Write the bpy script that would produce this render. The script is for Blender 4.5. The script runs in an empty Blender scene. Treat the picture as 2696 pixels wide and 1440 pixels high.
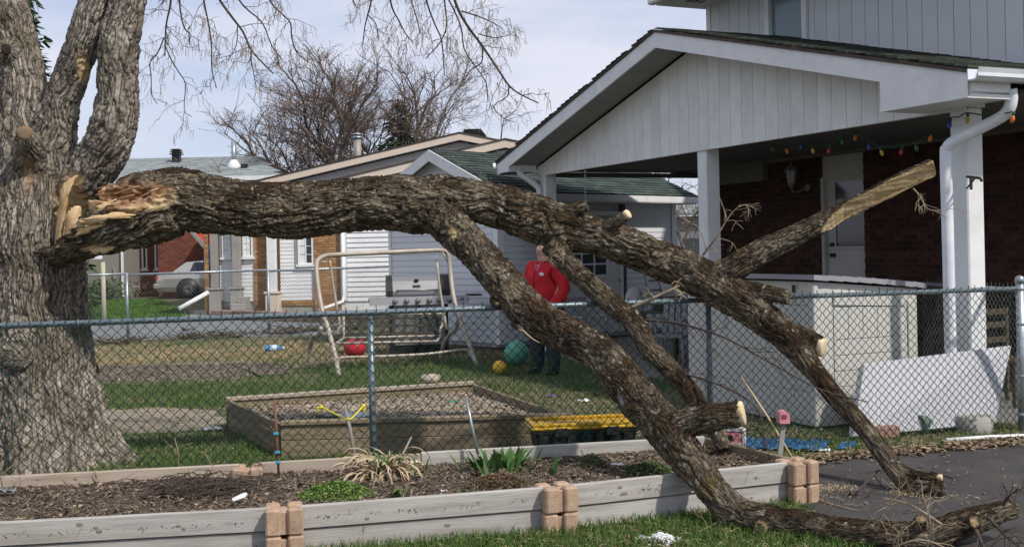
import bpy, bmesh, math, random
import numpy as np
from mathutils import Vector, Matrix
random.seed(7)
rng = np.random.default_rng(7)
scene = bpy.context.scene
COL = scene.collection
# ------------------------------------------------------------------ camera
FPX, UC, VC, ROLL, EYE = 3000.0, 1348.0, 655.0, math.radians(1.23), 1.65
cd = bpy.data.cameras.new("camera")
cam = bpy.data.objects.new("camera", cd)
COL.objects.link(cam)
cd.sensor_width = 36.0
cd.lens = 36.0 * FPX / 2696.0
cd.shift_y = -(720.0 - VC) / 2696.0
cd.clip_end = 3000.0
cam.matrix_world = Matrix.Translation((0, 0, EYE)) @ Matrix.Rotation(math.radians(90), 4, 'X') @ Matrix.Rotation(-ROLL, 4, 'Z')
scene.camera = cam
# ------------------------------------------------------------------ sky, sun, exposure
SUN_DIR = Vector((0.52, -0.44, 0.73)).normalized()          # towards the sun
elev = math.asin(SUN_DIR.z)
world = bpy.data.worlds.new("World")
scene.world = world
world.use_nodes = True
wn, wl = world.node_tree.nodes, world.node_tree.links
wn.clear()
wo = wn.new('ShaderNodeOutputWorld')
bg = wn.new('ShaderNodeBackground')
sky = wn.new('ShaderNodeTexSky')
sky.sky_type = 'NISHITA'
sky.sun_disc = False
sky.sun_elevation = elev
sky.sun_rotation = math.atan2(SUN_DIR.x, SUN_DIR.y)
sky.altitude = 100
sky.air_density = 1.0
sky.dust_density = 0.6
sky.ozone_density = 2.0
tcw = wn.new('ShaderNodeTexCoord')
mpw = wn.new('ShaderNodeMapping')
mpw.inputs['Scale'].default_value = (1.4, 1.4, 5.0)
ns = wn.new('ShaderNodeTexNoise')
ns.inputs['Scale'].default_value = 3.2
ns.inputs['Detail'].default_value = 6
ns.inputs['Roughness'].default_value = 0.55
rp = wn.new('ShaderNodeValToRGB')
rp.color_ramp.elements[0].position = 0.36
rp.color_ramp.elements[0].color = (0.72, 0.72, 0.72, 1)
rp.color_ramp.elements[1].position = 0.68
rp.color_ramp.elements[1].color = (0.97, 0.97, 0.97, 1)
mx = wn.new('ShaderNodeMix')
mx.data_type = 'RGBA'
mx.inputs['B'].default_value = (5.0, 5.4, 6.55, 1)            # thin high cloud over the whole sky
wl.new(tcw.outputs['Generated'], mpw.inputs['Vector'])
wl.new(mpw.outputs['Vector'], ns.inputs['Vector'])
wl.new(ns.outputs['Fac'], rp.inputs['Fac'])
rp2 = wn.new('ShaderNodeValToRGB')                          # cloud sheet: thinner and thicker drifts
rp2.color_ramp.elements[0].position = 0.34
rp2.color_ramp.elements[0].color = (0.445, 0.49, 0.635, 1)
rp2.color_ramp.elements[1].position = 0.66
rp2.color_ramp.elements[1].color = (0.60, 0.615, 0.70, 1)
up = wn.new('ShaderNodeVectorMath')
up.operation = 'SCALE'
up.inputs['Scale'].default_value = 10.0
wl.new(ns.outputs['Fac'], rp2.inputs['Fac'])
wl.new(rp2.outputs['Color'], up.inputs[0])
wl.new(up.outputs['Vector'], mx.inputs['B'])
wl.new(rp.outputs['Color'], mx.inputs['Factor'])
wl.new(sky.outputs['Color'], mx.inputs['A'])
wl.new(mx.outputs['Result'], bg.inputs['Color'])
bg.inputs['Strength'].default_value = 0.1
wl.new(bg.outputs['Background'], wo.inputs['Surface'])
sd = bpy.data.lights.new("sun", 'SUN')
sd.energy = 2.95
sd.angle = math.radians(2.4)
sd.color = (1.0, 0.94, 0.85)
sun = bpy.data.objects.new("sun", sd)
COL.objects.link(sun)
sun.rotation_euler = SUN_DIR.to_track_quat('Z', 'Y').to_euler()
sun.location = (20, -18, 30)
scene.view_settings.view_transform = 'Standard'
scene.view_settings.look = 'None'
scene.view_settings.exposure = 0.4
scene.view_settings.gamma = 1.0
scene.view_settings.use_curve_mapping = False
scene.render.engine = 'CYCLES'
scene.cycles.max_bounces = 6
scene.cycles.use_denoising = True
# ------------------------------------------------------------------ measuring helpers
CR, SR = math.cos(ROLL), math.sin(ROLL)
def ray(u, v):
    p, q = u - UC, v - VC
    return Vector(((p * CR - q * SR) / FPX, 1.0, -(p * SR + q * CR) / FPX))
def at(u, v, y):                       # measured direction, surveyed distance y
    r = ray(u, v)
    return Vector((r.x * y, y, EYE + r.z * y))
def gnd(u, v, z=0.0):                  # where a sight line meets the level z
    r = ray(u, v)
    t = (z - EYE) / r.z
    return Vector((r.x * t, t, z))
class Fr:                              # a wall frame: s along the wall, o outwards, z up
    def __init__(self, x, y, dx, dy, nx, ny):
        self.P, l = Vector((x, y)), math.hypot(dx, dy)
        self.d = Vector((dx, dy)) / l
        l = math.hypot(nx, ny)
        self.n = Vector((nx, ny)) / l
    def pt(self, s, o, z):
        q = self.P + self.d * s + self.n * o
        return Vector((q.x, q.y, z))
    def hit(self, u, v, o=0.0):
        r = ray(u, v)
        b = self.P + self.n * o
        t = (b.x * self.n.x + b.y * self.n.y) / (r.x * self.n.x + r.y * self.n.y)
        q = Vector((r.x * t, t)) - self.P
        return q.dot(self.d), EYE + r.z * t
# ------------------------------------------------------------------ object helpers
WM = {}
def place(o, M, parent):
    WM[o.name] = M
    if parent is not None:
        o.parent = parent
        o.matrix_basis = WM[parent.name].inverted() @ M
    else:
        o.matrix_basis = M
def tag(o, label=None, cat=None, group=None, kind=None):
    if label: o['label'] = label
    if cat: o['category'] = cat
    if group: o['group'] = group
    if kind: o['kind'] = kind
    return o
def thing(name, label, cat, loc=(0, 0, 0), group=None, rz=0.0):
    o = bpy.data.objects.new(name, None)
    COL.objects.link(o)
    o.empty_display_size = 0.2
    place(o, Matrix.Translation(loc) @ Matrix.Rotation(rz, 4, 'Z'), None)
    return tag(o, label, cat, group)
def link_mesh(name, me, parent=None, M=None):
    o = bpy.data.objects.new(name, me)
    COL.objects.link(o)
    if M is None:
        M = WM[parent.name] if False else Matrix.Identity(4)
    place(o, M, parent)
    return o
class MB:
    """collects boxes, bars and tubes; build() links them as ONE mesh object"""
    def __init__(self):
        self.v, self.f, self.sm = [], [], []
    def add(self, vs, fs, smooth=False):
        b = len(self.v)
        self.v += [tuple(p) for p in vs]
        self.f += [tuple(i + b for i in f) for f in fs]
        self.sm += [smooth] * len(fs)
        return self
    def hexa(self, p):                 # 8 points: bottom ring 0-3, top ring 4-7
        c = sum((Vector(q) for q in p), Vector()) / 8
        fs = [(0, 3, 2, 1), (4, 5, 6, 7), (0, 1, 5, 4), (1, 2, 6, 5), (2, 3, 7, 6), (3, 0, 4, 7)]
        a, b, d = Vector(p[0]), Vector(p[1]), Vector(p[3])
        if (b - a).cross(d - a).dot(c - a) < 0:
            fs = [tuple(reversed(f)) for f in fs]
        return self.add(p, fs)
    def box(self, x0, x1, y0, y1, z0, z1, fr=None):
        P = [(x0, y0, z0), (x1, y0, z0), (x1, y1, z0), (x0, y1, z0), (x0, y0, z1), (x1, y0, z1), (x1, y1, z1), (x0, y1, z1)]
        if fr: P = [fr.pt(*q) for q in P]
        return self.hexa(P)
    def cbox(self, x0, x1, y0, y1, z0, z1, c=0.006, fr=None):
        # chamfered box
        X, Y, Z = (x0, x1), (y0, y1), (z0, z1)
        vs, idx = [], {}
        for i in (0, 1):
            for j in (0, 1):
                for k in (0, 1):
                    sx, sy, sz = (c if i == 0 else -c), (c if j == 0 else -c), (c if k == 0 else -c)
                    for ax, q in enumerate(((X[i], Y[j] + sy, Z[k] + sz), (X[i] + sx, Y[j], Z[k] + sz), (X[i] + sx, Y[j] + sy, Z[k]))):
                        idx[i, j, k, ax] = len(vs)
                        vs.append(q)
        g = lambda i, j, k, a: idx[i, j, k, a]
        fs = []
        for i in (0, 1):
            fs.append([g(i, 0, 0, 0), g(i, 1, 0, 0), g(i, 1, 1, 0), g(i, 0, 1, 0)])
            fs.append([g(0, i, 0, 1), g(1, i, 0, 1), g(1, i, 1, 1), g(0, i, 1, 1)])
            fs.append([g(0, 0, i, 2), g(1, 0, i, 2), g(1, 1, i, 2), g(0, 1, i, 2)])
            for j in (0, 1):
                fs.append([g(i, j, 0, 0), g(i, j, 0, 1), g(i, j, 1, 1), g(i, j, 1, 0)])
                fs.append([g(i, 0, j, 0), g(i, 0, j, 2), g(i, 1, j, 2), g(i, 1, j, 0)])
                fs.append([g(0, i, j, 1), g(0, i, j, 2), g(1, i, j, 2), g(1, i, j, 1)])
                for k in (0, 1):
                    fs.append([g(i, j, k, 0), g(i, j, k, 1), g(i, j, k, 2)])
        ctr = Vector(((x0 + x1) / 2, (y0 + y1) / 2, (z0 + z1) / 2))
        out = []
        for f in fs:
            a, b, d = (Vector(vs[q]) for q in f[:3])
            nrm = (b - a).cross(d - a)
            out.append(tuple(f) if nrm.dot(a - ctr) > 0 else tuple(reversed(f)))
        if fr:
            vs = [fr.pt(*q) for q in vs]
        return self.add(vs, out)
    def prism(self, poly, off):        # planar polygon (3D points) pushed along off
        n = len(poly)
        P = [Vector(p) for p in poly]
        Q = [p + Vector(off) for p in P]
        nr = Vector()
        for i in range(n):
            a, b = P[i], P[(i + 1) % n]
            nr += Vector(((a.y - b.y) * (a.z + b.z), (a.z - b.z) * (a.x + b.x), (a.x - b.x) * (a.y + b.y)))
        fs = [tuple(range(n)), tuple(range(2 * n - 1, n - 1, -1))] + [(i, i + n, (i + 1) % n + n, (i + 1) % n) for i in range(n)]
        if nr.dot(Vector(off)) > 0:
            fs = [tuple(reversed(f)) for f in fs]
        return self.add(P + Q, fs)
    def tube(self, pts, r, n=8, caps=True, smooth=True):
        P = [Vector(p) for p in pts]
        R = r if isinstance(r, (list, tuple)) else [r] * len(P)
        vs, fs, up = [], [], None
        for i, p in enumerate(P):
            t = (P[min(i + 1, len(P) - 1)] - P[max(i - 1, 0)])
            t = t.normalized() if t.length > 1e-9 else Vector((0, 0, 1))
            if up is None:
                up = t.orthogonal().normalized()
            else:
                up = up - t * up.dot(t)
                up = up.normalized() if up.length > 1e-6 else t.orthogonal().normalized()
            w = t.cross(up)
            for k in range(n):
                a = 2 * math.pi * k / n
                vs.append(p + (up * math.cos(a) + w * math.sin(a)) * R[i])
        for i in range(len(P) - 1):
            for k in range(n):
                k2 = (k + 1) % n
                fs.append((i * n + k, i * n + k2, (i + 1) * n + k2, (i + 1) * n + k))
        self.add(vs, fs, smooth)
        if caps:
            b = len(self.v) - len(vs)
            self.f += [tuple(b + k for k in range(n - 1, -1, -1)), tuple(b + (len(P) - 1) * n + k for k in range(n))]
            self.sm += [False, False]
        return self
    def lathe(self, prof, c=(0, 0, 0), n=20, axis='z', smooth=True):
        vs, fs = [], []
        for r, h in prof:
            for k in range(n):
                a = 2 * math.pi * k / n
                x, y = r * math.cos(a), r * math.sin(a)
                q = (x, y, h) if axis == 'z' else ((h, x, y) if axis == 'x' else (y, h, x))
                vs.append((q[0] + c[0], q[1] + c[1], q[2] + c[2]))
        for i in range(len(prof) - 1):
            for k in range(n):
                k2 = (k + 1) % n
                fs.append((i * n + k, i * n + k2, (i + 1) * n + k2, (i + 1) * n + k))
        fs += [tuple(range(n - 1, -1, -1)), tuple((len(prof) - 1) * n + k for k in range(n))]
        return self.add(vs, fs, smooth)
    def ball(self, c, r, n=20, m=12, sc=(1, 1, 1), rot=None):
        vs, fs = [], []
        for i in range(1, m):
            b = math.pi * i / m
            for k in range(n):
                a = 2 * math.pi * k / n
                vs.append(Vector((math.sin(b) * math.cos(a) * sc[0], math.sin(b) * math.sin(a) * sc[1], -math.cos(b) * sc[2])) * r)
        vs += [Vector((0, 0, -r * sc[2])), Vector((0, 0, r * sc[2]))]
        for i in range(m - 2):
            for k in range(n):
                k2 = (k + 1) % n
                fs.append((i * n + k, i * n + k2, (i + 1) * n + k2, (i + 1) * n + k))
        for k in range(n):
            k2 = (k + 1) % n
            fs.append((len(vs) - 2, k2, k))
            fs.append((len(vs) - 1, (m - 2) * n + k, (m - 2) * n + k2))
        c = Vector(c)
        vs = [(rot @ q if rot else q) + c for q in vs]
        return self.add(vs, fs, True)
    def mesh(self, name, mat):
        me = bpy.data.meshes.new(name)
        me.from_pydata(self.v, [], self.f)
        if any(self.sm):
            me.polygons.foreach_set('use_smooth', self.sm)
        me.materials.append(mat)
        me.update()
        return me
    def build(self, name, mat, parent=None, M=None):
        return link_mesh(name, self.mesh(name, mat), parent, M if M is not None else Matrix.Identity(4))
def np_mesh(name, V, F, mat, parent=None, smooth=False, M=None):
    """V (n,3), F (m,k) with k = 3 or 4"""
    me = bpy.data.meshes.new(name)
    V = np.asarray(V, np.float32); F = np.asarray(F, np.int32)
    me.vertices.add(len(V)); me.vertices.foreach_set('co', V.ravel())
    k = F.shape[1]
    me.loops.add(F.size); me.loops.foreach_set('vertex_index', F.ravel())
    me.polygons.add(len(F)); me.polygons.foreach_set('loop_start', np.arange(0, F.size, k, dtype=np.int32))
    if smooth: me.polygons.foreach_set('use_smooth', np.ones(len(F), bool))
    me.materials.append(mat)
    me.update(calc_edges=True)
    me.validate()
    return link_mesh(name, me, parent, M if M is not None else Matrix.Identity(4))
def rotM(loc, rz=0.0, rx=0.0, ry=0.0):
    return Matrix.Translation(loc) @ Matrix.Rotation(rz, 4, 'Z') @ Matrix.Rotation(ry, 4, 'Y') @ Matrix.Rotation(rx, 4, 'X')
def bar_between(p0, p1, up=Vector((0, 0, 1))):
    """matrix whose X runs from p0 to p1"""
    p0, p1 = Vector(p0), Vector(p1)
    x = (p1 - p0).normalized()
    y = up.cross(x)
    y = y.normalized() if y.length > 1e-6 else Vector((0, 1, 0))
    z = x.cross(y)
    M = Matrix((x, y, z)).transposed().to_4x4()
    M.translation = p0
    return M, (p1 - p0).length
def smooth_path(P, k=6):
    """Catmull-Rom through tuples of any length"""
    P = np.array(P, float)
    Q = np.vstack([2 * P[0] - P[1], P, 2 * P[-1] - P[-2]])
    out = []
    for i in range(1, len(Q) - 2):
        for t in np.linspace(0, 1, k, endpoint=False):
            a, b, c, d = Q[i - 1], Q[i], Q[i + 1], Q[i + 2]
            out.append(.5 * (2 * b + (c - a) * t + (2 * a - 5 * b + 4 * c - d) * t * t + (3 * b - a - 3 * c + d) * t ** 3))
    out.append(Q[-2])
    return np.array(out)
# ------------------------------------------------------------------ noise
_perm = np.random.default_rng(3).permutation(256).astype(np.int32)
_perm = np.concatenate([_perm, _perm])
_g = np.random.default_rng(5).normal(size=(256, 3))
_g /= np.linalg.norm(_g, axis=1)[:, None]
def perlin(P):
    P = np.asarray(P, float)
    I = np.floor(P).astype(np.int64); Fx = P - I; I &= 255
    w = Fx * Fx * Fx * (Fx * (Fx * 6 - 15) + 10)
    res = np.zeros(len(P))
    for dx in (0, 1):
        for dy in (0, 1):
            for dz in (0, 1):
                h = _perm[_perm[_perm[(I[:, 0] + dx) & 255] + ((I[:, 1] + dy) & 255)] + ((I[:, 2] + dz) & 255)]
                g = _g[h]
                dt = g[:, 0] * (Fx[:, 0] - dx) + g[:, 1] * (Fx[:, 1] - dy) + g[:, 2] * (Fx[:, 2] - dz)
                res += dt * (w[:, 0] if dx else 1 - w[:, 0]) * (w[:, 1] if dy else 1 - w[:, 1]) * (w[:, 2] if dz else 1 - w[:, 2])
    return res * 1.5
# ------------------------------------------------------------------ materials
MATS = {}
def newmat(name):
    m = bpy.data.materials.new(name)
    m.use_nodes = True
    n = m.node_tree.nodes
    return m, n, m.node_tree.links, n['Principled BSDF']
def ramp(n, cols, lo=0.3, hi=0.7):
    r = n.new('ShaderNodeValToRGB')
    e = r.color_ramp.elements
    while len(e) < len(cols): e.new(0.5)
    for i, c in enumerate(cols):
        e[i].position = lo + (hi - lo) * i / max(1, len(cols) - 1)
        e[i].color = (*c, 1)
    return r
def mat(name, cols, scale=6.0, stretch=(1, 1, 1), rough=0.75, bump=0.0, bscale=None, bdist=0.01, metal=0.0, rnd=0.0, detail=6.0,
        spec=0.3, lo=0.3, hi=0.7, bstretch=None, trans=None, coat=0.0, dirt=None):
    """noise-driven colours, noise bump, optional per-piece variation and blotches of dirt"""
    m, n, l, b = newmat(name)
    if not isinstance(cols[0], (tuple, list)): cols = [cols, cols]
    tc = n.new('ShaderNodeTexCoord')
    mp = n.new('ShaderNodeMapping'); mp.inputs['Scale'].default_value = stretch
    l.new(tc.outputs['Object'], mp.inputs['Vector'])
    src = mp.outputs['Vector']
    geo = None
    if rnd > 0:
        geo = n.new('ShaderNodeNewGeometry'); oi = n.new('ShaderNodeObjectInfo')
        ad = n.new('ShaderNodeMath'); ad.operation = 'ADD'
        l.new(geo.outputs['Random Per Island'], ad.inputs[0]); l.new(oi.outputs['Random'], ad.inputs[1])
        fr = n.new('ShaderNodeMath'); fr.operation = 'FRACT'
        l.new(ad.outputs[0], fr.inputs[0])
        off = n.new('ShaderNodeVectorMath'); off.operation = 'ADD'
        sc = n.new('ShaderNodeVectorMath'); sc.operation = 'SCALE'; sc.inputs[0].default_value = (37, 11, 23)
        l.new(fr.outputs[0], sc.inputs['Scale'])
        l.new(mp.outputs['Vector'], off.inputs[0]); l.new(sc.outputs['Vector'], off.inputs[1])
        src = off.outputs['Vector']
    nz = n.new('ShaderNodeTexNoise')
    nz.inputs['Scale'].default_value = scale; nz.inputs['Detail'].default_value = detail; nz.inputs['Roughness'].default_value = 0.6
    l.new(src, nz.inputs['Vector'])
    r = ramp(n, cols, lo, hi)
    l.new(nz.outputs['Fac'], r.inputs['Fac'])
    out = r.outputs['Color']
    if rnd > 0:
        mr = n.new('ShaderNodeMapRange'); mr.inputs['To Min'].default_value = 1 - rnd; mr.inputs['To Max'].default_value = 1 + rnd
        l.new(fr.outputs[0], mr.inputs['Value'])
        hs = n.new('ShaderNodeHueSaturation')
        l.new(mr.outputs['Result'], hs.inputs['Value']); l.new(out, hs.inputs['Color'])
        out = hs.outputs['Color']
    if dirt:
        col, amt, dsc = dirt
        n2 = n.new('ShaderNodeTexNoise'); n2.inputs['Scale'].default_value = dsc; n2.inputs['Detail'].default_value = 8; n2.inputs['Roughness'].default_value = .7
        l.new(src, n2.inputs['Vector'])
        r2 = ramp(n, [(0, 0, 0), (amt, amt, amt)], .48, .72)
        l.new(n2.outputs['Fac'], r2.inputs['Fac'])
        mm = n.new('ShaderNodeMix'); mm.data_type = 'RGBA'
        mm.inputs['B'].default_value = (*col, 1)
        l.new(r2.outputs['Color'], mm.inputs['Factor']); l.new(out, mm.inputs['A'])
        out = mm.outputs['Result']
    l.new(out, b.inputs['Base Color'])
    b.inputs['Roughness'].default_value = rough
    b.inputs['Metallic'].default_value = metal
    b.inputs['Specular IOR Level'].default_value = spec
    b.inputs['Coat Weight'].default_value = coat
    if trans:
        b.inputs['Transmission Weight'].default_value = trans
    if bump > 0:
        mp2 = n.new('ShaderNodeMapping'); mp2.inputs['Scale'].default_value = bstretch or stretch
        l.new(tc.outputs['Object'], mp2.inputs['Vector'])
        nb = n.new('ShaderNodeTexNoise'); nb.inputs['Scale'].default_value = bscale or scale * 4; nb.inputs['Detail'].default_value = 8
        nb.inputs['Roughness'].default_value = .65
        l.new(mp2.outputs['Vector'], nb.inputs['Vector'])
        bp = n.new('ShaderNodeBump'); bp.inputs['Strength'].default_value = bump; bp.inputs['Distance'].default_value = bdist
        l.new(nb.outputs['Fac'], bp.inputs['Height']); l.new(bp.outputs['Normal'], b.inputs['Normal'])
    MATS[name] = m
    return m
white_trim = mat('white_trim', [(.68, .69, .70), (.76, .77, .78)], 3, rough=.5, bump=.1, bscale=60, dirt=((.35, .34, .31), .25, 5))
white_siding = mat('white_siding', [(.66, .67, .68), (.74, .75, .76)], 2, rough=.5, bump=.08, bscale=50, rnd=.04, dirt=((.42, .42, .40), .3, 3))
grey_siding = mat('grey_siding', [(.70, .70, .69), (.77, .77, .76)], 2.5, rough=.5, bump=.08, bscale=60, rnd=.05, dirt=((.30, .30, .29), .25, 3))
upper_siding = mat('upper_siding', [(.56, .58, .60), (.62, .64, .66)], 2.5, rough=.55, bump=.05, bscale=60, rnd=.04)
tan_trim = mat('tan_trim', [(.60, .50, .42), (.66, .56, .47)], 3, rough=.6)
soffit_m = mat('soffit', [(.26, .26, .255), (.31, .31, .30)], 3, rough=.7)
black_m = mat('black_plastic', [(.012, .012, .014), (.03, .03, .032)], 8, rough=.45, dirt=((.10, .09, .08), .3, 6))
black_metal = mat('black_metal', [(.015, .015, .017), (.03, .03, .03)], 10, rough=.4)
galv = mat('galvanized_steel', [(.30, .34, .37), (.42, .46, .48)], 14, rough=.38, metal=.65, bump=.05, bscale=80, dirt=((.20, .20, .18), .5, 9))
galv_blue = mat('painted_rail', [(.13, .18, .21), (.21, .26, .29)], 12, rough=.4, metal=.35, bump=.1, bscale=90, dirt=((.30, .30, .28), .55, 16))
green_wire = mat('green_vinyl', [(.003, .028, .023), (.008, .045, .037)], 20, rough=.55, spec=.1)
grey_wire = mat('grey_wire', [(.16, .17, .17), (.24, .25, .25)], 20, rough=.5, metal=.4)
glass_dark = mat('window_glass', [(.02, .025, .03), (.03, .035, .04)], 1, rough=.06, spec=.6)
concrete = mat('concrete', [(.27, .26, .24), (.36, .345, .32)], 5, rough=.9, bump=.3, bscale=60, dirt=((.16, .15, .13), .5, 4))
# ================================================================== GROUND
def sheet(name, pts, z, m):
    me = bpy.data.meshes.new(name)
    me.from_pydata([(p[0], p[1], z) for p in pts], [], [tuple(range(len(pts)))])
    me.materials.append(m); me.update()
    if me.polygons[0].normal.z < 0: me.flip_normals()
    o = link_mesh(name, me)
    return tag(o, kind='structure')
ground_m = mat('lawn_soil', [(.075, .062, .042), (.07, .085, .032), (.13, .112, .072), (.06, .085, .028)], 1.3, rough=.95, bump=.6, bscale=30, bdist=.03, detail=10)
sheet('ground', [(-900, -40), (900, -40), (900, 1400), (-900, 1400)], 0, ground_m)
asphalt_m = mat('asphalt', [(.040, .0375, .037), (.062, .058, .057)], 2.2, rough=.85, bump=.5, bscale=160, bdist=.006, detail=10, dirt=((.12, .105, .085), .35, 3.5))
def wob(P, a=.06, n=10):
    out = []
    for i in range(len(P)):
        p, q = Vector(P[i]), Vector(P[(i + 1) % len(P)])
        for k in range(n):
            t = p.lerp(q, k / n)
            out.append((t.x + random.uniform(-a, a), t.y + random.uniform(-a, a)))
    return out
ag = [gnd(*q) for q in ((2095, 1322), (2230, 1420), (2330, 1470), (2430, 1520), (3200, 1600), (3200, 1160), (2696, 1172), (2400, 1192), (2200, 1212), (2090, 1222))]
sheet('asphalt_driveway', wob([(p.x, p.y) for p in ag], .02, 6), .004, asphalt_m)
paver_m, n, l, b = newmat('paver')
tc = n.new('ShaderNodeTexCoord'); bt = n.new('ShaderNodeTexBrick')
bt.inputs['Color1'].default_value = (.11, .12, .13, 1); bt.inputs['Color2'].default_value = (.16, .17, .18, 1); bt.inputs['Mortar'].default_value = (.26, .265, .27, 1)
bt.inputs['Scale'].default_value = 2.2; bt.inputs['Mortar Size'].default_value = .018
l.new(tc.outputs['Object'], bt.inputs['Vector']); l.new(bt.outputs['Color'], b.inputs['Base Color']); b.inputs['Roughness'].default_value = .85
pv = [gnd(*q) for q in ((60, 905), (470, 893), (860, 880), (1000, 852), (860, 838), (560, 835), (480, 850), (215, 846), (60, 846))]
sheet('paved_driveway', [(p.x, p.y) for p in pv], .006, paver_m)
fresh_m = mat('fresh_lawn', [(.045, .10, .018), (.075, .15, .03)], 3, rough=.95, bump=.5, bscale=25, bdist=.03)
fl = [gnd(*q) for q in ((30, 845), (215, 845), (480, 842), (510, 826), (420, 790), (215, 789), (30, 792))]
sheet('green_lawn', [(p.x, p.y) for p in fl], .008, fresh_m)
walk = [gnd(*q) for q in ((490, 838), (640, 838), (620, 818), (560, 815), (470, 822))]
sheet('concrete_walk', [(p.x, p.y) for p in walk], .012, concrete)
chip_m = mat('wood_chip_ground', [(.13, .105, .08), (.24, .20, .16), (.17, .135, .10)], 9, rough=.95, bump=.8, bscale=40, bdist=.03, detail=10)
cp = [gnd(*q) for q in ((200, 1012), (420, 1004), (600, 1000), (740, 986), (790, 968), (640, 952), (420, 958), (200, 965))]
sheet('wood_chip_path', wob([(p.x, p.y) for p in cp], .12, 8), .006, chip_m)
slab_m = mat('patio_slab', [(.16, .155, .145), (.22, .21, .20)], 3, rough=.9, bump=.3, bscale=60)
sheet('carport_floor', [(1.35, 14.6), (0.35, 18.6), (3.2, 22.5), (9.0, 17), (5.6, 9.9), (4.35, 10.15), (3.95, 10.25), (2.6, 13.2)], .006, slab_m)
dryg_m = mat('dry_lawn_ground', [(.07, .085, .035), (.22, .175, .10), (.10, .10, .045), (.18, .145, .08)], 2.2, rough=.95, bump=.5, bscale=40, bdist=.03, detail=10)
dg_ = [gnd(*q) for q in ((180, 962), (480, 958), (700, 952), (800, 930), (840, 906), (700, 900), (470, 908), (180, 915))]
sheet('dry_lawn', wob([(p.x, p.y) for p in dg_], .2, 8), .004, dryg_m)
bp_ = [gnd(*q) for q in ((262, 1140), (420, 1142), (590, 1128), (600, 1100), (560, 1082), (420, 1074), (250, 1082))]
bare_m = mat('bare_path', [(.17, .145, .11), (.27, .235, .185), (.22, .19, .15)], 4, rough=.95, bump=.5, bscale=40, bdist=.02, detail=10)
sheet('bare_path', wob([(p.x, p.y) for p in bp_], .06, 8), .005, bare_m)
# ================================================================== BUILDING KIT
def brick_wall(parent, fr, s0, s1, z0, z1, off, m, mortar, bl=.2, bh=.066, gap=.011, holes=(), nparts=0, key=None, depth=.05, wall_name='wall', end_faces=True):
    """bricks stand 8 mm proud of a mortar core; the largest in view are parts, the rest one part"""
    core = MB()
    # core in strips round the holes
    zs = sorted({z0, z1, *[h[2] for h in holes if z0 < h[2] < z1], *[h[3] for h in holes if z0 < h[3] < z1]})
    for a, c in zip(zs[:-1], zs[1:]):
        hs = sorted((h[0], h[1]) for h in holes if h[2] < (a + c) / 2 < h[3])
        x = s0
        for h0, h1 in hs:
            if h0 > x: core.box(x, h0, off - .12, off - .008, a, c, fr)
            x = max(x, h1)
        if x < s1: core.box(x, s1, off - .12, off - .008, a, c, fr)
    core.build(wall_name, mortar, parent)
    L = []
    row = 0; z = z0 + gap / 2
    while z + bh <= z1 + 1e-6:
        s = s0 - (bl + gap) / 2 * (row % 2)
        while s < s1 - .02:
            a, c = max(s, s0), min(s + bl, s1)
            for h in holes:
                if h[2] < z + bh * .6 and h[3] > z + bh * .4:
                    if a < h[0] < c: c = h[0]
                    elif a < h[1] < c: a = h[1]
                    elif h[0] <= a and c <= h[1]: c = a
            if c - a > .03: L.append((a, c, z))
            s += bl + gap
        row += 1; z += bh + gap
    if key: L.sort(key=key)
    rot = math.atan2(fr.d.y, fr.d.x)
    flip = fr.d.x * fr.n.y - fr.d.y * fr.n.x     # +1 when n is to the left of d
    cache = {}
    for a, c, z in L[:nparts]:
        w = round(c - a, 2)
        if w not in cache:
            cache[w] = MB().cbox(-w / 2, w / 2, -depth / 2, depth / 2, 0, bh, .004).mesh('brick', m)
        q = fr.pt((a + c) / 2, off - depth / 2 + random.uniform(-.002, .002), z)
        link_mesh('brick', cache[w], parent, rotM(q, rot))
    rest = MB()
    for a, c, z in L[nparts:]:
        o = random.uniform(-.002, .002)
        rest.box(a, c, off - depth, off + o, z, z + bh, fr)
    if L[nparts:]:
        tag(rest.build('far_bricks', m, parent), kind='stuff')
def siding(parent, fr, s0, s1, z0, z1, off, m, pitch=.11, name='siding_plank', clip=None, th=.014):
    """lapped horizontal boards, each one a part; clip(z) -> (s0, s1)"""
    rot = math.atan2(fr.d.y, fr.d.x)
    z = z0
    cache = {}
    while z < z1 - .02:
        h = min(pitch, z1 - z)
        a, c = clip(z, z + h) if clip else (s0, s1)
        if c - a > .05:
            kk = (round(c - a, 2), round(h, 3))
            if kk not in cache:
                w = (c - a) / 2
                sg = 1 if (fr.d.x * fr.n.y - fr.d.y * fr.n.x) > 0 else -1
                P = [(-w, 0, 0), (w, 0, 0), (w, sg * th, 0), (-w, sg * th, 0), (-w, 0, h - .001), (w, 0, h - .001), (w, sg * .003, h - .001), (-w, sg * .003, h - .001)]
                cache[kk] = MB().hexa(P).mesh(name, m)
            link_mesh(name, cache[kk], parent, rotM(fr.pt((a + c) / 2, off, z), rot))
        z += pitch
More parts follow.
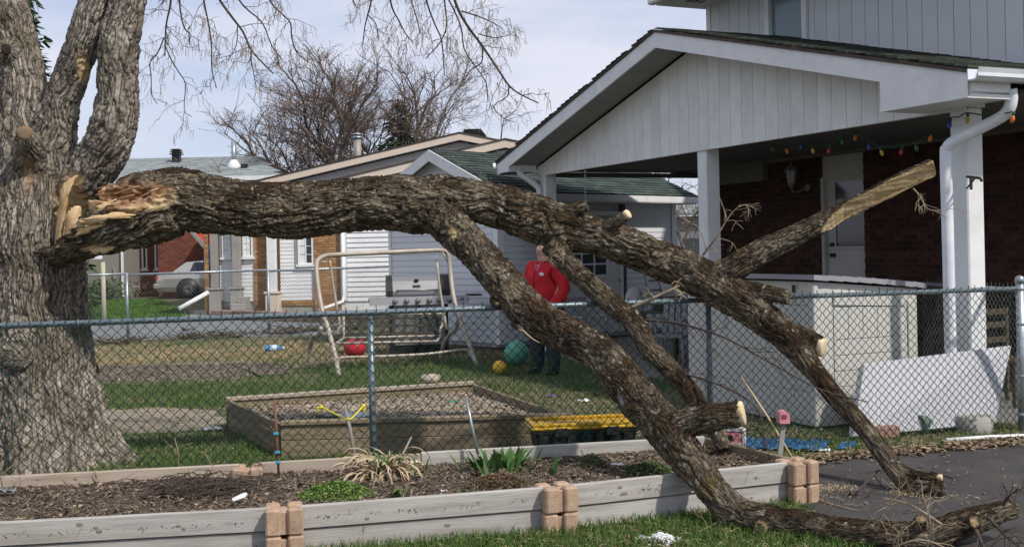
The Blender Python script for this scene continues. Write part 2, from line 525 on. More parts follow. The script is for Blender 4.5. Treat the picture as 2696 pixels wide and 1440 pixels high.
def shingles(parent, O, A, U, w, h, m, pitch=.14, tab=.30, nparts=0, lift=.02, name='shingle', inside=None, key=None):
    """O corner, A unit along the eave, U unit up the slope; rows of tabs"""
    O, A, U = Vector(O), Vector(A).normalized(), Vector(U).normalized()
    N = A.cross(U)
    if N.z < 0: N = -N
    base = Matrix((A, U, N)).transposed().to_4x4()
    L = []
    r = 0; t = 0.0
    while t < h - .03:
        s = -tab * ((r * .37) % 1)
        while s < w:
            a, c = max(s, 0) + .003, min(s + tab, w) - .003
            if c - a > .05 and (inside is None or inside((a + c) / 2, t + pitch / 2)):
                L.append((a, c, t, min(pitch * 1.12, h - t), random.uniform(0, .006)))
            s += tab
        r += 1; t += pitch
    if key: L.sort(key=lambda q: key(O + A * (q[0] + q[1]) * .5 + U * q[2]))
    cache = {}
    for a, c, t, hh, e in L[:nparts]:
        kk = (round(c - a, 2), round(hh, 3))
        if kk not in cache:
            ww = (c - a) / 2
            cache[kk] = MB().hexa([(-ww, 0, 0), (ww, 0, 0), (ww, hh, -.004), (-ww, hh, -.004), (-ww, 0, lift * .7), (ww, 0, lift * .7), (ww, hh, .002), (-ww, hh, .002)]).mesh(name, m)
        M = base.copy(); M.translation = O + A * (a + c) / 2 + U * t + N * e
        link_mesh(name, cache[kk], parent, M)
    rest = MB()
    for a, c, t, hh, e in L[nparts:]:
        q = [O + A * x + U * y + N * (z + e) for x, y, z in ((a, t, 0), (c, t, 0), (c, t + hh, -.004), (a, t + hh, -.004), (a, t, lift * .7), (c, t, lift * .7), (c, t + hh, .002), (a, t + hh, .002))]
        rest.hexa(q)
    if L[nparts:]:
        tag(rest.build('shingle_rows', m, parent), kind='stuff')
def window(parent, fr, s0, s1, z0, z1, off, frame_m, bars=(2, 2), fw=.06, sill=True, pane_m=None):
    f = MB()
    f.box(s0, s1, off, off + .05, z0, z0 + fw, fr); f.box(s0, s1, off, off + .05, z1 - fw, z1, fr)
    f.box(s0, s0 + fw, off, off + .05, z0 + fw, z1 - fw, fr); f.box(s1 - fw, s1, off, off + .05, z0 + fw, z1 - fw, fr)
    fo = f.build('window', frame_m, parent)
    MB().box(s0 + fw, s1 - fw, off + .005, off + .012, z0 + fw, z1 - fw, fr).build('pane', pane_m or glass_dark, fo)
    for i in range(1, bars[0]):
        x = s0 + fw + (s1 - s0 - 2 * fw) * i / bars[0]
        wdt = .035 if bars[0] == 2 or i * 2 == bars[0] else .012
        MB().box(x - wdt / 2, x + wdt / 2, off + .013, off + .04, z0 + fw, z1 - fw, fr).build('window_bar', frame_m, fo)
    for j in range(1, bars[1]):
        zz = z0 + fw + (z1 - z0 - 2 * fw) * j / bars[1]
        MB().box(s0 + fw, s1 - fw, off + .013, off + .03, zz - .008, zz + .008, fr).build('window_bar', frame_m, fo)
    if sill:
        MB().box(s0 - .05, s1 + .05, off, off + .09, z0 - .06, z0 - .002, fr).build('sill', frame_m, fo)
    return fo
def rake(parent, fr, sA, zA, sB, zB, o0, o1, th, m, name='fascia_board'):
    """sloping board between two points of a wall frame; th is its height"""
    P = [fr.pt(sA, o0, zA - th), fr.pt(sB, o0, zB - th), fr.pt(sB, o0, zB), fr.pt(sA, o0, zA)]
    return MB().prism(P, fr.pt(0, o1, 0) - fr.pt(0, o0, 0)).build(name, m, parent)
# ================================================================== FAR HOUSES
brick_red = mat('red_brick', [(.13, .036, .023), (.20, .06, .038)], 4, rough=.9, rnd=.3, bump=.2, bscale=80)
mortar_red = mat('red_mortar', [(.20, .13, .11), (.24, .16, .13)], 8, rough=.95)
brick_orange = mat('tan_brick', [(.30, .155, .065), (.40, .22, .10)], 5, rough=.9, rnd=.28, bump=.2, bscale=80)
mortar_tan = mat('tan_mortar', [(.20, .145, .10), (.26, .19, .13)], 8, rough=.95)
shingle_grey = mat('grey_shingle', [(.23, .26, .26), (.33, .36, .36)], 6, rough=.9, rnd=.2, bump=.3, bscale=90)
shingle_dark = mat('brown_shingle', [(.05, .038, .032), (.09, .07, .06)], 6, rough=.9, rnd=.3)
brown_trim = mat('brown_trim', [(.10, .06, .045), (.14, .09, .065)], 4, rough=.7)
grey_trim = mat('grey_trim', [(.25, .235, .215), (.31, .29, .265)], 4, rough=.6)
# ---- grey-roofed red brick house
HF = Fr(0, 47, 1, 0, 0, -1)
hx = lambda u, y=47.0: (u - UC) * y / FPX
h1 = thing('brick_house', 'long red brick house with pale grey shingle roof and two narrow white windows', 'house', (hx(460), 47, 0))
sL, sM, sR = hx(330), hx(436), hx(700)
sC = hx(434)
wins = []
for u0, u1 in ((371, 388), (405, 424)):
    (a, zt), (c, zb) = HF.hit(u0, 622), HF.hit(u1, 709)
    wins.append((a, c, zb, zt))
brick_wall(h1, HF, sL, sC, 0, 4.75, 0, brick_red, mortar_red, bl=.24, bh=.075, gap=.015, holes=wins)
brick_wall(h1, HF, sC, sR, 0, 4.75, .9, brick_red, mortar_red, bl=.24, bh=.075, gap=.02)
MB().box(sC, sC + .1, -.1, .77, 0, 4.75, HF).build('corner_wall', brick_red, h1)
for a, c, zb, zt in wins:
    window(h1, HF, a, c, zb, zt, -.07, white_trim, (1, 1), fw=.07, sill=True)
MB().box(sL, sR, -6, -.13, 0, 4.7, HF).build('wall', mortar_red, h1)
e0, e1 = HF.pt(hx(150), 1.3, 4.78), HF.pt(hx(745, 45.7), 1.3, 4.78)
r0, r1 = HF.pt(hx(150, 50), -3, 5.92), HF.pt(hx(690, 50), -3, 5.92)
b0, b1 = HF.pt(hx(150), -7.5, 4.78), HF.pt(hx(745, 45.7), -7.5, 4.78)
rf = MB()
rf.add([e0, e1, r1, r0], [(0, 1, 2, 3)]); rf.add([e1, b1, r1], [(0, 1, 2)]); rf.add([b1, b0, r0, r1], [(0, 1, 2, 3)])
rf.add([e0, e1, b1, b0], [(3, 2, 1, 0)])
ro = rf.build('roof', shingle_dark, h1)
A = (e1 - e0); U = (r0 - e0) - A.normalized() * (r0 - e0).dot(A.normalized())
shingles(ro, e0 + Vector((0, -.01, .02)), A, U, A.length, U.length, shingle_grey, pitch=.2, tab=.34, lift=.03,
         inside=lambda s, t, w=A.length, hh=U.length: s < w - (t / hh) * ((e1 - r1).dot(A.normalized())))
MB().box(hx(150), hx(745, 45.7), 1.3, 1.42, 4.62, 4.80, HF).build('gutter', white_trim, h1)
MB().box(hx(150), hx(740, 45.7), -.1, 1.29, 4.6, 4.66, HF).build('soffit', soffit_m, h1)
v_ = at(465, 420, 49); k = MB()
k.box(v_.x - .16, v_.x + .16, v_.y - .16, v_.y + .16, 5.5, 6.0)
for i in range(3): k.box(v_.x - .24 + .02 * i, v_.x + .24 - .02 * i, v_.y - .24, v_.y + .24, 6.0 + i * .085, 6.04 + i * .085)
k.box(v_.x - .15, v_.x + .15, v_.y - .15, v_.y + .15, 6.0, 6.24)
k.build('roof_vent', black_m, ro)
v_ = at(616, 430, 47.5)
pipe = MB().tube([(v_.x, v_.y, 5.2), (v_.x, v_.y, 6.35)], .1, 12).build('flue_pipe', galv, ro)
MB().lathe([(.3, 5.15), (.28, 5.35), (.11, 5.6)], (v_.x, v_.y, 0), 14).build('flashing', white_trim, pipe)
MB().box(v_.x + .35, v_.x + .6, v_.y - .3, v_.y, 5.1, 5.4).build('roof_vent', black_m, ro)
# lean-to with a red canopy beside the brick house
red_m = mat('red_canopy', [(.55, .07, .05), (.65, .10, .07)], 2, rough=.6)
blue_tarp_m = mat('blue_tarp', [(.015, .08, .22), (.03, .15, .34)], 6, rough=.45, bump=.4, bscale=14, bdist=.03)
cpy = thing('canopy', 'red sloping canopy with grey edge beside the far brick house', 'canopy', at(530, 700, 44))
P = [at(500, 606, 44), at(546, 655, 44), at(600, 655, 44), at(600, 590, 44), at(520, 590, 44)]
MB().prism(P, (0, 2.5, 0)).build('canvas', red_m, cpy)
P = [at(496, 607, 43.9), at(540, 660, 43.9), at(549, 655, 43.9), at(508, 607, 43.9)]
MB().prism(P, (0, .08, 0)).build('edge_board', grey_trim, cpy)
MB().box(at(560, 0, 45).x, at(560, 0, 45).x + .12, 44.2, 44.32, 0, at(560, 655, 44.2).z).build('post', grey_trim, cpy)
ct = []
for i in range(7):
    for j in range(9):
        p = at(536 + i * 3, 645 + j * 8 + (i * 3 if j else 0), 43.6 + .12 * math.sin(i * 2.1 + j))
        ct.append(p)
F = [(i * 9 + j, i * 9 + j + 1, (i + 1) * 9 + j + 1, (i + 1) * 9 + j) for i in range(6) for j in range(8)]
t = MB(); t.add(ct, F, True)
tp = tag(t.build('tarpaulin', blue_tarp_m), 'blue tarpaulin hanging from the red canopy above the silver car', 'tarpaulin')
so = tp.modifiers.new('t', 'SOLIDIFY'); so.thickness = .02
# ---- grey board fence, post, downspout behind the lawn
gb_m = mat('grey_fence_board', [(.20, .185, .18), (.29, .27, .265)], 5, stretch=(4, 4, .4), rough=.9, rnd=.15)
wf = thing('board_fence', 'weathered grey board fence left of the red brick house', 'fence', at(328, 790, 46))
for i in range(9):
    a = at(313 + i * 4.2, 785, 46)
    MB().box(a.x - .029, a.x + .029, 45.97, 46.0, .05, at(320, 664, 46).z + random.uniform(-.03, .03)).build('board', gb_m, wf)
MB().box(at(311, 0, 46).x, at(351, 0, 46).x, 46.01, 46.07, .4, .5).build('rail', gb_m, wf)
pp = at(273, 790, 27.5)
tag(MB().tube([(pp.x, pp.y, 0), (pp.x, pp.y, .7), (pp.x, pp.y, at(273, 690, 27.5).z)], [.055, .052, .05], 12).build('wooden_post', mat('pale_post', [(.38, .36, .27), (.46, .44, .34)], 5, stretch=(6, 6, .6), rough=.85)), 'pale round wooden post standing on the far lawn', 'post')
sh = thing('garden_shed', 'small shed with grey siding and white downspout behind the lawn', 'shed', at(295, 790, 45))
MB().box(at(255, 0, 45).x, at(309, 0, 45).x, 45, 47, 0, at(300, 600, 45).z).build('wall', mat('drab_siding', [(.20, .19, .165), (.25, .24, .21)], 4, stretch=(.5, .5, 8), rough=.8), sh)
MB().box(at(306, 0, 45).x, at(311, 0, 45).x, 44.9, 44.99, .1, at(300, 660, 45).z).build('downspout', white_trim, sh)
MB().box(at(284, 0, 45).x, at(292, 0, 45).x, 44.93, 44.99, at(285, 735, 45).z, at(285, 705, 45).z).build('meter_box', grey_trim, sh)
# ================================================================== NEIGHBOUR BUNGALOW
NF = Fr(0, 31.5, 1, 0, 0, -1)
nx = lambda u, y=31.5: (u - UC) * y / FPX
nz = lambda u, v, y=31.5: at(u, v, y).z
bg_h = thing('bungalow', 'white sided bungalow with tan rake boards and orange brick piers', 'house', (nx(800), 31.5, 0))
MB().box(nx(556), 3.2, -13, -.06, 0, 2.75, NF).build('wall', grey_siding, bg_h)
MB().box(nx(556), 3.2, -.05, .02, 0, .22, NF).build('foundation', concrete, bg_h)
zb = .36
holes = {}
siding(bg_h, NF, nx(578), nx(610), zb, 2.75, 0, white_siding, .105)
siding(bg_h, NF, nx(622), nx(668), zb, 2.75, 0, white_siding, .105)
siding(bg_h, NF, nx(737), nx(826), zb, 2.75, 0, white_siding, .105)
MB().box(nx(897), 1.5, -.05, .05, 0, 2.9, NF).build('wall', grey_siding, bg_h)
siding(bg_h, NF, nx(914), 1.5, .3, 2.9, .055, white_siding, .135, th=.03)
MB().box(nx(722), nx(737), -.04, .03, .2, 2.75, NF).build('door', brown_trim, bg_h)
for u0, u1, vt, vb, bars in ((586, 609, 608, 678, (2, 4)), (640, 667, 608, 677, (2, 4)), (785, 826, 600, 697, (2, 4))):
    fo = window(bg_h, NF, nx(u0), nx(u1), nz(u0, vb), nz(u0, vt), .02, white_trim, bars, fw=.05, sill=True)
    f = MB(); a, c, z0, z1 = nx(u0) - .07, nx(u1) + .07, nz(u0, vb) - .1, nz(u0, vt) + .07
    f.box(a, nx(u0) - .002, .015, .05, z0, z1, NF); f.box(nx(u1) + .002, c, .015, .05, z0, z1, NF)
    f.build('casing', grey_trim, fo)
    MB().box(nx(u0) + .05, nx(u0) + .2, .04, .05, z0 + .15, z1 - .1, NF).build('curtain', white_trim, fo)
brick_wall(bg_h, NF, nx(668), nx(704), .1, 2.75, .05, brick_orange, mortar_tan, bl=.2, bh=.06, gap=.012, wall_name='brick_pier', nparts=60, key=lambda q: -q[2])
brick_wall(bg_h, NF, nx(826), nx(896), .0, 2.75, .08, brick_orange, mortar_tan, bl=.2, bh=.06, gap=.012, wall_name='brick_pier', nparts=140, key=lambda q: q[2])
brick_wall(bg_h, NF, nx(737), nx(826), .2, .35, .05, brick_orange, mortar_tan, bl=.2, bh=.06, gap=.012, wall_name='brick_sill')
brick_wall(bg_h, NF, nx(545), nx(556), .0, 2.75, .3, brick_orange, mortar_tan, bl=.16, bh=.06, gap=.012, wall_name='brick_pier')
sp = MB().box(nx(897), nx(913), .058, .12, .32, 2.8, NF).build('corner_trim', white_trim, bg_h)
a = NF.pt(nx(905), .18, 0)
MB().tube([(a.x, a.y, 2.7), (a.x, a.y, .45), (a.x - .02, a.y - .1, .3), (a.x - .55, a.y - .9, .12)], .05, 8).build('downspout', white_trim, bg_h)
for u0, u1, pu0, pu1, vt, m_ in ((556, 573, 552, 580, 757, grey_trim), (612, 633, 607, 635, 756, grey_trim), (704, 727, 699, 735, 770, white_trim)):
    y = 31.3
    MB().cbox(nx(u0, y), nx(u1, y), y - .13, y + .1, nz(600, vt, y) + .002, 2.72, .01).build('porch_post', m_, bg_h)
    pd = MB(); pd.cbox(nx(pu0, y), nx(pu1, y), y - .2, y + .2, 0, nz(600, vt, y) - .06, .015)
    po = pd.build('pedestal', concrete if m_ is grey_trim else tan_trim, bg_h)
    MB().cbox(nx(pu0, y) - .03, nx(pu1, y) + .03, y - .23, y + .23, nz(600, vt, y) - .058, nz(600, vt, y), .01).build('cap', concrete if m_ is grey_trim else tan_trim, po)
MB().box(nx(545, 31.3), nx(896, 31.3), 31.33, 31.44, 2.723, 2.9).build('porch_beam', white_trim, bg_h)
# front gable roof
GF = Fr(0, 31.12, 1, 0, 0, -1)
ax, az, ex, ez = -.13, 4.62, -8.4, 2.84
def gable(fr, ax, az, ex, ez, depth, wall_o, name_wall, rx):
    rz = az - (az - ez) / (ax - ex) * (rx - ax)
    rake(bg_h, fr, ex, ez, ax, az, 0, .04, .2, tan_trim); rake(bg_h, fr, ax, az, rx, rz, 0, .04, .2, tan_trim)
    for (a, za, c, zc) in ((ex, ez, ax, az), (ax, az, rx, rz)):
        P = [fr.pt(a, .06, za + .003), fr.pt(c, .06, zc + .003), fr.pt(c, .06, zc + .05), fr.pt(a, .06, za + .05)]
        MB().prism(P, (0, depth, 0)).build('roof', shingle_dark, bg_h)
        P = [fr.pt(a, -.002, za - .18), fr.pt(c, -.002, zc - .18), fr.pt(c, -.002, zc - .15), fr.pt(a, -.002, za - .15)]
        MB().prism(P, (0, -wall_o - .02, 0)).build('rake_soffit', white_trim, bg_h)
    sl = (az - ez) / (ax - ex)
    siding(bg_h, fr, 0, 0, ez + .05, az - .25, wall_o, name_wall, .135, clip=lambda z0, z1: (ex + (z1 + .2 - ez) / sl, min(rx - .1, 2 * ax - ex - (z1 + .2 - ez) / sl)))
    P = [fr.pt(ex + .3, wall_o - .01, ez - .15), fr.pt(rx - .1, wall_o - .01, ez - .15), fr.pt(rx - .1, wall_o - .01, rz - .22), fr.pt(ax, wall_o - .01, az - .22)]
    MB().prism(P, (0, .2, 0)).build('gable_wall', name_wall, bg_h)
gable(GF, ax, az, ex, ez, 6.2, -.45, upper_siding, 3.3)
GF2 = Fr(0, 36.0, 1, 0, 0, -1)
gable(GF2, -1.58, 5.32, -9.9, 3.54, 10.0, -.5, upper_siding, 2.9)
MB().box(-9.6, 2.8, 36.55, 46, 0, 3.5).build('wall', upper_siding, bg_h)
v_ = at(941, 400, 40)
pp = MB().tube([(v_.x, v_.y, 4.3), (v_.x, v_.y, at(941, 366, 40).z)], .14, 14).build('flue_pipe', mat('dull_flue', [(.24, .22, .20), (.34, .31, .28)], 6, rough=.6, metal=.3), bg_h)
cz = at(941, 366, 40).z
MB().lathe([(.15, 0), (.19, .02), (.19, .06), (.14, .08), (.14, .12), (.2, .14), (.2, .17), (.05, .21)], (v_.x, v_.y, cz), 14).build('flue_cap', galv, pp)
v_ = at(1248, 352, 38); k = MB()
k.box(v_.x - .22, v_.x + .22, v_.y - .3, v_.y + .3, 5.0, v_.z)
for i in range(4): k.box(v_.x - .42 + .03 * i, v_.x + .4 - .05 * i, v_.y - .35, v_.y + .35, v_.z - .1 + i * .06, v_.z - .065 + i * .06)
k.build('ridge_vent', black_m, bg_h)
# porch steps, low brick garden wall in front of the bungalow
st = thing('porch_steps', 'grey concrete steps up to the bungalow porch between the posts', 'steps', (nx(590, 30), 30, 0))
for i in range(3):
    MB().cbox(nx(583, 30) + i * .12, nx(612, 30) + .2, 30.1 + i * .28, 31.05, i * .17, .17 * (i + 1) - .002, .01).build('step', concrete, st)
stone_brick = mat('pinkish_stone', [(.24, .16, .125), (.34, .24, .19)], 6, rough=.95, rnd=.25, bump=.4, bscale=40)
gw = thing('garden_wall', 'low pinkish stone garden wall in front of the bungalow', 'garden wall', at(650, 835, 28.5))
w0, w1 = gnd(565, 842), gnd(1025, 856)
d = (w1 - w0)
WF = Fr(w0.x, w0.y, d.x, d.y, d.y, -d.x)
for r in range(2):
    s = -.15 * (r % 2)
    while s < d.length:
        L_ = random.uniform(.24, .36)
        MB().cbox(s, s + L_ - .01, -.18, random.uniform(-.01, .01), r * .125, r * .125 + .12, .012, WF).build('stone', stone_brick, gw)
        s += L_
# ================================================================== WHITE SHED
shingle_green = mat('green_shingle', [(.024, .038, .033), (.040, .058, .050), (.056, .076, .066)], 9, rough=.92, rnd=.35, bump=.4, bscale=120, bdist=.004)
shed_siding = mat('shed_siding', [(.60, .62, .65), (.68, .70, .73)], 2.5, rough=.5, rnd=.03, dirt=((.42, .43, .42), .35, 2.5))
c0 = (-.23, 18.5)
SG = Fr(*c0, -.70, .714, -.714, -.70)
SF = Fr(*c0, .714, .70, .70, -.714)
sw = SG.hit(1031, 800)[0]
sl_ = SF.hit(1779, 700)[0]
shed = thing('shed', 'white sided garden shed with dark green shingle roof behind the carport', 'shed', (*c0, 0))
EZ, RZ = 2.56, 3.36
half = sw / 2
slope = (RZ - EZ) / (half + .35)
core = MB()
core.box(.02, sl_ - .02, -sw + .02, -.02, .05, 2.55, SF)
core.build('wall', mat('shed_core', [(.45, .45, .46), (.5, .5, .5)], 2, rough=.8), shed)
siding(shed, SG, .07, sw - .05, .12, 2.6, 0, shed_siding, .105)
siding(shed, SG, 0, 0, 2.6, RZ - .09, 0, shed_siding, .105, clip=lambda z0, z1: (half - (RZ - .07 - z0) / slope, half + (RZ - .07 - z0) / slope))
P = [SG.pt(.02, -.02, 2.5), SG.pt(sw - .02, -.02, 2.5), SG.pt(half, -.02, RZ - .08)]
MB().prism(P, SG.pt(0, -.2, 0) - SG.pt(0, 0, 0)).build('gable_wall', MATS['shed_core'], shed)
MB().box(-.03, .068, .0, .03, .1, 2.6, SG).build('corner_trim', white_trim, shed)
MB().box(-.0, .12, .0, .028, .1, 2.5, SF).build('corner_trim', white_trim, shed)
MB().box(sw - .048, sw + .02, .0, .03, .1, 2.6, SG).build('corner_trim', white_trim, shed)
MB().box(sl_ - .12, sl_, .0, .03, .1, 2.5, SF).build('corner_trim', white_trim, shed)
MB().box(.05, sl_ - .05, -.25, -.03, 0, .1, SF).build('skid', brown_trim, shed)
MB().box(.05, sw - .05, -.25, -.03, 0, .1, SG).build('skid', brown_trim, shed)
d0, d1 = SF.hit(1488, 700)[0], SF.hit(1627, 700)[0]
dk = SF.hit(1641, 700)[0]
siding(shed, SF, .125, d0 - .08, .12, 2.5, 0, shed_siding, .105)
siding(shed, SF, dk + .05, sl_ - .13, .12, 2.5, 0, shed_siding, .105)
door_m = mat('white_door', [(.56, .56, .55), (.62, .62, .61)], 2, rough=.45)
dd = MB().box(d0, d1, .0, .05, .12, 2.12, SF).build('door', door_m, shed)
f = MB(); f.box(d0 - .075, d0 - .003, 0, .06, .12, 2.2, SF); f.box(d1 + .003, d1 + .075, 0, .06, .12, 2.2, SF); f.box(d0 - .075, d1 + .075, 0, .06, 2.205, 2.28, SF)
f.build('door_frame', white_trim, dd)
p0, z1 = SF.hit(1490, 640); p1, zz0 = SF.hit(1590, 722)
w = MB(); ft = .05
for (a, c, e, g) in ((p0 - ft, p1 + ft, z1, z1 + ft), (p0 - ft, p1 + ft, zz0 - ft, zz0), (p0 - ft, p0, zz0, z1), (p1, p1 + ft, zz0, z1)):
    w.box(a, c, .051, .075, e, g, SF)
wo_ = w.build('window_frame', white_trim, dd)
MB().box(p0, p1, .051, .056, zz0, z1, SF).build('pane', glass_dark, dd)
for i in (1, 2):
    x = p0 + (p1 - p0) * i / 3
    MB().box(x - .016, x + .016, .058, .07, zz0, z1, SF).build('muntin', white_trim, dd)
    zc = zz0 + (z1 - zz0) * i / 3
    MB().box(p0, p1, .0575, .068, zc - .014, zc + .014, SF).build('muntin', white_trim, dd)
for a, c in ((d0 + .12, (d0 + d1) / 2 - .06), ((d0 + d1) / 2 + .06, d1 - .12)):
    MB().cbox(a, c, .05, .062, .3, .95, .008, SF).build('door_panel', door_m, dd)
MB().ball(SF.pt(d1 - .07, .1, 1.05), .03, 10, 6).build('door_knob', galv, dd)
MB().box(dk - .07, dk + .03, 0, .05, .1, 2.5, SF).build('dark_post', black_m, shed)
# roof of the shed
for sgn in (1, -1):
    if sgn == 1: e = SF.pt(-.22, .35, EZ); e2 = SF.pt(sl_ + .3, .35, EZ)
    else: e = SF.pt(-.22, -sw - .35, EZ); e2 = SF.pt(sl_ + .3, -sw - .35, EZ)
    r_, r2 = SF.pt(-.22, -half, RZ), SF.pt(sl_ + .3, -half, RZ)
    MB().prism([e, e2, r2, r_], (0, 0, -.08)).build('roof', shingle_dark, shed)
    if sgn == 1:
        A = e2 - e; U = r_ - e
        shingles(shed, e + Vector((0, 0, .004)), A, U, A.length, U.length, shingle_green, pitch=.125, tab=.30, nparts=290, lift=.022, key=lambda p: abs(p.x + .2) * .6 + p.y * .1 - p.z)
        g_ = MB(); 
        for o0, o1, z0, z1 in ((.33, .42, EZ - .13, EZ - .115), (.41, .425, EZ - .115, EZ - .01), (.33, .345, EZ - .115, EZ - .06)):
            g_.box(-.22, sl_ + .32, o0, o1, z0, z1, SF)
        g_.build('gutter', white_trim, shed)
        MB().box(-.1, sl_ + .25, .0, .32, EZ - .14, EZ - .10, SF).build('soffit', white_trim, shed)
for a, c in ((-.35, half), (half, sw + .35)):
    za, zc = (EZ, RZ) if a < half - .1 else (RZ, EZ)
    rake(shed, SG, a, za - .005, c, zc - .005, .22, .25, .19, white_trim)
# ================================================================== CARPORT ROOF AND HOUSE
CF = Fr(4.06, 10.3, -.407, .914, -.914, -.407)
HO, UO = -2.7, -1.3                                             # the brick wall stands this far behind the gable
RS, RT, SLP = 4.35, 4.28, .25
zr = lambda s: RT - SLP * abs(s - RS)
house = thing('house', 'two storey house of dark red brick below and grey vertical siding above', 'house', CF.pt(2, -3, 0))
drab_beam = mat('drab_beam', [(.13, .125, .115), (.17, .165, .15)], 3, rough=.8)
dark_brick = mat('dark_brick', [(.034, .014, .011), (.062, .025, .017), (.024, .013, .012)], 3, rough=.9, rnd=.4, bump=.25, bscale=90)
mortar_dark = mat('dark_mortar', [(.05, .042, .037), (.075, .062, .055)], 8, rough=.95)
sA = CF.hit(1881, 600, HO)[0]
dl, dr = CF.hit(2160, 560, HO)[0], CF.hit(2274, 560, HO)[0]
dz1 = 2.858
def bkey(q):
    p = CF.pt((q[0] + q[1]) / 2, HO, q[2])
    inview = (1885 < UC + p.x / p.y * FPX < 2480) and q[2] > .95 and q[2] < 2.8
    return (0 if inview else 1, -q[0])
CFr = CF
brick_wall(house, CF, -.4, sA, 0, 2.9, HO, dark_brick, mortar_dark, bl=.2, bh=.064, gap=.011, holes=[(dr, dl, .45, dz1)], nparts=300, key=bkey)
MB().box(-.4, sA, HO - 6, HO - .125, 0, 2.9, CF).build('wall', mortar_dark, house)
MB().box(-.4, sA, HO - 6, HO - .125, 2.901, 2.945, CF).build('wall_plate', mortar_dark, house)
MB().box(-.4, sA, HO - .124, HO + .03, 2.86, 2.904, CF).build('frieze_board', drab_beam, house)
# back door
dd = MB().box(dr - .1, dl - .06, HO - .12, HO - .07, .5, 2.52, CF).build('back_door', mat('cream_door', [(.40, .39, .36), (.45, .44, .41)], 2, rough=.5), house)
MB().box(dr, dl, HO - .11, HO - .05, 2.56, dz1, CF).build('transom_panel', MATS['cream_door'], house)
f = MB(); f.box(dl - .06, dl, HO - .12, HO - .01, .45, 2.56, CF); f.box(dr, dl - .061, HO - .12, HO - .03, 2.522, 2.56, CF)
f.build('door_frame', MATS['cream_door'], dd)
a, zt = CF.hit(2201, 480, HO - .07); zb_ = CF.hit(2240, 648, HO - .07)[1]
MB().box(dr + .06, a, HO - .069, HO - .062, zb_, zt, CF).build('pane', glass_dark, dd)
f = MB(); f.box(a, a + .04, HO - .069, HO - .05, zb_ - .04, zt + .04, CF); f.box(dr - .02, a - .001, HO - .069, HO - .05, zb_ - .04, zb_ - .001, CF); f.box(dr - .02, a - .001, HO - .069, HO - .05, zt + .001, zt + .04, CF)
f.build('window_frame', MATS['cream_door'], dd)
for v, nm in ((644, 'deadbolt'), (672, 'door_knob')):
    s_, z_ = CF.hit(2192, v, HO - .04)
    MB().lathe([(.035, -.07), (.033, -.055), (.015, -.05), (.016, -.02), (.03, -.012), (.027, .006), (.01, .012)], (0, 0, 0), 12, 'x').build(nm, black_metal, dd, Matrix.Translation(CF.pt(s_, HO - .01, z_)) @ Matrix.Rotation(math.atan2(CF.n.y, CF.n.x), 4, 'Z'))
# upper storey
UZ0, UZ1 = 3.25, 5.02
sU = CF.hit(1861, 60, UO)[0]
MB().box(-.4, sU - .01, UO - 6, UO - .03, 2.95, UZ1, CF).build('upper_wall', upper_siding, house)
w0, w1 = CF.hit(2116, 60, UO)[0], CF.hit(2030, 60, UO)[0]
s = sU - .1; k = 0
while s > -.2:
    a, c = s - .215, s
    for (x0, x1) in [(a, c)]:
        if x0 < w1 + .1 and x1 > w0 - .1:
            for y0, y1 in ((max(x0, w1 + .1), x1), (x0, min(x1, w0 - .1))):
                if y1 - y0 > .03: MB().box(y0, y1, UO - .03, UO, UZ0, UZ1, CF).build('siding_panel', upper_siding, house)
        else:
            MB().box(x0, x1, UO - .03, UO, UZ0, UZ1, CF).build('siding_panel', upper_siding, house)
    s -= .225
MB().box(sU - .098, sU, UO - .03, UO + .012, UZ0, UZ1, CF).build('corner_trim', white_trim, house)
teal_pane = mat('teal_blind', [(.12, .19, .21), (.15, .22, .24)], 1, rough=.15, spec=.5)
uw = MB()
uw.box(w0 - .09, w0 - .002, UO - .02, UO + .04, UZ0, UZ1, CF); uw.box(w1 + .002, w1 + .09, UO - .02, UO + .04, UZ0, UZ1, CF)
uo = uw.build('upper_window', white_trim, house)
MB().box(w0, w1, UO - .03, UO - .015, UZ0 + .3, UZ1, CF).build('pane', teal_pane, uo)
MB().box(w0 - .09, w1 + .09, UO - .02, UO + .06, UZ0 + .2, UZ0 + .299, CF).build('sill', white_trim, uo)
# eave of the upper roof
eo = UO + .78
MB().box(-.5, sU + .12, UO - .1, eo - .02, UZ1 + .001, UZ1 + .035, CF).build('soffit', grey_siding, house)
for i in range(6):
    s_ = sU - .25 - i * .42
    for j in range(3):
        MB().box(s_ - .12, s_ + .02, UO + .25 + j * .1, UO + .31 + j * .1, UZ1 - .004, UZ1 + .0005, CF).build('soffit_vent', black_m, house)
MB().cbox(-.55, sU + .14, eo, eo + .12, UZ1 - .0, UZ1 + .12, .02, CF).build('gutter', white_trim, house)
P = [CF.pt(sU + .15, eo + .1, UZ1 + .12), CF.pt(sU + .15, UO - 3, UZ1 + 1.4), CF.pt(-.6, UO - 3, UZ1 + 1.4), CF.pt(-.6, eo + .1, UZ1 + .12)]
MB().prism(P, (0, 0, .06)).build('roof', shingle_dark, house)
MB().box(-.5, sU + .1, UO - 6, UO - .2, UZ1 + .04, UZ1 + .11, CF).build('attic_floor', grey_siding, house)
MB().box(sA + .05, 9.4, -9, -4.75, 0, 4.6, CF).build('added_shade_wall', upper_siding, house)  # unseen block added to keep the sun off the shed front
MB().box(sA + .02, 9.6, -9.2, -4.62, 4.602, 4.75, CF).build('added_shade_roof', shingle_dark, house)  # top of that added sun-blocking volume, also out of view
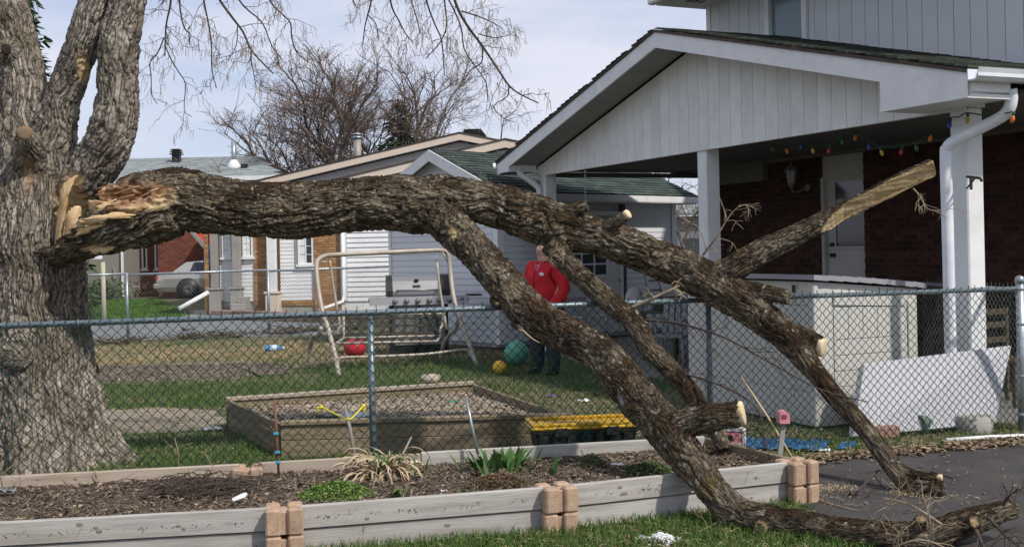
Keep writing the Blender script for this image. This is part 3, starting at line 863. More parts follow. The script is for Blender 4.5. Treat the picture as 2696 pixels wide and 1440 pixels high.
# ---- carport: posts, beam, gable, roof
cpt = thing('carport', 'white carport with a wide grey panelled gable and green shingle roof', 'carport', CF.pt(4.3, 0, 0))
for s_, wd in ((.0, .2), (CF.hit(1849, 500)[0], .2), (8.72, .2)):
    MB().cbox(s_ - .08, s_ + .12, -.21, -.01, 0.0, 2.83, .012, CF).build('post', white_trim, cpt)
MB().box(-.12, 8.9, -.2, -.012, 2.832, 2.97, CF).build('beam', grey_siding, cpt)
pitch = .2255; s = -.1
while s < 8.86:
    a, c = s + .003, min(s + pitch - .003, 8.86)
    za, zc = zr(a) - .2, zr(c) - .2
    P = [CF.pt(a, 0, 2.81), CF.pt(c, 0, 2.81), CF.pt(c, 0, zc), CF.pt(a, 0, za)]
    if a < RS < c: P = [P[0], P[1], P[2], CF.pt(RS, 0, zr(RS) - .2), P[3]]
    MB().prism(P, CF.pt(0, .014, 0) - CF.pt(0, 0, 0)).build('gable_panel', grey_siding, cpt)
    s += pitch
P = [CF.pt(-.1, -.01, 2.815), CF.pt(8.86, -.01, 2.815), CF.pt(8.86, -.01, zr(8.86) - .2), CF.pt(RS, -.01, zr(RS) - .2), CF.pt(-.1, -.01, zr(-.1) - .2)]
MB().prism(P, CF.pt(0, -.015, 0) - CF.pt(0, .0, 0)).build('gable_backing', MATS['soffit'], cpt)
SE0, SE1, OF = -.62, 9.33, .52
for a, c in ((SE0, RS), (RS, SE1)):
    rake(cpt, CF, a, zr(a), c, zr(c), OF - .03, OF, .19, white_trim)
    P = [CF.pt(a, .02, zr(a) - .17), CF.pt(c, .02, zr(c) - .17), CF.pt(c, .02, zr(c) - .15), CF.pt(a, .02, zr(a) - .15)]
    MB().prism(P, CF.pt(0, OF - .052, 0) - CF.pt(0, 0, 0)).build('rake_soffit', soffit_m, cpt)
    P = [CF.pt(a, OF + .02, zr(a) + .003), CF.pt(c, OF + .02, zr(c) + .003), CF.pt(c, OF + .02, zr(c) + .035), CF.pt(a, OF + .02, zr(a) + .035)]
    if a < 0:
        MB().prism(P, CF.pt(0, -4.6, 0) - CF.pt(0, 0, 0)).build('roof', shingle_dark, cpt)
    else:
        MB().prism(P, CF.pt(0, -5.15, 0) - CF.pt(0, 0, 0)).build('roof', shingle_dark, cpt)
# shingle courses on the right slope
e = CF.pt(SE0 - .03, OF + .03, zr(SE0) + .035); A = CF.pt(0, -1, 0) - CF.pt(0, 0, 0); U = CF.pt(RS, 0, zr(RS)) - CF.pt(SE0, 0, zr(SE0))
shingle_moss = mat('mossy_shingle', [(.022, .030, .024), (.045, .055, .042), (.075, .07, .05)], 9, rough=.95, rnd=.45, bump=.4, bscale=120, bdist=.004)
shingles(cpt, e, A, U, 4.4, U.length, shingle_moss, pitch=.14, tab=.30, nparts=0, lift=.03)
e = CF.pt(SE1 + .03, OF + .03, zr(SE1) + .035); U2 = CF.pt(RS, 0, zr(RS)) - CF.pt(SE1, 0, zr(SE1))
shingles(cpt, e, A, U2, 5.1, U2.length, shingle_moss, pitch=.14, tab=.30, nparts=0, lift=.03)
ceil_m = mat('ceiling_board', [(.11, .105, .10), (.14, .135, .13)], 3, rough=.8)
# boxed returns
MB().prism([CF.pt(SE0, OF + .004, 2.83), CF.pt(.42, OF + .004, 2.83), CF.pt(.42, OF + .004, zr(.42) - .05), CF.pt(SE0, OF + .004, zr(SE0) - .05)], CF.pt(0, -.49, 0) - CF.pt(0, 0, 0)).build('eave_return', white_trim, cpt)
MB().prism([CF.pt(8.87, OF + .004, 2.88), CF.pt(SE1, OF + .004, 2.88), CF.pt(SE1, OF + .004, zr(SE1) - .05), CF.pt(8.87, OF + .004, zr(8.87) - .05)], CF.pt(0, -.49, 0) - CF.pt(0, 0, 0)).build('eave_return', white_trim, cpt)
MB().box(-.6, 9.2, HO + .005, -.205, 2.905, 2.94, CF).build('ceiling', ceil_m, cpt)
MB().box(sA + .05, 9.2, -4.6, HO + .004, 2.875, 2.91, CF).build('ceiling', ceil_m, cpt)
hb0 = CF.pt(8.72, -.1, 0); hs, _ = CF.hit(2022, 440, HO)
hb1 = CF.pt(hs, HO + .01, 0)
q = hb1 - hb0
BF = Fr(hb0.x, hb0.y, q.x, q.y, q.y, -q.x)
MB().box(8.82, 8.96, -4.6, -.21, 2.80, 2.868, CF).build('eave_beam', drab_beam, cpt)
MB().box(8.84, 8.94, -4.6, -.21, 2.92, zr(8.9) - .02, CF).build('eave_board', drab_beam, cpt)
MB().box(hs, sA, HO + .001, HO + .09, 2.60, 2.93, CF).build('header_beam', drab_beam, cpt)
# gutters and downspouts
def gutter(name, fr, s0, o0, o1, z, m, sgn):
    g = MB()
    prof = [(0, 0), (sgn * .09, 0), (sgn * .12, .03), (sgn * .12, .06), (sgn * .135, .1), (sgn * .125, .1), (sgn * .108, .055), (sgn * .085, .012), (.012 * sgn, .012), (.012 * sgn, .1), (0, .1)]
    P = [fr.pt(s0 + a, o0, z + h) for a, h in prof]
    g.prism(P, fr.pt(0, o1, 0) - fr.pt(0, o0, 0))
    return g.build(name, m, cpt)
shiny_white = mat('shiny_white', [(.62, .65, .70), (.75, .78, .82)], 4, rough=.3, spec=.5, dirt=((.4, .4, .4), .3, 9))
gutter('gutter', CF, SE0 - .012, OF + .02, -4.2, 2.965, shiny_white, -1)
gutter('gutter', CF, SE1 + .012, OF + .02, -1.8, 2.96, white_trim, 1)
dsp = [at(2661, 235, 9.75), at(2663, 262, 9.76), at(2655, 290, 9.78), at(2630, 312, 9.85), at(2560, 348, 9.98), at(2510, 374, 10.06), at(2494, 390, 10.09), at(2490, 415, 10.1), at(2495, 600, 10.1), at(2507, 1085, 10.1)]
MB().tube(smooth_path(dsp, 4), .053, 12).build('downspout', shiny_white, cpt)
dsp = [at(1366, 436, 18.3), at(1368, 455, 18.3), at(1395, 476, 18.3), at(1415, 492, 18.3), at(1420, 508, 18.3), at(1422, 560, 18.3), at(1428, 900, 18.3)]
MB().tube(smooth_path(dsp, 4), .05, 10).build('downspout', white_trim, cpt)
# hook bracket on the right post
hk = thing('hook_bracket', 'black iron plant hook screwed to the right carport post', 'hook', at(2550, 480, 10.1))
hp = [at(2546, 466, 10.1), at(2552, 466, 9.98), at(2566, 468, 9.85), at(2580, 470, 9.8), at(2585, 478, 9.8)]
MB().tube(smooth_path(hp, 4), .012, 8).build('arm', black_metal, hk)
MB().tube([at(2546, 496, 10.1), at(2556, 484, 10.0), at(2566, 470, 9.87)], .009, 6).build('brace', black_metal, hk)
MB().box(at(2543, 0, 10.1).x, at(2549, 0, 10.1).x, 10.09, 10.11, at(2546, 500, 10.1).z, at(2546, 464, 10.1).z).build('plate', black_metal, hk)
# hanging chain
ch = thing('hanging_chain', 'thin metal chain hanging from the carport beam left of the middle post', 'chain', at(1541, 490, 16.6))
ring = MB(); ring.tube([(.011 * math.cos(a), 0, .02 * math.sin(a)) for a in np.linspace(0, 2 * math.pi, 9)], .004, 5, caps=False)
rm = ring.mesh('link', galv)
z_ = at(1541, 452, 16.6).z; k = 0
while z_ > at(1541, 530, 16.6).z:
    p = at(1541, 490, 16.6); link_mesh('chain_link', rm, ch, rotM((p.x, p.y, z_), k * math.pi / 2)); z_ -= .03; k += 1
MB().tube([(p.x, p.y, 2.85), (p.x, p.y, at(1541, 452, 16.6).z)], .004, 5).build('hook', galv, ch)
# string lights
bulbs = [(2035, 390, 'g'), (2071, 397, 'o'), (2110, 385, 'b'), (2140, 396, 'y'), (2183, 396, 'r'), (2218, 372, 'g'), (2252, 361, 'o'), (2288, 385, 'b'), (2321, 401, 'y'), (2373, 399, 'r'), (2413, 389, 'g'), (2450, 363, 'o'), (2500, 328, 'b'), (2547, 314, 'y'), (2666, 312, 'o')]
bc = {'g': (.012, .12, .05), 'o': (.55, .14, .02), 'b': (.02, .05, .24), 'y': (.40, .32, .03), 'r': (.32, .02, .015)}
nm = {'g': 'green', 'o': 'orange', 'b': 'blue', 'y': 'yellow', 'r': 'red'}
bm_ = {k: mat('bulb_' + nm[k], [c, c], 1, rough=.25, spec=.5) for k, c in bc.items()}
sl = thing('string_lights', 'string of unlit coloured bulbs strung along the carport beam', 'string lights', CF.pt(1.5, -.25, 2.75))
cab = []
for u, v, c in bulbs:
    s_, z_ = CF.hit(u, v, -.27 if u < 2480 else .05)
    q = CF.pt(s_, -.27 if u < 2480 else .05, z_)
    cab.append(q + Vector((0, 0, .055)))
    tl = random.uniform(-.4, .4)
    M = Matrix.Translation(q) @ Matrix.Rotation(tl, 4, 'Y')
    bo = MB().lathe([(.004, -.042), (.014, -.034), (.021, -.015), (.020, .002), (.013, .02), (.012, .022)], n=10).build('bulb', bm_[c], sl, M)
    MB().lathe([(.013, .021), (.013, .05), (.006, .056)], n=8).build('socket', mat('socket_green', [(.01, .05, .03), (.02, .07, .04)], 3, rough=.5) if 'socket_green' not in MATS else MATS['socket_green'], bo, M)
pts = []
for a, c in zip(cab[:-1], cab[1:]):
    mid = (a + c) / 2 - Vector((0, 0, (c - a).length * .06))
    pts += [a, mid]
MB().tube(smooth_path(pts + [cab[-1]], 4), .006, 5).build('cable', MATS['socket_green'], sl)
# wall lantern
s_, z_ = CF.hit(2083, 465, HO + .2)
lp = CF.pt(s_, HO + .2, z_)
lt = thing('wall_lantern', 'pale coach lantern on the brick wall left of the back door', 'lantern', lp)
lm = mat('lantern_paint', [(.16, .157, .145), (.20, .197, .185)], 3, rough=.5)
cg = MB()
for k in range(6):
    a = k * math.pi / 3
    cg.tube([lp + Vector((.05 * math.cos(a), .05 * math.sin(a), -.1)), lp + Vector((.085 * math.cos(a), .085 * math.sin(a), .08))], .006, 5)
cg.build('cage', lm, lt)
MB().lathe([(.105, .08), (.10, .10), (.05, .15), (.02, .17), (.022, .19), (.006, .22)], lp, 6, smooth=False).build('cap', lm, lt)
MB().lathe([(.02, -.17), (.03, -.14), (.055, -.12), (.055, -.1)], lp, 6, smooth=False).build('base', lm, lt)
MB().lathe([(.042, -.098), (.072, .078)], lp, 6, smooth=False).build('glass', mat('frosted_glass', [(.35, .37, .37), (.4, .42, .42)], 2, rough=.2), lt)
q = CF.pt(s_ - .12, HO + .02, z_ - .16)
MB().tube(smooth_path([lp + Vector((0, 0, -.15)), lp + Vector((.02, -.03, -.22)), (lp + q) / 2 + Vector((0, 0, -.14)), q], 4), .012, 8).build('arm', lm, lt)
MB().lathe([(.065, -.02), (.06, 0), (.03, .02)], (0, 0, 0), 12, 'x').build('back_plate', lm, lt, Matrix.Translation(q) @ Matrix.Rotation(math.atan2(CF.n.y, CF.n.x), 4, 'Z'))
# ================================================================== THE MAPLE AND ITS FALLEN LIMB
def bark_material(name, cols, moss, mossamt, lichen, lamt, wood_cols, scale=7, gscale=22):
    m, n, l, b = newmat(name)
    tc = n.new('ShaderNodeTexCoord')
    def noise(sc, det=8, rough=.65, off=None):
        z = n.new('ShaderNodeTexNoise'); z.inputs['Scale'].default_value = sc; z.inputs['Detail'].default_value = det; z.inputs['Roughness'].default_value = rough
        src = tc.outputs['Object']
        if off:
            mp = n.new('ShaderNodeMapping'); mp.inputs['Location'].default_value = off
            l.new(src, mp.inputs['Vector']); src = mp.outputs['Vector']
        l.new(src, z.inputs['Vector'])
        return z.outputs['Fac']
    def mixc(fac, a, bcol):
        x = n.new('ShaderNodeMix'); x.data_type = 'RGBA'
        l.new(fac, x.inputs['Factor'])
        l.new(a, x.inputs['A']) if not isinstance(a, tuple) else setattr(x.inputs['A'], 'default_value', (*a, 1))
        l.new(bcol, x.inputs['B']) if not isinstance(bcol, tuple) else setattr(x.inputs['B'], 'default_value', (*bcol, 1))
        return x.outputs['Result']
    def mask(fac, lo, hi, top):
        r = ramp(n, [(0, 0, 0), (top, top, top)], lo, hi); l.new(fac, r.inputs['Fac']); return r.outputs['Color']
    r0 = ramp(n, cols, .3, .7); l.new(noise(scale), r0.inputs['Fac'])
    c = r0.outputs['Color']
    r1 = ramp(n, [(.55,) * 3, (1.0,) * 3, (1.35,) * 3], .32, .68); l.new(noise(45, 4), r1.inputs['Fac'])
    mu = n.new('ShaderNodeMix'); mu.data_type = 'RGBA'; mu.blend_type = 'MULTIPLY'; mu.inputs['Factor'].default_value = 1
    l.new(c, mu.inputs['A']); l.new(r1.outputs['Color'], mu.inputs['B']); c = mu.outputs['Result']
    # moss likes the upper side; lichen in spots
    g = n.new('ShaderNodeNewGeometry'); sx = n.new('ShaderNodeSeparateXYZ'); l.new(g.outputs['Normal'], sx.inputs['Vector'])
    mr = n.new('ShaderNodeMapRange'); mr.inputs['From Min'].default_value = -.3; mr.inputs['From Max'].default_value = .9; mr.inputs['To Min'].default_value = -.10; mr.inputs['To Max'].default_value = .12
    l.new(sx.outputs['Z'], mr.inputs['Value'])
    ad = n.new('ShaderNodeMath'); ad.operation = 'ADD'; l.new(mr.outputs['Result'], ad.inputs[0]); l.new(noise(2.6, 9, .7, (3, 1, 5)), ad.inputs[1])
    c = mixc(mask(ad.outputs[0], .47, .60, mossamt), c, moss)
    c = mixc(mask(noise(3.4, 8, .72, (9, 4, 2)), .60, .70, mossamt * .7), c, (.19, .12, .022))
    ga = n.new('ShaderNodeAttribute'); ga.attribute_name = 'grain'
    gm = n.new('ShaderNodeMapping'); gm.inputs['Scale'].default_value = (1, 1, .15); l.new(ga.outputs['Vector'], gm.inputs['Vector'])
    gn = n.new('ShaderNodeTexNoise'); gn.inputs['Scale'].default_value = gscale * .5; gn.inputs['Detail'].default_value = 4; l.new(gm.outputs['Vector'], gn.inputs['Vector'])
    gw_ = n.new('ShaderNodeMix'); gw_.data_type = 'VECTOR'; gw_.inputs['Factor'].default_value = .06
    l.new(gm.outputs['Vector'], gw_.inputs['A']); l.new(gn.outputs['Color'], gw_.inputs['B'])
    vo = n.new('ShaderNodeTexVoronoi'); vo.feature = 'DISTANCE_TO_EDGE'; vo.inputs['Scale'].default_value = gscale; vo.inputs['Randomness'].default_value = 1.0
    l.new(gw_.outputs['Result'], vo.inputs['Vector'])
    plate = n.new('ShaderNodeMapRange'); plate.inputs['From Max'].default_value = .16; l.new(vo.outputs['Distance'], plate.inputs['Value'])
    ps = ramp(n, [(.10,) * 3, (.85,) * 3, (1.15,) * 3], 0, .9); l.new(plate.outputs['Result'], ps.inputs['Fac'])
    mu2 = n.new('ShaderNodeMix'); mu2.data_type = 'RGBA'; mu2.blend_type = 'MULTIPLY'; mu2.inputs['Factor'].default_value = .75
    l.new(c, mu2.inputs['A']); l.new(ps.outputs['Color'], mu2.inputs['B']); c = mu2.outputs['Result']
    vc = n.new('ShaderNodeTexNoise'); vc.inputs['Scale'].default_value = gscale * .9; vc.inputs['Detail'].default_value = 6; vc.inputs['Roughness'].default_value = .7; l.new(gm.outputs['Vector'], vc.inputs['Vector'])
    rv = ramp(n, [(.62,) * 3, (1.0,) * 3, (1.5,) * 3], .36, .66); l.new(vc.outputs['Fac'], rv.inputs['Fac'])
    mu3 = n.new('ShaderNodeMix'); mu3.data_type = 'RGBA'; mu3.blend_type = 'MULTIPLY'; mu3.inputs['Factor'].default_value = 1
    l.new(c, mu3.inputs['A']); l.new(rv.outputs['Color'], mu3.inputs['B']); c = mu3.outputs['Result']
    c = mixc(mask(noise(16, 5, .6, (1, 8, 3)), .62, .68, lamt), c, lichen)
    c = mixc(mask(noise(7, 6, .62, (6, 2, 7)), .64, .69, lamt * .8), c, lichen)
    at_ = n.new('ShaderNodeAttribute'); at_.attribute_name = 'wood'
    wv = n.new('ShaderNodeTexNoise'); wv.inputs['Scale'].default_value = 14; wv.inputs['Detail'].default_value = 9; wv.inputs['Distortion'].default_value = .6
    mpw_ = n.new('ShaderNodeMapping'); mpw_.inputs['Scale'].default_value = (.5, 1.2, 2.2); l.new(tc.outputs['Object'], mpw_.inputs['Vector']); l.new(mpw_.outputs['Vector'], wv.inputs['Vector'])
    rw = ramp(n, wood_cols, .32, .66); l.new(wv.outputs['Fac'], rw.inputs['Fac'])
    rt = n.new('ShaderNodeAttribute'); rt.attribute_name = 'rot'
    rr = ramp(n, [(.10, .045, .022), (.24, .12, .065), (.40, .25, .155), (.50, .36, .25)], .3, .68); l.new(wv.outputs['Fac'], rr.inputs['Fac'])
    c = mixc(at_.outputs['Fac'], c, mixc(rt.outputs['Fac'], rw.outputs['Color'], rr.outputs['Color']))
    l.new(c, b.inputs['Base Color']); b.inputs['Roughness'].default_value = .92; b.inputs['Specular IOR Level'].default_value = .2
    bp = n.new('ShaderNodeBump'); bp.inputs['Strength'].default_value = .9; bp.inputs['Distance'].default_value = .016
    hsum = n.new('ShaderNodeMath'); hsum.operation = 'MULTIPLY_ADD'; hsum.inputs[1].default_value = .9
    inv = n.new('ShaderNodeMath'); inv.operation = 'SUBTRACT'; inv.inputs[0].default_value = 1; l.new(at_.outputs['Fac'], inv.inputs[1])
    pw_ = n.new('ShaderNodeMath'); pw_.operation = 'MULTIPLY'; l.new(plate.outputs['Result'], pw_.inputs[0]); l.new(inv.outputs[0], pw_.inputs[1])
    l.new(pw_.outputs[0], hsum.inputs[0]); l.new(noise(38, 9, .7), hsum.inputs[2])
    l.new(hsum.outputs[0], bp.inputs['Height']); l.new(bp.outputs['Normal'], b.inputs['Normal'])
    return m
wood_raw = [(.40, .27, .13), (.54, .40, .22), (.64, .51, .33)]
bark_trunk = bark_material('grey_bark', [(.165, .138, .115), (.275, .24, .203), (.355, .315, .272)], (.105, .082, .035), .5, (.46, .43, .37), .35, wood_raw, 4, 30)
bark_limb = bark_material('mossy_bark', [(.08, .062, .043), (.15, .122, .085), (.245, .212, .152)], (.034, .019, .008), .95, (.44, .44, .39), .62, wood_raw, 5, 33)
endgrain, n, l, b = newmat('cut_wood')
tc = n.new('ShaderNodeTexCoord'); wv = n.new('ShaderNodeTexWave'); wv.wave_type = 'RINGS'; wv.rings_direction = 'X'
wv.inputs['Scale'].default_value = 28; wv.inputs['Distortion'].default_value = 3; wv.inputs['Detail'].default_value = 3; wv.inputs['Detail Scale'].default_value = 1.5
r = ramp(n, [(.52, .38, .21), (.63, .50, .31), (.70, .58, .40)], .1, .9)
l.new(tc.outputs['Object'], wv.inputs['Vector']); l.new(wv.outputs['Fac'], r.inputs['Fac']); l.new(r.outputs['Color'], b.inputs['Base Color']); b.inputs['Roughness'].default_value = .85

def chain(pts, k=6):
    """(u, v, distance, radius) stations -> smooth centreline and radii in metres"""
    P = np.array([[*at(u, v, y), r] for u, v, y, r in pts])
    Q = smooth_path(P, k)
    return Q[:, :3], Q[:, 3]
def frames(C):
    T = np.gradient(C, axis=0); T /= np.linalg.norm(T, axis=1)[:, None]
    E = np.zeros_like(T)
    e = np.cross(T[0], [0, 0, 1.0]); e = e if np.linalg.norm(e) > .1 else np.cross(T[0], [1.0, 0, 0])
    for i in range(len(T)):
        e = e - T[i] * e.dot(T[i]); e /= np.linalg.norm(e); E[i] = e
    return T, E, np.cross(T, E)
def woody(name, chains, voxel, freq, depth, material, parent, woodfn=None, postfn=None, smooth_it=6, rotfn=None):
    """joins limbs into one skin, then carves furrowed bark that runs along each limb"""
    mb = MB()
    for C, R in chains:
        mb.tube([Vector(c) for c in C], [float(x) for x in R], 18)
    o = mb.build('tmp_tree', material)
    md = o.modifiers.new('r', 'REMESH'); md.mode = 'VOXEL'; md.voxel_size = voxel; md.adaptivity = 0
    ms = o.modifiers.new('s', 'SMOOTH'); ms.factor = .5; ms.iterations = smooth_it
    dg = bpy.context.evaluated_depsgraph_get()
    me = bpy.data.meshes.new_from_object(o.evaluated_get(dg))
    bpy.data.objects.remove(o)
    nv = len(me.vertices)
    V = np.empty(nv * 3, np.float32); me.vertices.foreach_get('co', V); V = V.reshape(-1, 3).astype(float)
    N = np.empty(nv * 3, np.float32); me.vertex_normals.foreach_get('vector', N); N = N.reshape(-1, 3).astype(float)
    H = np.zeros(nv); W = np.zeros(nv); G = np.zeros((nv, 3)); GW = np.zeros(nv)
    info = []
    for ci, (C, R) in enumerate(chains):
        T, E, B = frames(C)
        Ls = np.concatenate([[0], np.cumsum(np.linalg.norm(np.diff(C, axis=0), axis=1))])
        lo, hi = C.min(0) - R.max() - .25, C.max(0) + R.max() + .25
        sel = np.where(((V > lo) & (V < hi)).all(1))[0]
        if len(sel) == 0: info.append(None); continue
        S = V[sel]
        idx = np.empty(len(sel), int)
        for k in range(0, len(sel), 40000):
            s_ = S[k:k + 40000]
            d2 = (s_ ** 2).sum(1)[:, None] - 2 * s_ @ C.T + (C ** 2).sum(1)[None]
            idx[k:k + 40000] = d2.argmin(1)
        q = S - C[idx]
        tl = (q * T[idx]).sum(1)
        qa, qb = (q * E[idx]).sum(1), (q * B[idx]).sum(1)
        rr = np.hypot(qa, qb) + 1e-6
        rl = R[idx]
        sdist = np.maximum(np.abs(rr - rl), 0)
        over = np.maximum(np.maximum(-(Ls[idx] + tl), Ls[idx] + tl - Ls[-1]), 0)
        w = 1.0 / (.012 + sdist + over * 2) ** 3
        ln = Ls[idx] + np.clip(tl, -.3, .3)
        rm = R.mean()
        a = np.stack([qa / rr * rm, qb / rr * rm, ln], 1) + ci * 13.7
        f = freq * (1 if rm > .12 else 1.35)
        wob_ = np.stack([perlin(a * f * .3 + 5), perlin(a * f * .3 + 17)], 1) * .055 * (14 / f)
        a2 = a.copy(); a2[:, :2] += wob_
        n1 = perlin(a2 * [f, f, f / 4.6]); n2 = perlin(a2 * [f * 1.9, f * 1.9, f * .62] + 31)
        n3 = perlin(a2 * [f * .9, f * .9, f * 1.25] + 3)
        h = np.clip(np.abs(n1) / .30, 0, 1) ** .75 * .72 + np.clip(np.abs(n2) / .28, 0, 1) * .30
        h -= np.clip(1 - np.abs(n3) * 7, 0, 1) * .28
        h += perlin(a2 * [f * 3.1, f * 3.1, f * 1.6] + 77) * .12
        big = perlin(a * [3, 3, 1.6] + 50) * .25
        bt_ = w > GW[sel]; G[sel[bt_]] = a2[bt_] * (1 if rm > .12 else 1.4); GW[sel[bt_]] = w[bt_]
        dep = np.minimum(depth, .22 * rl)
        H[sel] += w * (h - .72) * dep + w * big * np.minimum(.05, .16 * rl); W[sel] += w; 
    H /= np.maximum(W, 1e-9)
    wood = np.zeros(nv)
    if woodfn is not None:
        wood, dv = woodfn(V, N)
        fib = perlin(V * [9, 30, 34]) * .012 + perlin(V * [30, 60, 70]) * .006
        H = H * (1 - wood) + wood * (fib - .01)
        V = V + dv
    V = V + N * H[:, None]
    if postfn is not None:
        V, wood = postfn(V, wood)
    me.vertices.foreach_set('co', V.astype(np.float32).ravel())
    ga = me.attributes.new('grain', 'FLOAT_VECTOR', 'POINT'); ga.data.foreach_set('vector', G.astype(np.float32).ravel())
    at_ = me.attributes.new('wood', 'FLOAT', 'POINT'); at_.data.foreach_set('value', wood.astype(np.float32))
    rt = me.attributes.new('rot', 'FLOAT', 'POINT'); rt.data.foreach_set('value', (rotfn(V) if rotfn else np.zeros(nv)).astype(np.float32))
    me.polygons.foreach_set('use_smooth', np.ones(len(me.polygons), bool))
    me.materials.clear(); me.materials.append(material); me.name = name; me.update()
    return link_mesh(name, me, parent)
old_wood = mat('old_cut_wood', [(.12, .075, .045), (.22, .15, .09), (.17, .13, .09)], 18, rough=.9, bump=.4)
def cut_face(parent, c, axis, r, sq=1.0, name='cut_face', m=None):
    """sawn end: a slightly domed disc of end grain"""
    axis = Vector(axis).normalized()
    M, _ = bar_between(c, Vector(c) + axis)
    prof = [(r * .985, -.03), (r, .0), (r * .96, .006), (r * .5, .009), (r * .02, .010)]
    vs = MB().lathe(prof, (0, 0, 0), 28, 'x')
    vs.v = [(x, y * (1 + .06 * math.sin(3 * math.atan2(z, y))), z * sq * (1 + .05 * math.cos(2 * math.atan2(z, y)))) for x, y, z in vs.v]
    return vs.build(name, m or endgrain, parent, M)
def ell(V, c, rad, soft=.35, nf=9, amp=.35):
    d = np.linalg.norm((V - np.array(c)) / np.array(rad), axis=1) + perlin(V * nf) * amp
    return np.clip((1 - d) / soft, 0, 1)
# ---------------------------------------------------------------- standing trunk
maple = thing('maple_tree', 'big grey barked tree with a torn wound where its limb broke off', 'tree', at(105, 1240, 9.2).to_3d() * Vector((1, 1, 0)) if False else Vector((at(105, 1240, 9.2).x, 9.2, 0)))
tr = chain([(116, 1300, 9.2, .84), (112, 1230, 9.2, .70), (108, 1160, 9.2, .575), (104, 1060, 9.2, .49), (98, 940, 9.2, .425), (92, 820, 9.2, .40), (90, 700, 9.2, .41), (95, 600, 9.2, .42), (100, 510, 9.2, .37), (105, 440, 9.2, .27)])
L1 = chain([(85, 540, 9.25, .30), (72, 420, 9.25, .24), (64, 300, 9.3, .195), (58, 175, 9.35, .168), (30, 60, 9.45, .165), (10, -60, 9.5, .16), (0, -300, 9.6, .15), (-60, -560, 9.7, .12)])
L2 = chain([(120, 500, 9.2, .27), (132, 385, 9.15, .205), (160, 275, 9.1, .145), (196, 175, 9.05, .132), (230, 75, 9.0, .132), (258, -20, 9.0, .132), (300, -250, 9.0, .13), (330, -520, 9.0, .10)])
L3 = chain([(175, 575, 9.1, .15), (215, 490, 9.0, .165), (262, 420, 8.95, .18), (294, 350, 8.9, .178), (309, 270, 8.9, .163), (312, 190, 8.9, .155), (318, 100, 8.9, .15), (340, 0, 8.9, .132), (368, -120, 8.9, .14), (450, -300, 8.85, .12), (640, -410, 8.75, .10), (900, -450, 8.65, .085), (1150, -430, 8.6, .07), (1400, -380, 8.6, .05)])
St = chain([(84, 450, 9.05, .15), (75, 395, 8.88, .115), (66, 354, 8.72, .07)])
Kn = chain([(28, 150, 9.35, .15), (22, 138, 9.22, .11), (17, 131, 9.15, .07)])
Kn2 = chain([(20, 930, 8.9, .12), (55, 945, 8.76, .09), (62, 950, 8.72, .06)])
def trunk_wood(V, N):
    c1 = at(182, 560, 8.86)
    w = ell(V, c1, (.185, .38, .37), .22)
    w *= np.clip((V[:, 0] - (at(136, 560, 8.9).x)) / .04, 0, 1)
    w = np.maximum(w, ell(V, at(222, 192, 8.98), (.045, .16, .26), .4))
    w = np.maximum(w, ell(V, at(72, 440, 8.86), (.08, .12, .22), .5) * .55)
    dv = np.zeros_like(V)
    core = ell(V, c1, (.13, .3, .28))
    dv[:, 1] += core * .05; dv[:, 0] -= core * .05
    a = np.arctan2(V[:, 1] - 9.2, V[:, 0] - at(112, 1240, 9.2).x)
    fl = np.clip((.75 - V[:, 2]) / .75, 0, 1) ** 2
    lob = .10 * np.sin(a * 5 + 1) + .06 * np.sin(a * 9 + 2.2)
    dv += N * (fl * lob)[:, None] * [1, 1, 0]
    return w, dv
woody('trunk', [tr, L1, L2, L3, St, Kn, Kn2], .0098, 16.5, .040, bark_trunk, maple, trunk_wood, rotfn=lambda V: np.clip(ell(V, at(218, 505, 8.85), (.07, .3, .09), .5) + ell(V, at(72, 440, 8.86), (.3, .3, .4), .3), 0, 1))
cut_face(maple, at(65, 351, 8.69), at(63, 346, 8.5) - at(66, 352, 8.69), .058, name='old_cut', m=old_wood)
cut_face(maple, at(15, 130, 9.085), (.3, -1, .1), .036, 1.3, 'knot_hole', mat('knot_dark', [(.02, .015, .012), (.035, .027, .02)], 9, rough=1))
# splinters standing out of the wound
wood_m = mat('raw_wood', [(.40, .23, .10), (.58, .41, .22), (.68, .53, .33)], 5, stretch=(1, 4, 1), rough=.85, bump=.5, bscale=30, rnd=.15)
def splinter(a, b, w, t, parent, m=wood_m):
    a, b = Vector(a), Vector(b)
    M, L = bar_between(a, b)
    vs, fs = [], []
    K = 6
    for i in range(K + 1):
        f = i / K
        ww = w * (1 - f ** 1.6) * random.uniform(.8, 1.1) + .003
        tt = t * (1 - f) + .002
        y0 = random.uniform(-.2, .2) * w
        vs += [(L * f, y0 - ww, -tt), (L * f, y0 + ww, -tt), (L * f, y0 + ww * .7, tt), (L * f, y0 - ww * .7, tt)]
    for i in range(K):
        for k in range(4):
            fs.append((i * 4 + k, i * 4 + (k + 1) % 4, i * 4 + 4 + (k + 1) % 4, i * 4 + 4 + k))
    fs += [(3, 2, 1, 0), (K * 4, K * 4 + 1, K * 4 + 2, K * 4 + 3)]
    return MB().add(vs, fs).build('splinter', m, parent, M)
SHARDS = 1
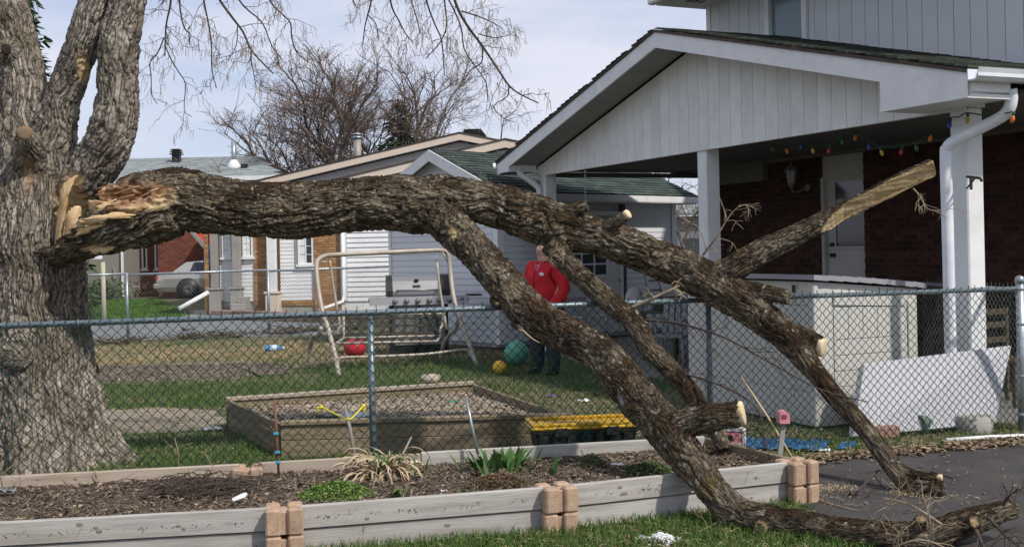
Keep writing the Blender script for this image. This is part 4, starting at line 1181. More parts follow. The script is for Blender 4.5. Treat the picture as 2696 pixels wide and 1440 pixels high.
# ---------------------------------------------------------------- fallen limb
limb = thing('fallen_limb', 'huge broken mossy tree limb lying across the green chain link fence', 'fallen limb', at(1122, 540, 8.95) * Vector((1, 1, 0)) if False else Vector((at(1122, 540, 8.95).x, 8.95, 0)))
MAIN = chain([(150, 672, 8.90, .10), (190, 655, 8.80, .105), (228, 638, 8.74, .125), (278, 606, 8.72, .20), (335, 572, 8.75, .27), (385, 552, 8.78, .285), (430, 541, 8.82, .275), (480, 528, 8.85, .25), (560, 540, 8.88, .222), (669, 552, 8.9, .212), (782, 556, 8.92, .218), (896, 544, 8.95, .206), (1009, 536, 8.95, .212), (1100, 540, 8.95, .225), (1170, 552, 8.95, .19)])
BA = chain([(1080, 530, 8.93, .2), (1150, 565, 8.9, .165), (1235, 643, 8.75, .142), (1320, 736, 8.5, .134), (1405, 830, 8.3, .143), (1512, 890, 8.0, .126), (1592, 940, 7.75, .127), (1648, 1010, 7.55, .134), (1698, 1070, 7.35, .13), (1753, 1130, 7.15, .128), (1808, 1200, 6.95, .115), (1850, 1256, 6.8, .098), (1895, 1310, 6.7, .092), (1945, 1350, 6.62, .092), (2010, 1364, 6.55, .085), (2100, 1377, 6.42, .078), (2200, 1396, 6.28, .078), (2300, 1406, 6.2, .076), (2440, 1408, 6.15, .078), (2540, 1378, 6.15, .077), (2610, 1355, 6.18, .06), (2672, 1335, 6.2, .053)])
BB = chain([(1090, 535, 8.95, .2), (1160, 525, 8.98, .19), (1240, 528, 9.02, .168), (1330, 548, 9.08, .175), (1410, 576, 9.1, .19), (1500, 600, 9.1, .165), (1580, 625, 9.08, .145), (1660, 652, 9.05, .152), (1740, 685, 9.0, .15), (1820, 720, 8.92, .154), (1890, 755, 8.78, .148), (1950, 792, 8.65, .143), (1995, 825, 8.58, .128), (2055, 872, 8.45, .118), (2100, 920, 8.32, .098), (2150, 985, 8.2, .072), (2205, 1050, 8.05, .067), (2255, 1105, 7.9, .063), (2305, 1165, 7.75, .062), (2345, 1218, 7.6, .066), (2372, 1262, 7.5, .05), (2388, 1292, 7.44, .04)])
B1 = chain([(1880, 735, 8.78, .11), (1935, 704, 8.72, .104), (2000, 665, 8.68, .094), (2080, 627, 8.65, .084), (2160, 588, 8.62, .08), (2250, 546, 8.6, .082), (2350, 497, 8.58, .084), (2405, 469, 8.57, .08), (2460, 444, 8.56, .076)])
BC = chain([(1455, 640, 9.02, .1), (1485, 685, 8.97, .09), (1530, 728, 8.85, .08), (1600, 790, 8.6, .08), (1670, 852, 8.5, .078), (1705, 912, 8.4, .075), (1750, 958, 8.3, .072), (1810, 1022, 8.15, .068), (1850, 1080, 8.05, .06), (1890, 1145, 7.95, .055), (1905, 1185, 7.9, .05)])
A1 = chain([(1730, 1130, 7.2, .09), (1800, 1115, 7.05, .085), (1880, 1100, 6.95, .082), (1950, 1088, 6.9, .08)])
B3 = chain([(1960, 760, 8.7, .07), (2020, 772, 8.55, .062), (2078, 783, 8.45, .055)])
B4 = chain([(2075, 878, 8.46, .095), (2128, 900, 8.38, .085), (2162, 914, 8.31, .076)])
k1 = chain([(1480, 565, 9.05, .07), (1515, 553, 9.0, .055), (1546, 540, 8.97, .044)])
k2 = chain([(1600, 600, 9.0, .06), (1630, 580, 8.92, .048), (1650, 566, 8.88, .042)])
k3 = chain([(1185, 600, 8.85, .09), (1192, 612, 8.72, .055), (1196, 618, 8.68, .04)])
k4 = chain([(1305, 790, 8.5, .05), (1308, 800, 8.35, .026), (1309, 804, 8.33, .02)])
k5 = chain([(1360, 850, 8.35, .05), (1370, 864, 8.2, .028), (1374, 868, 8.17, .02)])
f1 = chain([(2340, 1215, 7.6, .05), (2385, 1240, 7.5, .036), (2430, 1252, 7.42, .03), (2472, 1257, 7.38, .028)])
f2 = chain([(2372, 1270, 7.48, .045), (2420, 1287, 7.38, .045), (2455, 1286, 7.32, .048), (2488, 1284, 7.28, .05)])
e1_ = chain([(2420, 1390, 6.15, .045), (2424, 1370, 6.05, .035), (2426, 1362, 6.03, .03)])
e2_ = chain([(2560, 1375, 6.15, .05), (2566, 1374, 6.05, .036), (2567, 1373, 6.03, .03)])
e3_ = chain([(2005, 1375, 6.55, .06), (2002, 1388, 6.46, .045), (2001, 1390, 6.45, .04)])
ALL = [MAIN, BA, BB, B1, BC, A1, B3, B4, k1, k2, k3, k4, k5, f1, f2, e1_, e2_, e3_]
def limb_wood(V, N):
    c = at(325, 517, 8.55)
    w = ell(V, c, (.39, .26, .155), .3, 8, .3)
    w = np.maximum(w, ell(V, at(235, 590, 8.6), (.16, .2, .05), .4, 9, .4))
    w = np.maximum(w, ell(V, at(265, 655, 8.6), (.13, .2, .035), .4, 9, .4))
    for (u, v, y, r) in ((1196, 616, 8.68, .055), (1309, 804, 8.32, .028), (1373, 868, 8.16, .028), (2426, 1364, 6.02, .035), (2567, 1373, 6.02, .04), (2001, 1390, 6.44, .05), (1560, 585, 8.85, .03)):
        w = np.maximum(w, ell(V, at(u, v, y), (r,) * 3, .5, 20, .2) * .8)
    dv = np.zeros_like(V)
    hol = ell(V, at(310, 512, 8.5), (.26, .25, .10), .6, 6, .3)
    dv[:, 1] += hol * .10; dv[:, 2] -= hol * .02
    rough = perlin(V * [9, 13, 16]) * .075 + perlin(V * [18, 30, 34]) * .035
    dv += N * (np.clip(w, 0, 1) * (V[:, 0] < at(450, 0, 8.6).x) * rough)[:, None]
    # ragged broken end
    x0 = at(235, 0, 8.7).x
    rag = np.clip((x0 - V[:, 0]) / .12, 0, 1)
    dv[:, 0] += rag * perlin(V * [2, 22, 22]) * .16
    return w, dv
C_, R_ = B1
def limb_post(V, wood):
    # the upper branch was ripped with a saw along its lower half
    T, E, B = frames(C_)
    lo, hi = C_.min(0) - .15, C_.max(0) + .15
    sel = np.where(((V > lo) & (V < hi)).all(1) & (V[:, 0] > at(2150, 600, 8.62).x))[0]
    S = V[sel]
    d2 = ((S[:, None, :] - C_[None]) ** 2).sum(2); idx = d2.argmin(1)
    q = S - C_[idx]
    nrm = np.array([.22, -.80, -.56]); nrm /= np.linalg.norm(nrm)
    ramp_ = np.clip((S[:, 0] - at(2150, 600, 8.62).x) / .22, 0, 1)
    lim = R_[idx] * (1.05 - 1.05 * ramp_) - .004
    ex = (q * nrm).sum(1) - lim
    m_ = ex > 0
    gr = perlin(S * [3, 24, 24]) * .004
    V[sel[m_]] -= nrm * (ex[m_] + gr[m_])[:, None]
    wood[sel] = np.maximum(wood[sel], np.clip(ex / .006, 0, 1))
    return V, wood
woody('bark_limb', ALL, .0082, 15.5, .042, bark_limb, limb, limb_wood, limb_post, 4, lambda V: np.clip((V[:, 0] < at(470, 0, 8.7).x) * ell(V, at(325, 505, 8.55), (.45, .4, .17), .4, 7, .5), 0, 1))
def end_of(ch, back=2):
    C, R = ch
    return Vector(C[-1]), Vector(C[-1]) - Vector(C[-1 - back]), float(R[-1])
for ch, sc_, push in ((A1, .97, .0), (B4, .97, .0), (k2, .95, .0), (f1, .9, 0)):
    c, ax_, r_ = end_of(ch)
    if ch is BA: ax_ = Vector((.93, -.35, .1))
    if ch is B4: ax_ = Vector((.85, -.5, -.18))
    cut_face(limb, c + ax_.normalized() * .014, ax_, r_ * sc_)
c, ax_, r_ = end_of(B1)
def shard(pts, t, parent, m=wood_m):
    # a torn sheet of wood: ragged outline, thin, slightly curled
    P = [Vector(at(*p)) for p in pts]
    c = sum(P, Vector()) / len(P)
    out = []
    for i in range(len(P)):
        q, r_ = P[i], P[(i + 1) % len(P)]
        for k in range(5):
            e = q.lerp(r_, k / 5); e += (e - c).normalized() * random.uniform(-.014, .014) + Vector((0, random.uniform(-.002, .002), 0))
            out.append(e)
    n_ = len(out)
    back = [o + Vector((.004, t, 0)) for o in out]
    fs = [(n_ * 2, (i + 1) % n_, i) for i in range(n_)] + [(n_ * 2 + 1, n_ + i, n_ + (i + 1) % n_) for i in range(n_)] + [(i, (i + 1) % n_, n_ + (i + 1) % n_, n_ + i) for i in range(n_)]
    return MB().add(out + back + [c + Vector((0, -.002, 0)), c + Vector((0, t, 0))], fs, True).build('splinter', m, parent)
shard([(150, 575, 8.80), (158, 500, 8.80), (172, 476, 8.79), (200, 464, 8.78), (192, 480, 8.78), (178, 505, 8.78), (170, 560, 8.78), (156, 640, 8.79), (142, 662, 8.80)], .03, maple)
shard([(168, 610, 8.76), (176, 560, 8.75), (196, 540, 8.74), (212, 548, 8.73), (214, 590, 8.73), (196, 615, 8.74), (160, 650, 8.77)], .03, maple)
rot_m = mat('rotten_wood', [(.16, .075, .04), (.32, .18, .10), (.48, .33, .20)], 7, stretch=(1, 4, 1), rough=.9, bump=.6, bscale=30)
shard([(212, 578, 8.48), (258, 566, 8.46), (300, 556, 8.46), (352, 566, 8.46), (340, 574, 8.46), (285, 578, 8.46), (240, 590, 8.48)], .03, limb)
shard([(205, 604, 8.52), (250, 592, 8.5), (278, 590, 8.5), (240, 606, 8.5), (200, 622, 8.54)], .03, limb)
shard([(228, 660, 8.62), (262, 650, 8.6), (300, 648, 8.6), (296, 658, 8.6), (250, 668, 8.6)], .02, limb)
shard([(160, 636, 8.62), (205, 618, 8.6), (225, 612, 8.6), (205, 628, 8.6), (165, 648, 8.62)], .02, limb, stake_grey) if False else None
for _ in range(10):
    u, v = random.uniform(240, 400), random.uniform(490, 560)
    dxx = random.uniform(20, 50)
    splinter(at(u + dxx, v - dxx * random.uniform(.1, .5), 8.5), at(u, v, 8.48), random.uniform(.003, .006), .004, limb, random.choice((rot_m, wood_m)))
# ---------------------------------------------------------------- twigs
twig_m = mat('twig_bark', [(.05, .036, .03), (.09, .068, .055)], 9, rough=.9)
twig_pale = mat('dry_twig', [(.22, .165, .11), (.36, .29, .20)], 8, rough=.9)
seed_m = mat('hanging_seed', [(.23, .17, .11), (.33, .26, .17)], 9, rough=.9)
def rod(mb, P, r0, r1, n=4):
    k = len(P)
    mb.tube(P, [r0 + (r1 - r0) * i / (k - 1) for i in range(k)], n, caps=False)
def droop(P, d, L, n, g, wig):
    out = [Vector(P)]; d = Vector(d).normalized()
    for i in range(n):
        d = (d + Vector((random.gauss(0, wig), random.gauss(0, wig), random.gauss(0, wig) + g))).normalized()
        out.append(out[-1] + d * L / n)
    return out
def hang(mb, sd_, P, L, r, depth):
    """side shoots: sag, then turn their tips up; seed strings hang from the tips"""
    for i in range(1, len(P)):
        seg = P[i] - P[i - 1]
        for _ in range(1):
            if random.random() > (.78, .5, .28)[depth]: continue
            t = seg.normalized()
            side = t.cross(Vector((random.gauss(0, .35), random.choice((-1, 1)) * 1.0, random.gauss(0, .35)))).normalized()
            d = (t * random.uniform(.3, .9) + side * random.uniform(.5, 1.1))
            l_ = L * random.uniform(.45, 1.1)
            Q = droop(P[i - 1].lerp(P[i], random.random()), d, l_, 6, -.08, .24)
            rod(mb, Q, r, r * .45)
            if depth < 2: hang(mb, sd_, Q, L * .48, r * .7, depth + 1)
            for _ in range(random.randint(0, 3)):
                q = Q[-1].lerp(Q[-2], random.random())
                h = random.uniform(.03, .085)
                w = .0011
                dx = random.gauss(0, .014)
                sd_.add([q + Vector((-w, 0, 0)), q + Vector((w, 0, 0)), q + Vector((dx + w, random.gauss(0, .006), -h)), q + Vector((dx - w, 0, -h))], [(0, 1, 2, 3)])
STEMS = [  # hanging shoots of the crown (u, v) with distance
    ([(452, -60), (449, 10), (437, 70), (434, 150)], 8.7, .011), ([(434, 120), (452, 160), (470, 190), (488, 222), (485, 290), (505, 308)], 8.7, .006),
    ([(432, 100), (415, 140), (395, 165), (398, 200), (400, 250), (415, 275)], 8.72, .006), ([(468, -60), (475, 30), (486, 76), (500, 90), (498, 118)], 8.6, .008),
    ([(528, -60), (538, 10), (550, 70), (557, 120), (558, 185), (570, 232)], 8.65, .009), ([(545, -80), (572, -10), (610, 45), (640, 85), (660, 130), (690, 165), (720, 195)], 8.55, .012),
    ([(590, -60), (640, 15), (690, 60), (715, 120), (745, 160)], 8.7, .008), ([(690, -60), (712, 5), (745, 40), (765, 62), (768, 100), (782, 140), (808, 162)], 8.6, .008),
    ([(660, 130), (662, 165), (668, 195), (675, 235)], 8.55, .005), ([(625, 70), (622, 120), (600, 160)], 8.5, .005),
    ([(985, -80), (978, 0), (968, 40), (960, 75), (955, 120)], 8.6, .008), ([(968, 40), (990, 65), (995, 100)], 8.6, .005),
    ([(1015, -60), (1032, 20), (1050, 55), (1068, 90), (1090, 115)], 8.55, .008), ([(1110, -70), (1125, 10), (1145, 65), (1162, 105), (1168, 165), (1170, 200)], 8.5, .008),
    ([(1165, -60), (1172, 20), (1176, 70), (1160, 110), (1140, 135), (1120, 155)], 8.6, .007), ([(1180, -70), (1200, 10), (1228, 65), (1270, 122), (1312, 185), (1342, 228), (1372, 250), (1418, 272)], 8.5, .012),
    ([(1270, 122), (1268, 165), (1240, 185), (1222, 215)], 8.5, .006), ([(1215, 30), (1262, 45), (1300, 62), (1325, 78)], 8.5, .006), ([(1340, 228), (1335, 255), (1300, 280), (1325, 312), (1355, 322)], 8.5, .005),
    ([(1260, 90), (1300, 100), (1338, 95)], 8.55, .005), ([(1150, -60), (1210, 60), (1222, 130), (1255, 180), (1280, 220), (1285, 265)], 8.7, .007),
    ([(1060, -60), (1085, 10), (1100, 60), (1105, 90)], 8.75, .007), ([(925, -60), (930, 5), (945, 25)], 8.7, .006)]
OV = [Vector(c) for c in L3[0]]
for pts, y, r in STEMS:
    mb, sd_ = MB(), MB()
    P = [Vector(p) for p in smooth_path([tuple(at(u, v, y + .05 * i)) for i, (u, v) in enumerate(pts)], 3)]
    if pts[0][1] < 0:
        top = min(OV, key=lambda q: (q - P[0]).length + 10 * max(0, P[0].z - q.z))
        rod(mb, [Vector(p) for p in smooth_path([tuple(top), tuple(top.lerp(P[0], .5) + Vector((.08, 0, .1))), tuple(P[0])], 3)], r * 1.5, r)
    rod(mb, P, r, r * .45, 6)
    hang(mb, sd_, P[:: 2] if len(P) > 12 else P, .26, max(.0024, r * .33), 0)
    bo = mb.build('branch', twig_m, maple)
    tag(sd_.build('seed_strings', seed_m, bo), kind='stuff')
# ================================================================== CHAIN LINK FENCES
def link_fence(th_, A, B, z0, z1, wire_m, r, name='chain_link_mesh', w=.036):
    A, B = Vector(A), Vector(B); d = (B - A); L = d.length; d /= L
    nrm = Vector((-d.y, d.x, 0))
    mb_v, mb_f = [], []
    K = int((z1 - z0) / w)
    tri = [Vector((math.cos(t), math.sin(t))) for t in (0, 2.094, 4.189)]
    for k in range(int(L / w)):
        b0 = len(mb_v)
        for j in range(K + 1):
            ph = (j + k) % 2
            jit = random.uniform(-.003, .003)
            p = A + d * (w * (k + ph) + jit) + nrm * ((.0035 if ph else -.0035)) + Vector((0, 0, z0 + j * w))
            for t in tri: mb_v.append(p + d * t.x * r + nrm * t.y * r)
        for j in range(K):
            for t in range(3):
                t2 = (t + 1) % 3
                mb_f.append((b0 + j * 3 + t, b0 + j * 3 + t2, b0 + j * 3 + 3 + t2, b0 + j * 3 + 3 + t))
        if k % 2 == 0:                       # twisted tips above the rail
            tip = A + d * (w * k) + Vector((0, 0, z0 + K * w))
            b1 = len(mb_v)
            for q in (tip, tip + d * random.uniform(-.016, .016) + Vector((0, 0, random.uniform(.02, .05)))):
                for t in tri: mb_v.append(q + d * t.x * r + nrm * t.y * r)
            for t in range(3): mb_f.append((b1 + t, b1 + (t + 1) % 3, b1 + 3 + (t + 1) % 3, b1 + 3 + t))
    return np_mesh(name, mb_v, mb_f, wire_m, th_)
fA, fB = Vector((-4.3, 8.5 - .3 * 4.3, 0)), Vector((4.33, 9.8, 0))
gf = thing('chain_link_fence', 'green chain link fence with blue grey rail under the fallen limb', 'fence', (0, 8.5, 0))
MB().tube([fA + Vector((0, 0, 1.215)), fB + Vector((0, 0, 1.215))], .02, 10).build('top_rail', galv_blue, gf)
def fpt(u):
    r_ = ray(u, 800); t = 8.5 / (1 - .3 * r_.x) if True else 0
    return Vector((r_.x * t, t, 0))
for u in (-90, 973, 1866):
    p = fpt(u)
    pl = MB().tube([p + Vector((0, .035, -.1)), p + Vector((0, .035, 1.2))], .024, 12).build('fence_post', galv_blue, gf)
    MB().lathe([(.026, 0), (.03, .01), (.03, .03), (.02, .045)], (p.x, p.y + .035, 1.16), 12).build('rail_cap', galv, pl)
cp_ = MB().tube([fB + Vector((.03, 0, -.1)), fB + Vector((.03, 0, 1.27))], .036, 16).build('corner_post', galv, gf)
MB().lathe([(.04, 0), (.041, .03), (.036, .05), (.02, .065), (.002, .07)], (fB.x + .03, fB.y, 1.26), 16).build('post_cap', galv, cp_)
for z_ in (1.2, .9, .45, .12):
    MB().lathe([(.039, 0), (.041, .002), (.041, .023), (.039, .025)], (fB.x + .03, fB.y, z_), 14).build('tension_band', galv, cp_)
nf = (fB - fA).normalized().cross(Vector((0, 0, 1)))
link_fence(gf, fA + nf * .028, fB + nf * .028, .03, 1.25, green_wire, .0037)
for i in range(15):
    ring = MB()
    p = fA.lerp(fB, (i + .4) / 15) + Vector((0, 0, 1.215))
    ring.tube([p + Vector((.004 * k, .026 * math.cos(k * .9), .026 * math.sin(k * .9))) for k in range(9)], .0022, 5)
    ring.build('wire_tie', galv, gf)
rf_ = thing('return_fence', 'grey chain link fence running back from the corner post to the house', 'fence', (4.28, 10.8, 0))
q0, q1 = fB + Vector((.02, .05, 1.2)), Vector((4.2, 11.75, 1.2))
MB().tube([q0, q1], .02, 10).build('top_rail', galv, rf_)
link_fence(rf_, (fB.x + .02, fB.y + .05, 0), (4.2, 11.75, 0), .03, 1.24, grey_wire, .002)
bf = thing('grey_chain_link_fence', 'grey galvanized chain link fence in front of the bungalow', 'fence', (-5, 23.4, 0))
b0, b1, b2, b3 = at(150, 0, 22.2), at(318, 0, 22.5), at(690, 0, 23.4), at(1032, 0, 25.2)
bp = [Vector((q.x, q.y, 0)) for q in (b0, b1, b2, b3)]
for a, c in zip(bp[:-1], bp[1:]):
    MB().tube([a + Vector((0, 0, 1.3)), c + Vector((0, 0, 1.32))], .024, 8).build('top_rail', galv, bf)
    link_fence(bf, a + Vector((0, -.03, 0)), c + Vector((0, -.03, 0)), .04, 1.3, grey_wire, .0028)
for p in bp[1:]:
    MB().tube([p - Vector((0, 0, .1)), p + Vector((0, 0, 1.34))], .03, 10).build('fence_post', galv, bf)
# ================================================================== RAISED BEDS
wood_grey = mat('weathered_board', [(.27, .255, .235), (.40, .385, .36), (.47, .455, .43)], 3.5, stretch=(.7, 9, 9), rough=.88, bump=.55, bscale=12, bstretch=(.6, 14, 14), bdist=.006, rnd=.08, dirt=((.25, .20, .15), .5, 1.6), lo=.25, hi=.75)
wood_tan = mat('tan_board', [(.25, .205, .16), (.37, .315, .25), (.43, .375, .31)], 3.5, stretch=(.7, 9, 9), rough=.88, bump=.5, bscale=12, bstretch=(.6, 14, 14), bdist=.005, rnd=.08, dirt=((.16, .11, .07), .5, 2.2), lo=.25, hi=.75)
wood_old = mat('old_box_board', [(.135, .105, .068), (.22, .175, .115), (.27, .22, .155)], 3.5, stretch=(.7, 9, 9), rough=.9, bump=.5, bscale=12, bstretch=(.6, 14, 14), bdist=.005, rnd=.1, dirt=((.07, .06, .045), .6, 2.5), lo=.25, hi=.75)
knot_m = mat('wood_knot', [(.19, .15, .115), (.26, .215, .17)], 30, rough=.9)
def plank(parent, A, B, z0, z1, th, m, name='plank', back=True, knots=0, za=0, zb_=0):
    """board from A to B (front lower edge), thickness away from the viewer"""
    A, B = Vector((A[0], A[1], z0 + za)), Vector((B[0], B[1], z0 + zb_))
    M, L = bar_between(A, B)
    o = MB().cbox(0, L, 0, th, 0, z1 - z0, .005).build(name, m, parent, M)
    for _ in range(knots):
        x, z_ = random.uniform(.1, L - .1), random.uniform(.025, z1 - z0 - .025)
        r_ = random.uniform(.005, .010)
        MB().lathe([(r_ * 1.25, 0), (r_, .0012), (r_ * .5, .0016)], n=10, axis='y').build('knot', knot_m, o, M @ Matrix.Translation((x, 0, z_)) @ Matrix.Rotation(math.pi, 4, 'Z') @ Matrix.Diagonal((1.5, 1, 1, 1)))
    return o
FA, FB_, FC, FD = Vector((-3.2, 5.99)), Vector((-1.29, 6.27)), Vector((.227, 6.66)), Vector((1.79, 7.27))
EA, EB, EF = Vector((-3.7, 7.25)), Vector((-1.79, 7.57)), Vector((1.36, 8.2))
bed = thing('raised_bed', 'long weathered wooden raised garden bed edging the lawn in front', 'raised bed', (-.5, 6.9, 0))
for A_, B_, kn in ((FA, FB_, 5), (FB_, FC, 1), (FC, FD, 4)):
    t = (B_ - A_).normalized(); hh = .255
    plank(bed, A_ + t * .07 - Vector((0, .0)), B_ - t * .07, .128, hh, .04, wood_grey, knots=kn)
    plank(bed, A_ + t * .05 + Vector((0, .014)), B_ - t * .05 + Vector((0, .014)), -.02, .122, .04, wood_grey, knots=1)
t = (EB - EA).normalized()
plank(bed, EA, EB - t * .05, .13, .26, .04, wood_tan, knots=4); plank(bed, EA + Vector((0, .01)), EB + Vector((0, .01)) - t * .05, -.02, .126, .04, wood_tan)
t = (EF - EB).normalized()
mid = EB.lerp(EF, .36)
plank(bed, EB + t * .07, mid, .13, .262, .04, wood_tan, knots=2); plank(bed, mid + t * .005, EF, .13, .27, .04, wood_grey, knots=4, zb_=.0)
plank(bed, EB + t * .07 + Vector((0, .01)), EF + Vector((0, .01)), -.02, .126, .04, wood_tan)
t = (FD - EF).normalized()
plank(bed, EF, FD - t * .08, .13, .26, .04, wood_old); plank(bed, EF + Vector((.012, 0)), FD - t * .08 + Vector((.012, 0)), -.02, .126, .04, wood_old)
block_m = mat('planter_block', [(.37, .255, .175), (.48, .345, .25)], 30, rough=.95, bump=.8, bscale=140, bdist=.006, rnd=.10, dirt=((.20, .135, .09), .55, 14), spec=.15)
def block_mesh():
    b_ = MB(); a = .035; c = .102
    for sx in (-1, 1):
        for sy in (-1, 1):
            x0, x1 = sorted((sx * .018, sx * c)); y0, y1 = sorted((sy * .023, sy * c))
            b_.cbox(x0, x1, y0, y1, 0, .148, .011)
    b_.cbox(-.075, .075, -.075, .075, .002, .128, .004)
    return b_.mesh('planter_block', block_m)
blm = block_mesh()
stacks = [(FB_, .2, 'left front', 'at the left joint of the front boards'), (FC, .30, 'middle front', 'at the middle joint of the front boards'), (FD, .42, 'right front', 'at the driveway end of the garden bed'), (EB, .17, 'back', 'at the joint of the back boards')]
for P_, rz, w_, wh in stacks:
    for lv, z_ in (('lower', -.035), ('upper', .115)):
        o = link_mesh('planter_block', blm, None, rotM((P_.x, P_.y + .02, z_ - (.02 if w_ == 'back' else 0)), rz + (random.uniform(-.05, .05))))
        tag(o, f'{"buried lower" if lv == "lower" else "upper"} tan slotted concrete block {wh}', 'concrete block', 'slotted planter blocks of the garden bed')
soil_m = mat('dark_soil', [(.055, .040, .028), (.11, .08, .055), (.075, .055, .04)], 12, rough=.97, bump=.9, bscale=40, bdist=.03)
def heightgrid(name, corners, nu, nv, z, amp, m, kind, nf=4):
    a, b_, c, d = [np.array(q) for q in corners]
    V = []
    for i in range(nu + 1):
        for j in range(nv + 1):
            s_, t_ = i / nu, j / nv
            V.append([*((a * (1 - s_) + b_ * s_) * (1 - t_) + (d * (1 - s_) + c * s_) * t_), 0])
    V = np.array(V); V[:, 2] = z + perlin(np.c_[V[:, :2] * nf, np.zeros(len(V))]) * amp + perlin(np.c_[V[:, :2] * nf * 4, np.ones(len(V))]) * amp * .5
    F = [(i * (nv + 1) + j, (i + 1) * (nv + 1) + j, (i + 1) * (nv + 1) + j + 1, i * (nv + 1) + j + 1) for i in range(nu) for j in range(nv)]
    o = np_mesh(name, V, F, m, None, True)
    return tag(o, kind=kind)
def soilz(x, y): return .185
heightgrid('garden_soil', [(FA.x, FA.y + .04), (FB_.x, FB_.y + .04), (EB.x, EB.y), (EA.x, EA.y)], 60, 40, .185, .018, soil_m, 'structure')
heightgrid('garden_soil', [(FB_.x, FB_.y + .04), (FC.x, FC.y + .04), (EB.x * .45 + EF.x * .55, EB.y * .45 + EF.y * .55), (EB.x, EB.y)], 60, 40, .185, .018, soil_m, 'structure')
heightgrid('garden_soil', [(FC.x, FC.y + .04), (FD.x - .02, FD.y + .04), (EF.x, EF.y), (EB.x * .45 + EF.x * .55, EB.y * .45 + EF.y * .55)], 60, 40, .185, .018, soil_m, 'structure')
# sandbox
sb = thing('sandbox', 'low square wooden sandbox filled with wood chips behind the green fence', 'sandbox', (-1.1, 10.4, 0))
q1, q2, q3, q4 = (Vector(at(738, 1112, 9.2).xy), Vector(at(1506, 1094, 9.3).xy), Vector(at(1250, 1003, 11.7).xy), Vector(at(596, 1050, 10.8).xy))
def sbside(a, b, cap):
    plank(sb, a, b, 0, .14, .04, wood_old); plank(sb, a, b, .142, .262, .04, wood_old, knots=2)
    d_ = (b - a).normalized(); n_ = Vector((d_.y, -d_.x))
    if cap: plank(sb, a + n_ * .02, b + n_ * .02, .264, .30, .085, wood_tan if cap == 2 else wood_old, name='cap_board')
sbside(q1, q2, 1); sbside(q4, q3, 2); sbside(q1, q4, 1) if False else None
for a, b in ((q4, q1), (q2, q3)):
    d_ = (b - a).normalized(); i_ = d_ * .05
    plank(sb, a + i_, b - i_, 0, .14, .04, wood_old); plank(sb, a + i_, b - i_, .142, .275, .04, wood_old)
sand_m = mat('chip_sand', [(.28, .235, .18), (.42, .36, .29), (.22, .18, .135)], 14, rough=.95, bump=.7, bscale=60, bdist=.02)
heightgrid('sandbox_fill', [tuple(q1), tuple(q2), tuple(q3), tuple(q4)], 50, 50, .195, .02, sand_m, 'structure')
stone_m = mat('pale_stone', [(.28, .24, .20), (.42, .37, .31)], 6, rough=.9, bump=.5, bscale=30)
def rock(name, c, r, sc, m, label, cat, group=None, rz=0):
    b_ = MB().ball((0, 0, 0), r, 20, 12, sc)
    V = np.array([tuple(v) for v in b_.v]); V *= (1 + perlin(V / r * 1.3 + np.array(c)) * .25)[:, None]
    b_.v = [tuple(v) for v in V]
    return tag(b_.build(name, m, None, rotM(c, rz)), label, cat, group)
p = at(1133, 1006, 11.6)
rock('stone', (p.x, p.y, .35), .09, (1.15, .7, .55), stone_m, 'pale rounded stone resting on the back edge of the sandbox', 'stone', rz=.3)
# ================================================================== YARD OBJECTS
yellow_m = mat('yellow_plastic', [(.52, .31, .02), (.62, .39, .035)], 4, rough=.45, spec=.4, dirt=((.16, .12, .06), .4, 4))
tote = thing('storage_tote', 'black plastic storage tote with dirty yellow lid beside the sandbox', 'storage tote', (.52, 8.95, 0), rz=.12)
tw = WM[tote.name]
def tl(mb, name, m, par=tote): return mb.build(name, m, par, tw)
b_ = MB(); hx_, hy_, tz = .41, .18, .25
b_.hexa([(-hx_ + .05, -hy_ + .03, 0), (hx_ - .05, -hy_ + .03, 0), (hx_ - .05, hy_ - .03, 0), (-hx_ + .05, hy_ - .03, 0), (-hx_ + .01, -hy_ + .005, tz), (hx_ - .01, -hy_ + .005, tz), (hx_ - .01, hy_ - .005, tz), (-hx_ + .01, hy_ - .005, tz)])
for i in range(7):
    x = -.33 + i * .11
    b_.box(x - .035, x + .035, -hy_ - .006, -hy_ + .02, .05, tz - .02)
b_.cbox(-hx_, hx_, -hy_ - .012, hy_ + .012, tz - .03, tz - .002, .006)
bo = tl(b_, 'bin', black_m)
lid = MB()
lid.cbox(-hx_ - .02, hx_ + .02, -hy_ - .025, hy_ + .025, tz, tz + .03, .012)
for (x0, x1, y0, y1) in ((-hx_ - .015, hx_ + .015, -hy_ - .02, -hy_ + .015), (-hx_ - .015, hx_ + .015, hy_ - .015, hy_ + .02), (-hx_ - .015, -hx_ + .02, -hy_ + .016, hy_ - .016), (hx_ - .02, hx_ + .015, -hy_ + .016, hy_ - .016)):
    lid.cbox(x0, x1, y0, y1, tz + .028, tz + .055, .008)
for i in range(5):
    x = -.3 + i * .15
    lid.cbox(x - .05, x + .05, -hy_ * .6, hy_ * .6, tz + .027, tz + .036, .006)
tl(lid, 'lid', yellow_m)
for x in (-.2, .2): tl(MB().cbox(x - .05, x + .05, -hy_ - .038, -hy_ - .026, tz - .045, tz + .02, .004), 'latch', black_m)
def ball_obj(u, vb, r, m, label):
    g = gnd(u, vb)
    o = MB().ball((0, 0, 0), r, 28, 18).build('ball', m, None, rotM((g.x, g.y + r * .6, r * .97), random.random(), random.random()))
    tag(o, label, 'ball', 'balls left on the lawn')
red_ball = mat('red_ball', [(.42, .02, .035), (.50, .035, .05)], 3, rough=.4); grn_ball = mat('mint_ball', [(.10, .34, .23), (.13, .40, .28)], 3, rough=.4); yel_ball = mat('yellow_ball', [(.55, .34, .03), (.63, .42, .05)], 3, rough=.45, dirt=((.2, .13, .04), .5, 12))
ball_obj(932, 945, .17, red_ball, 'shiny red ball lying under the swing seat')
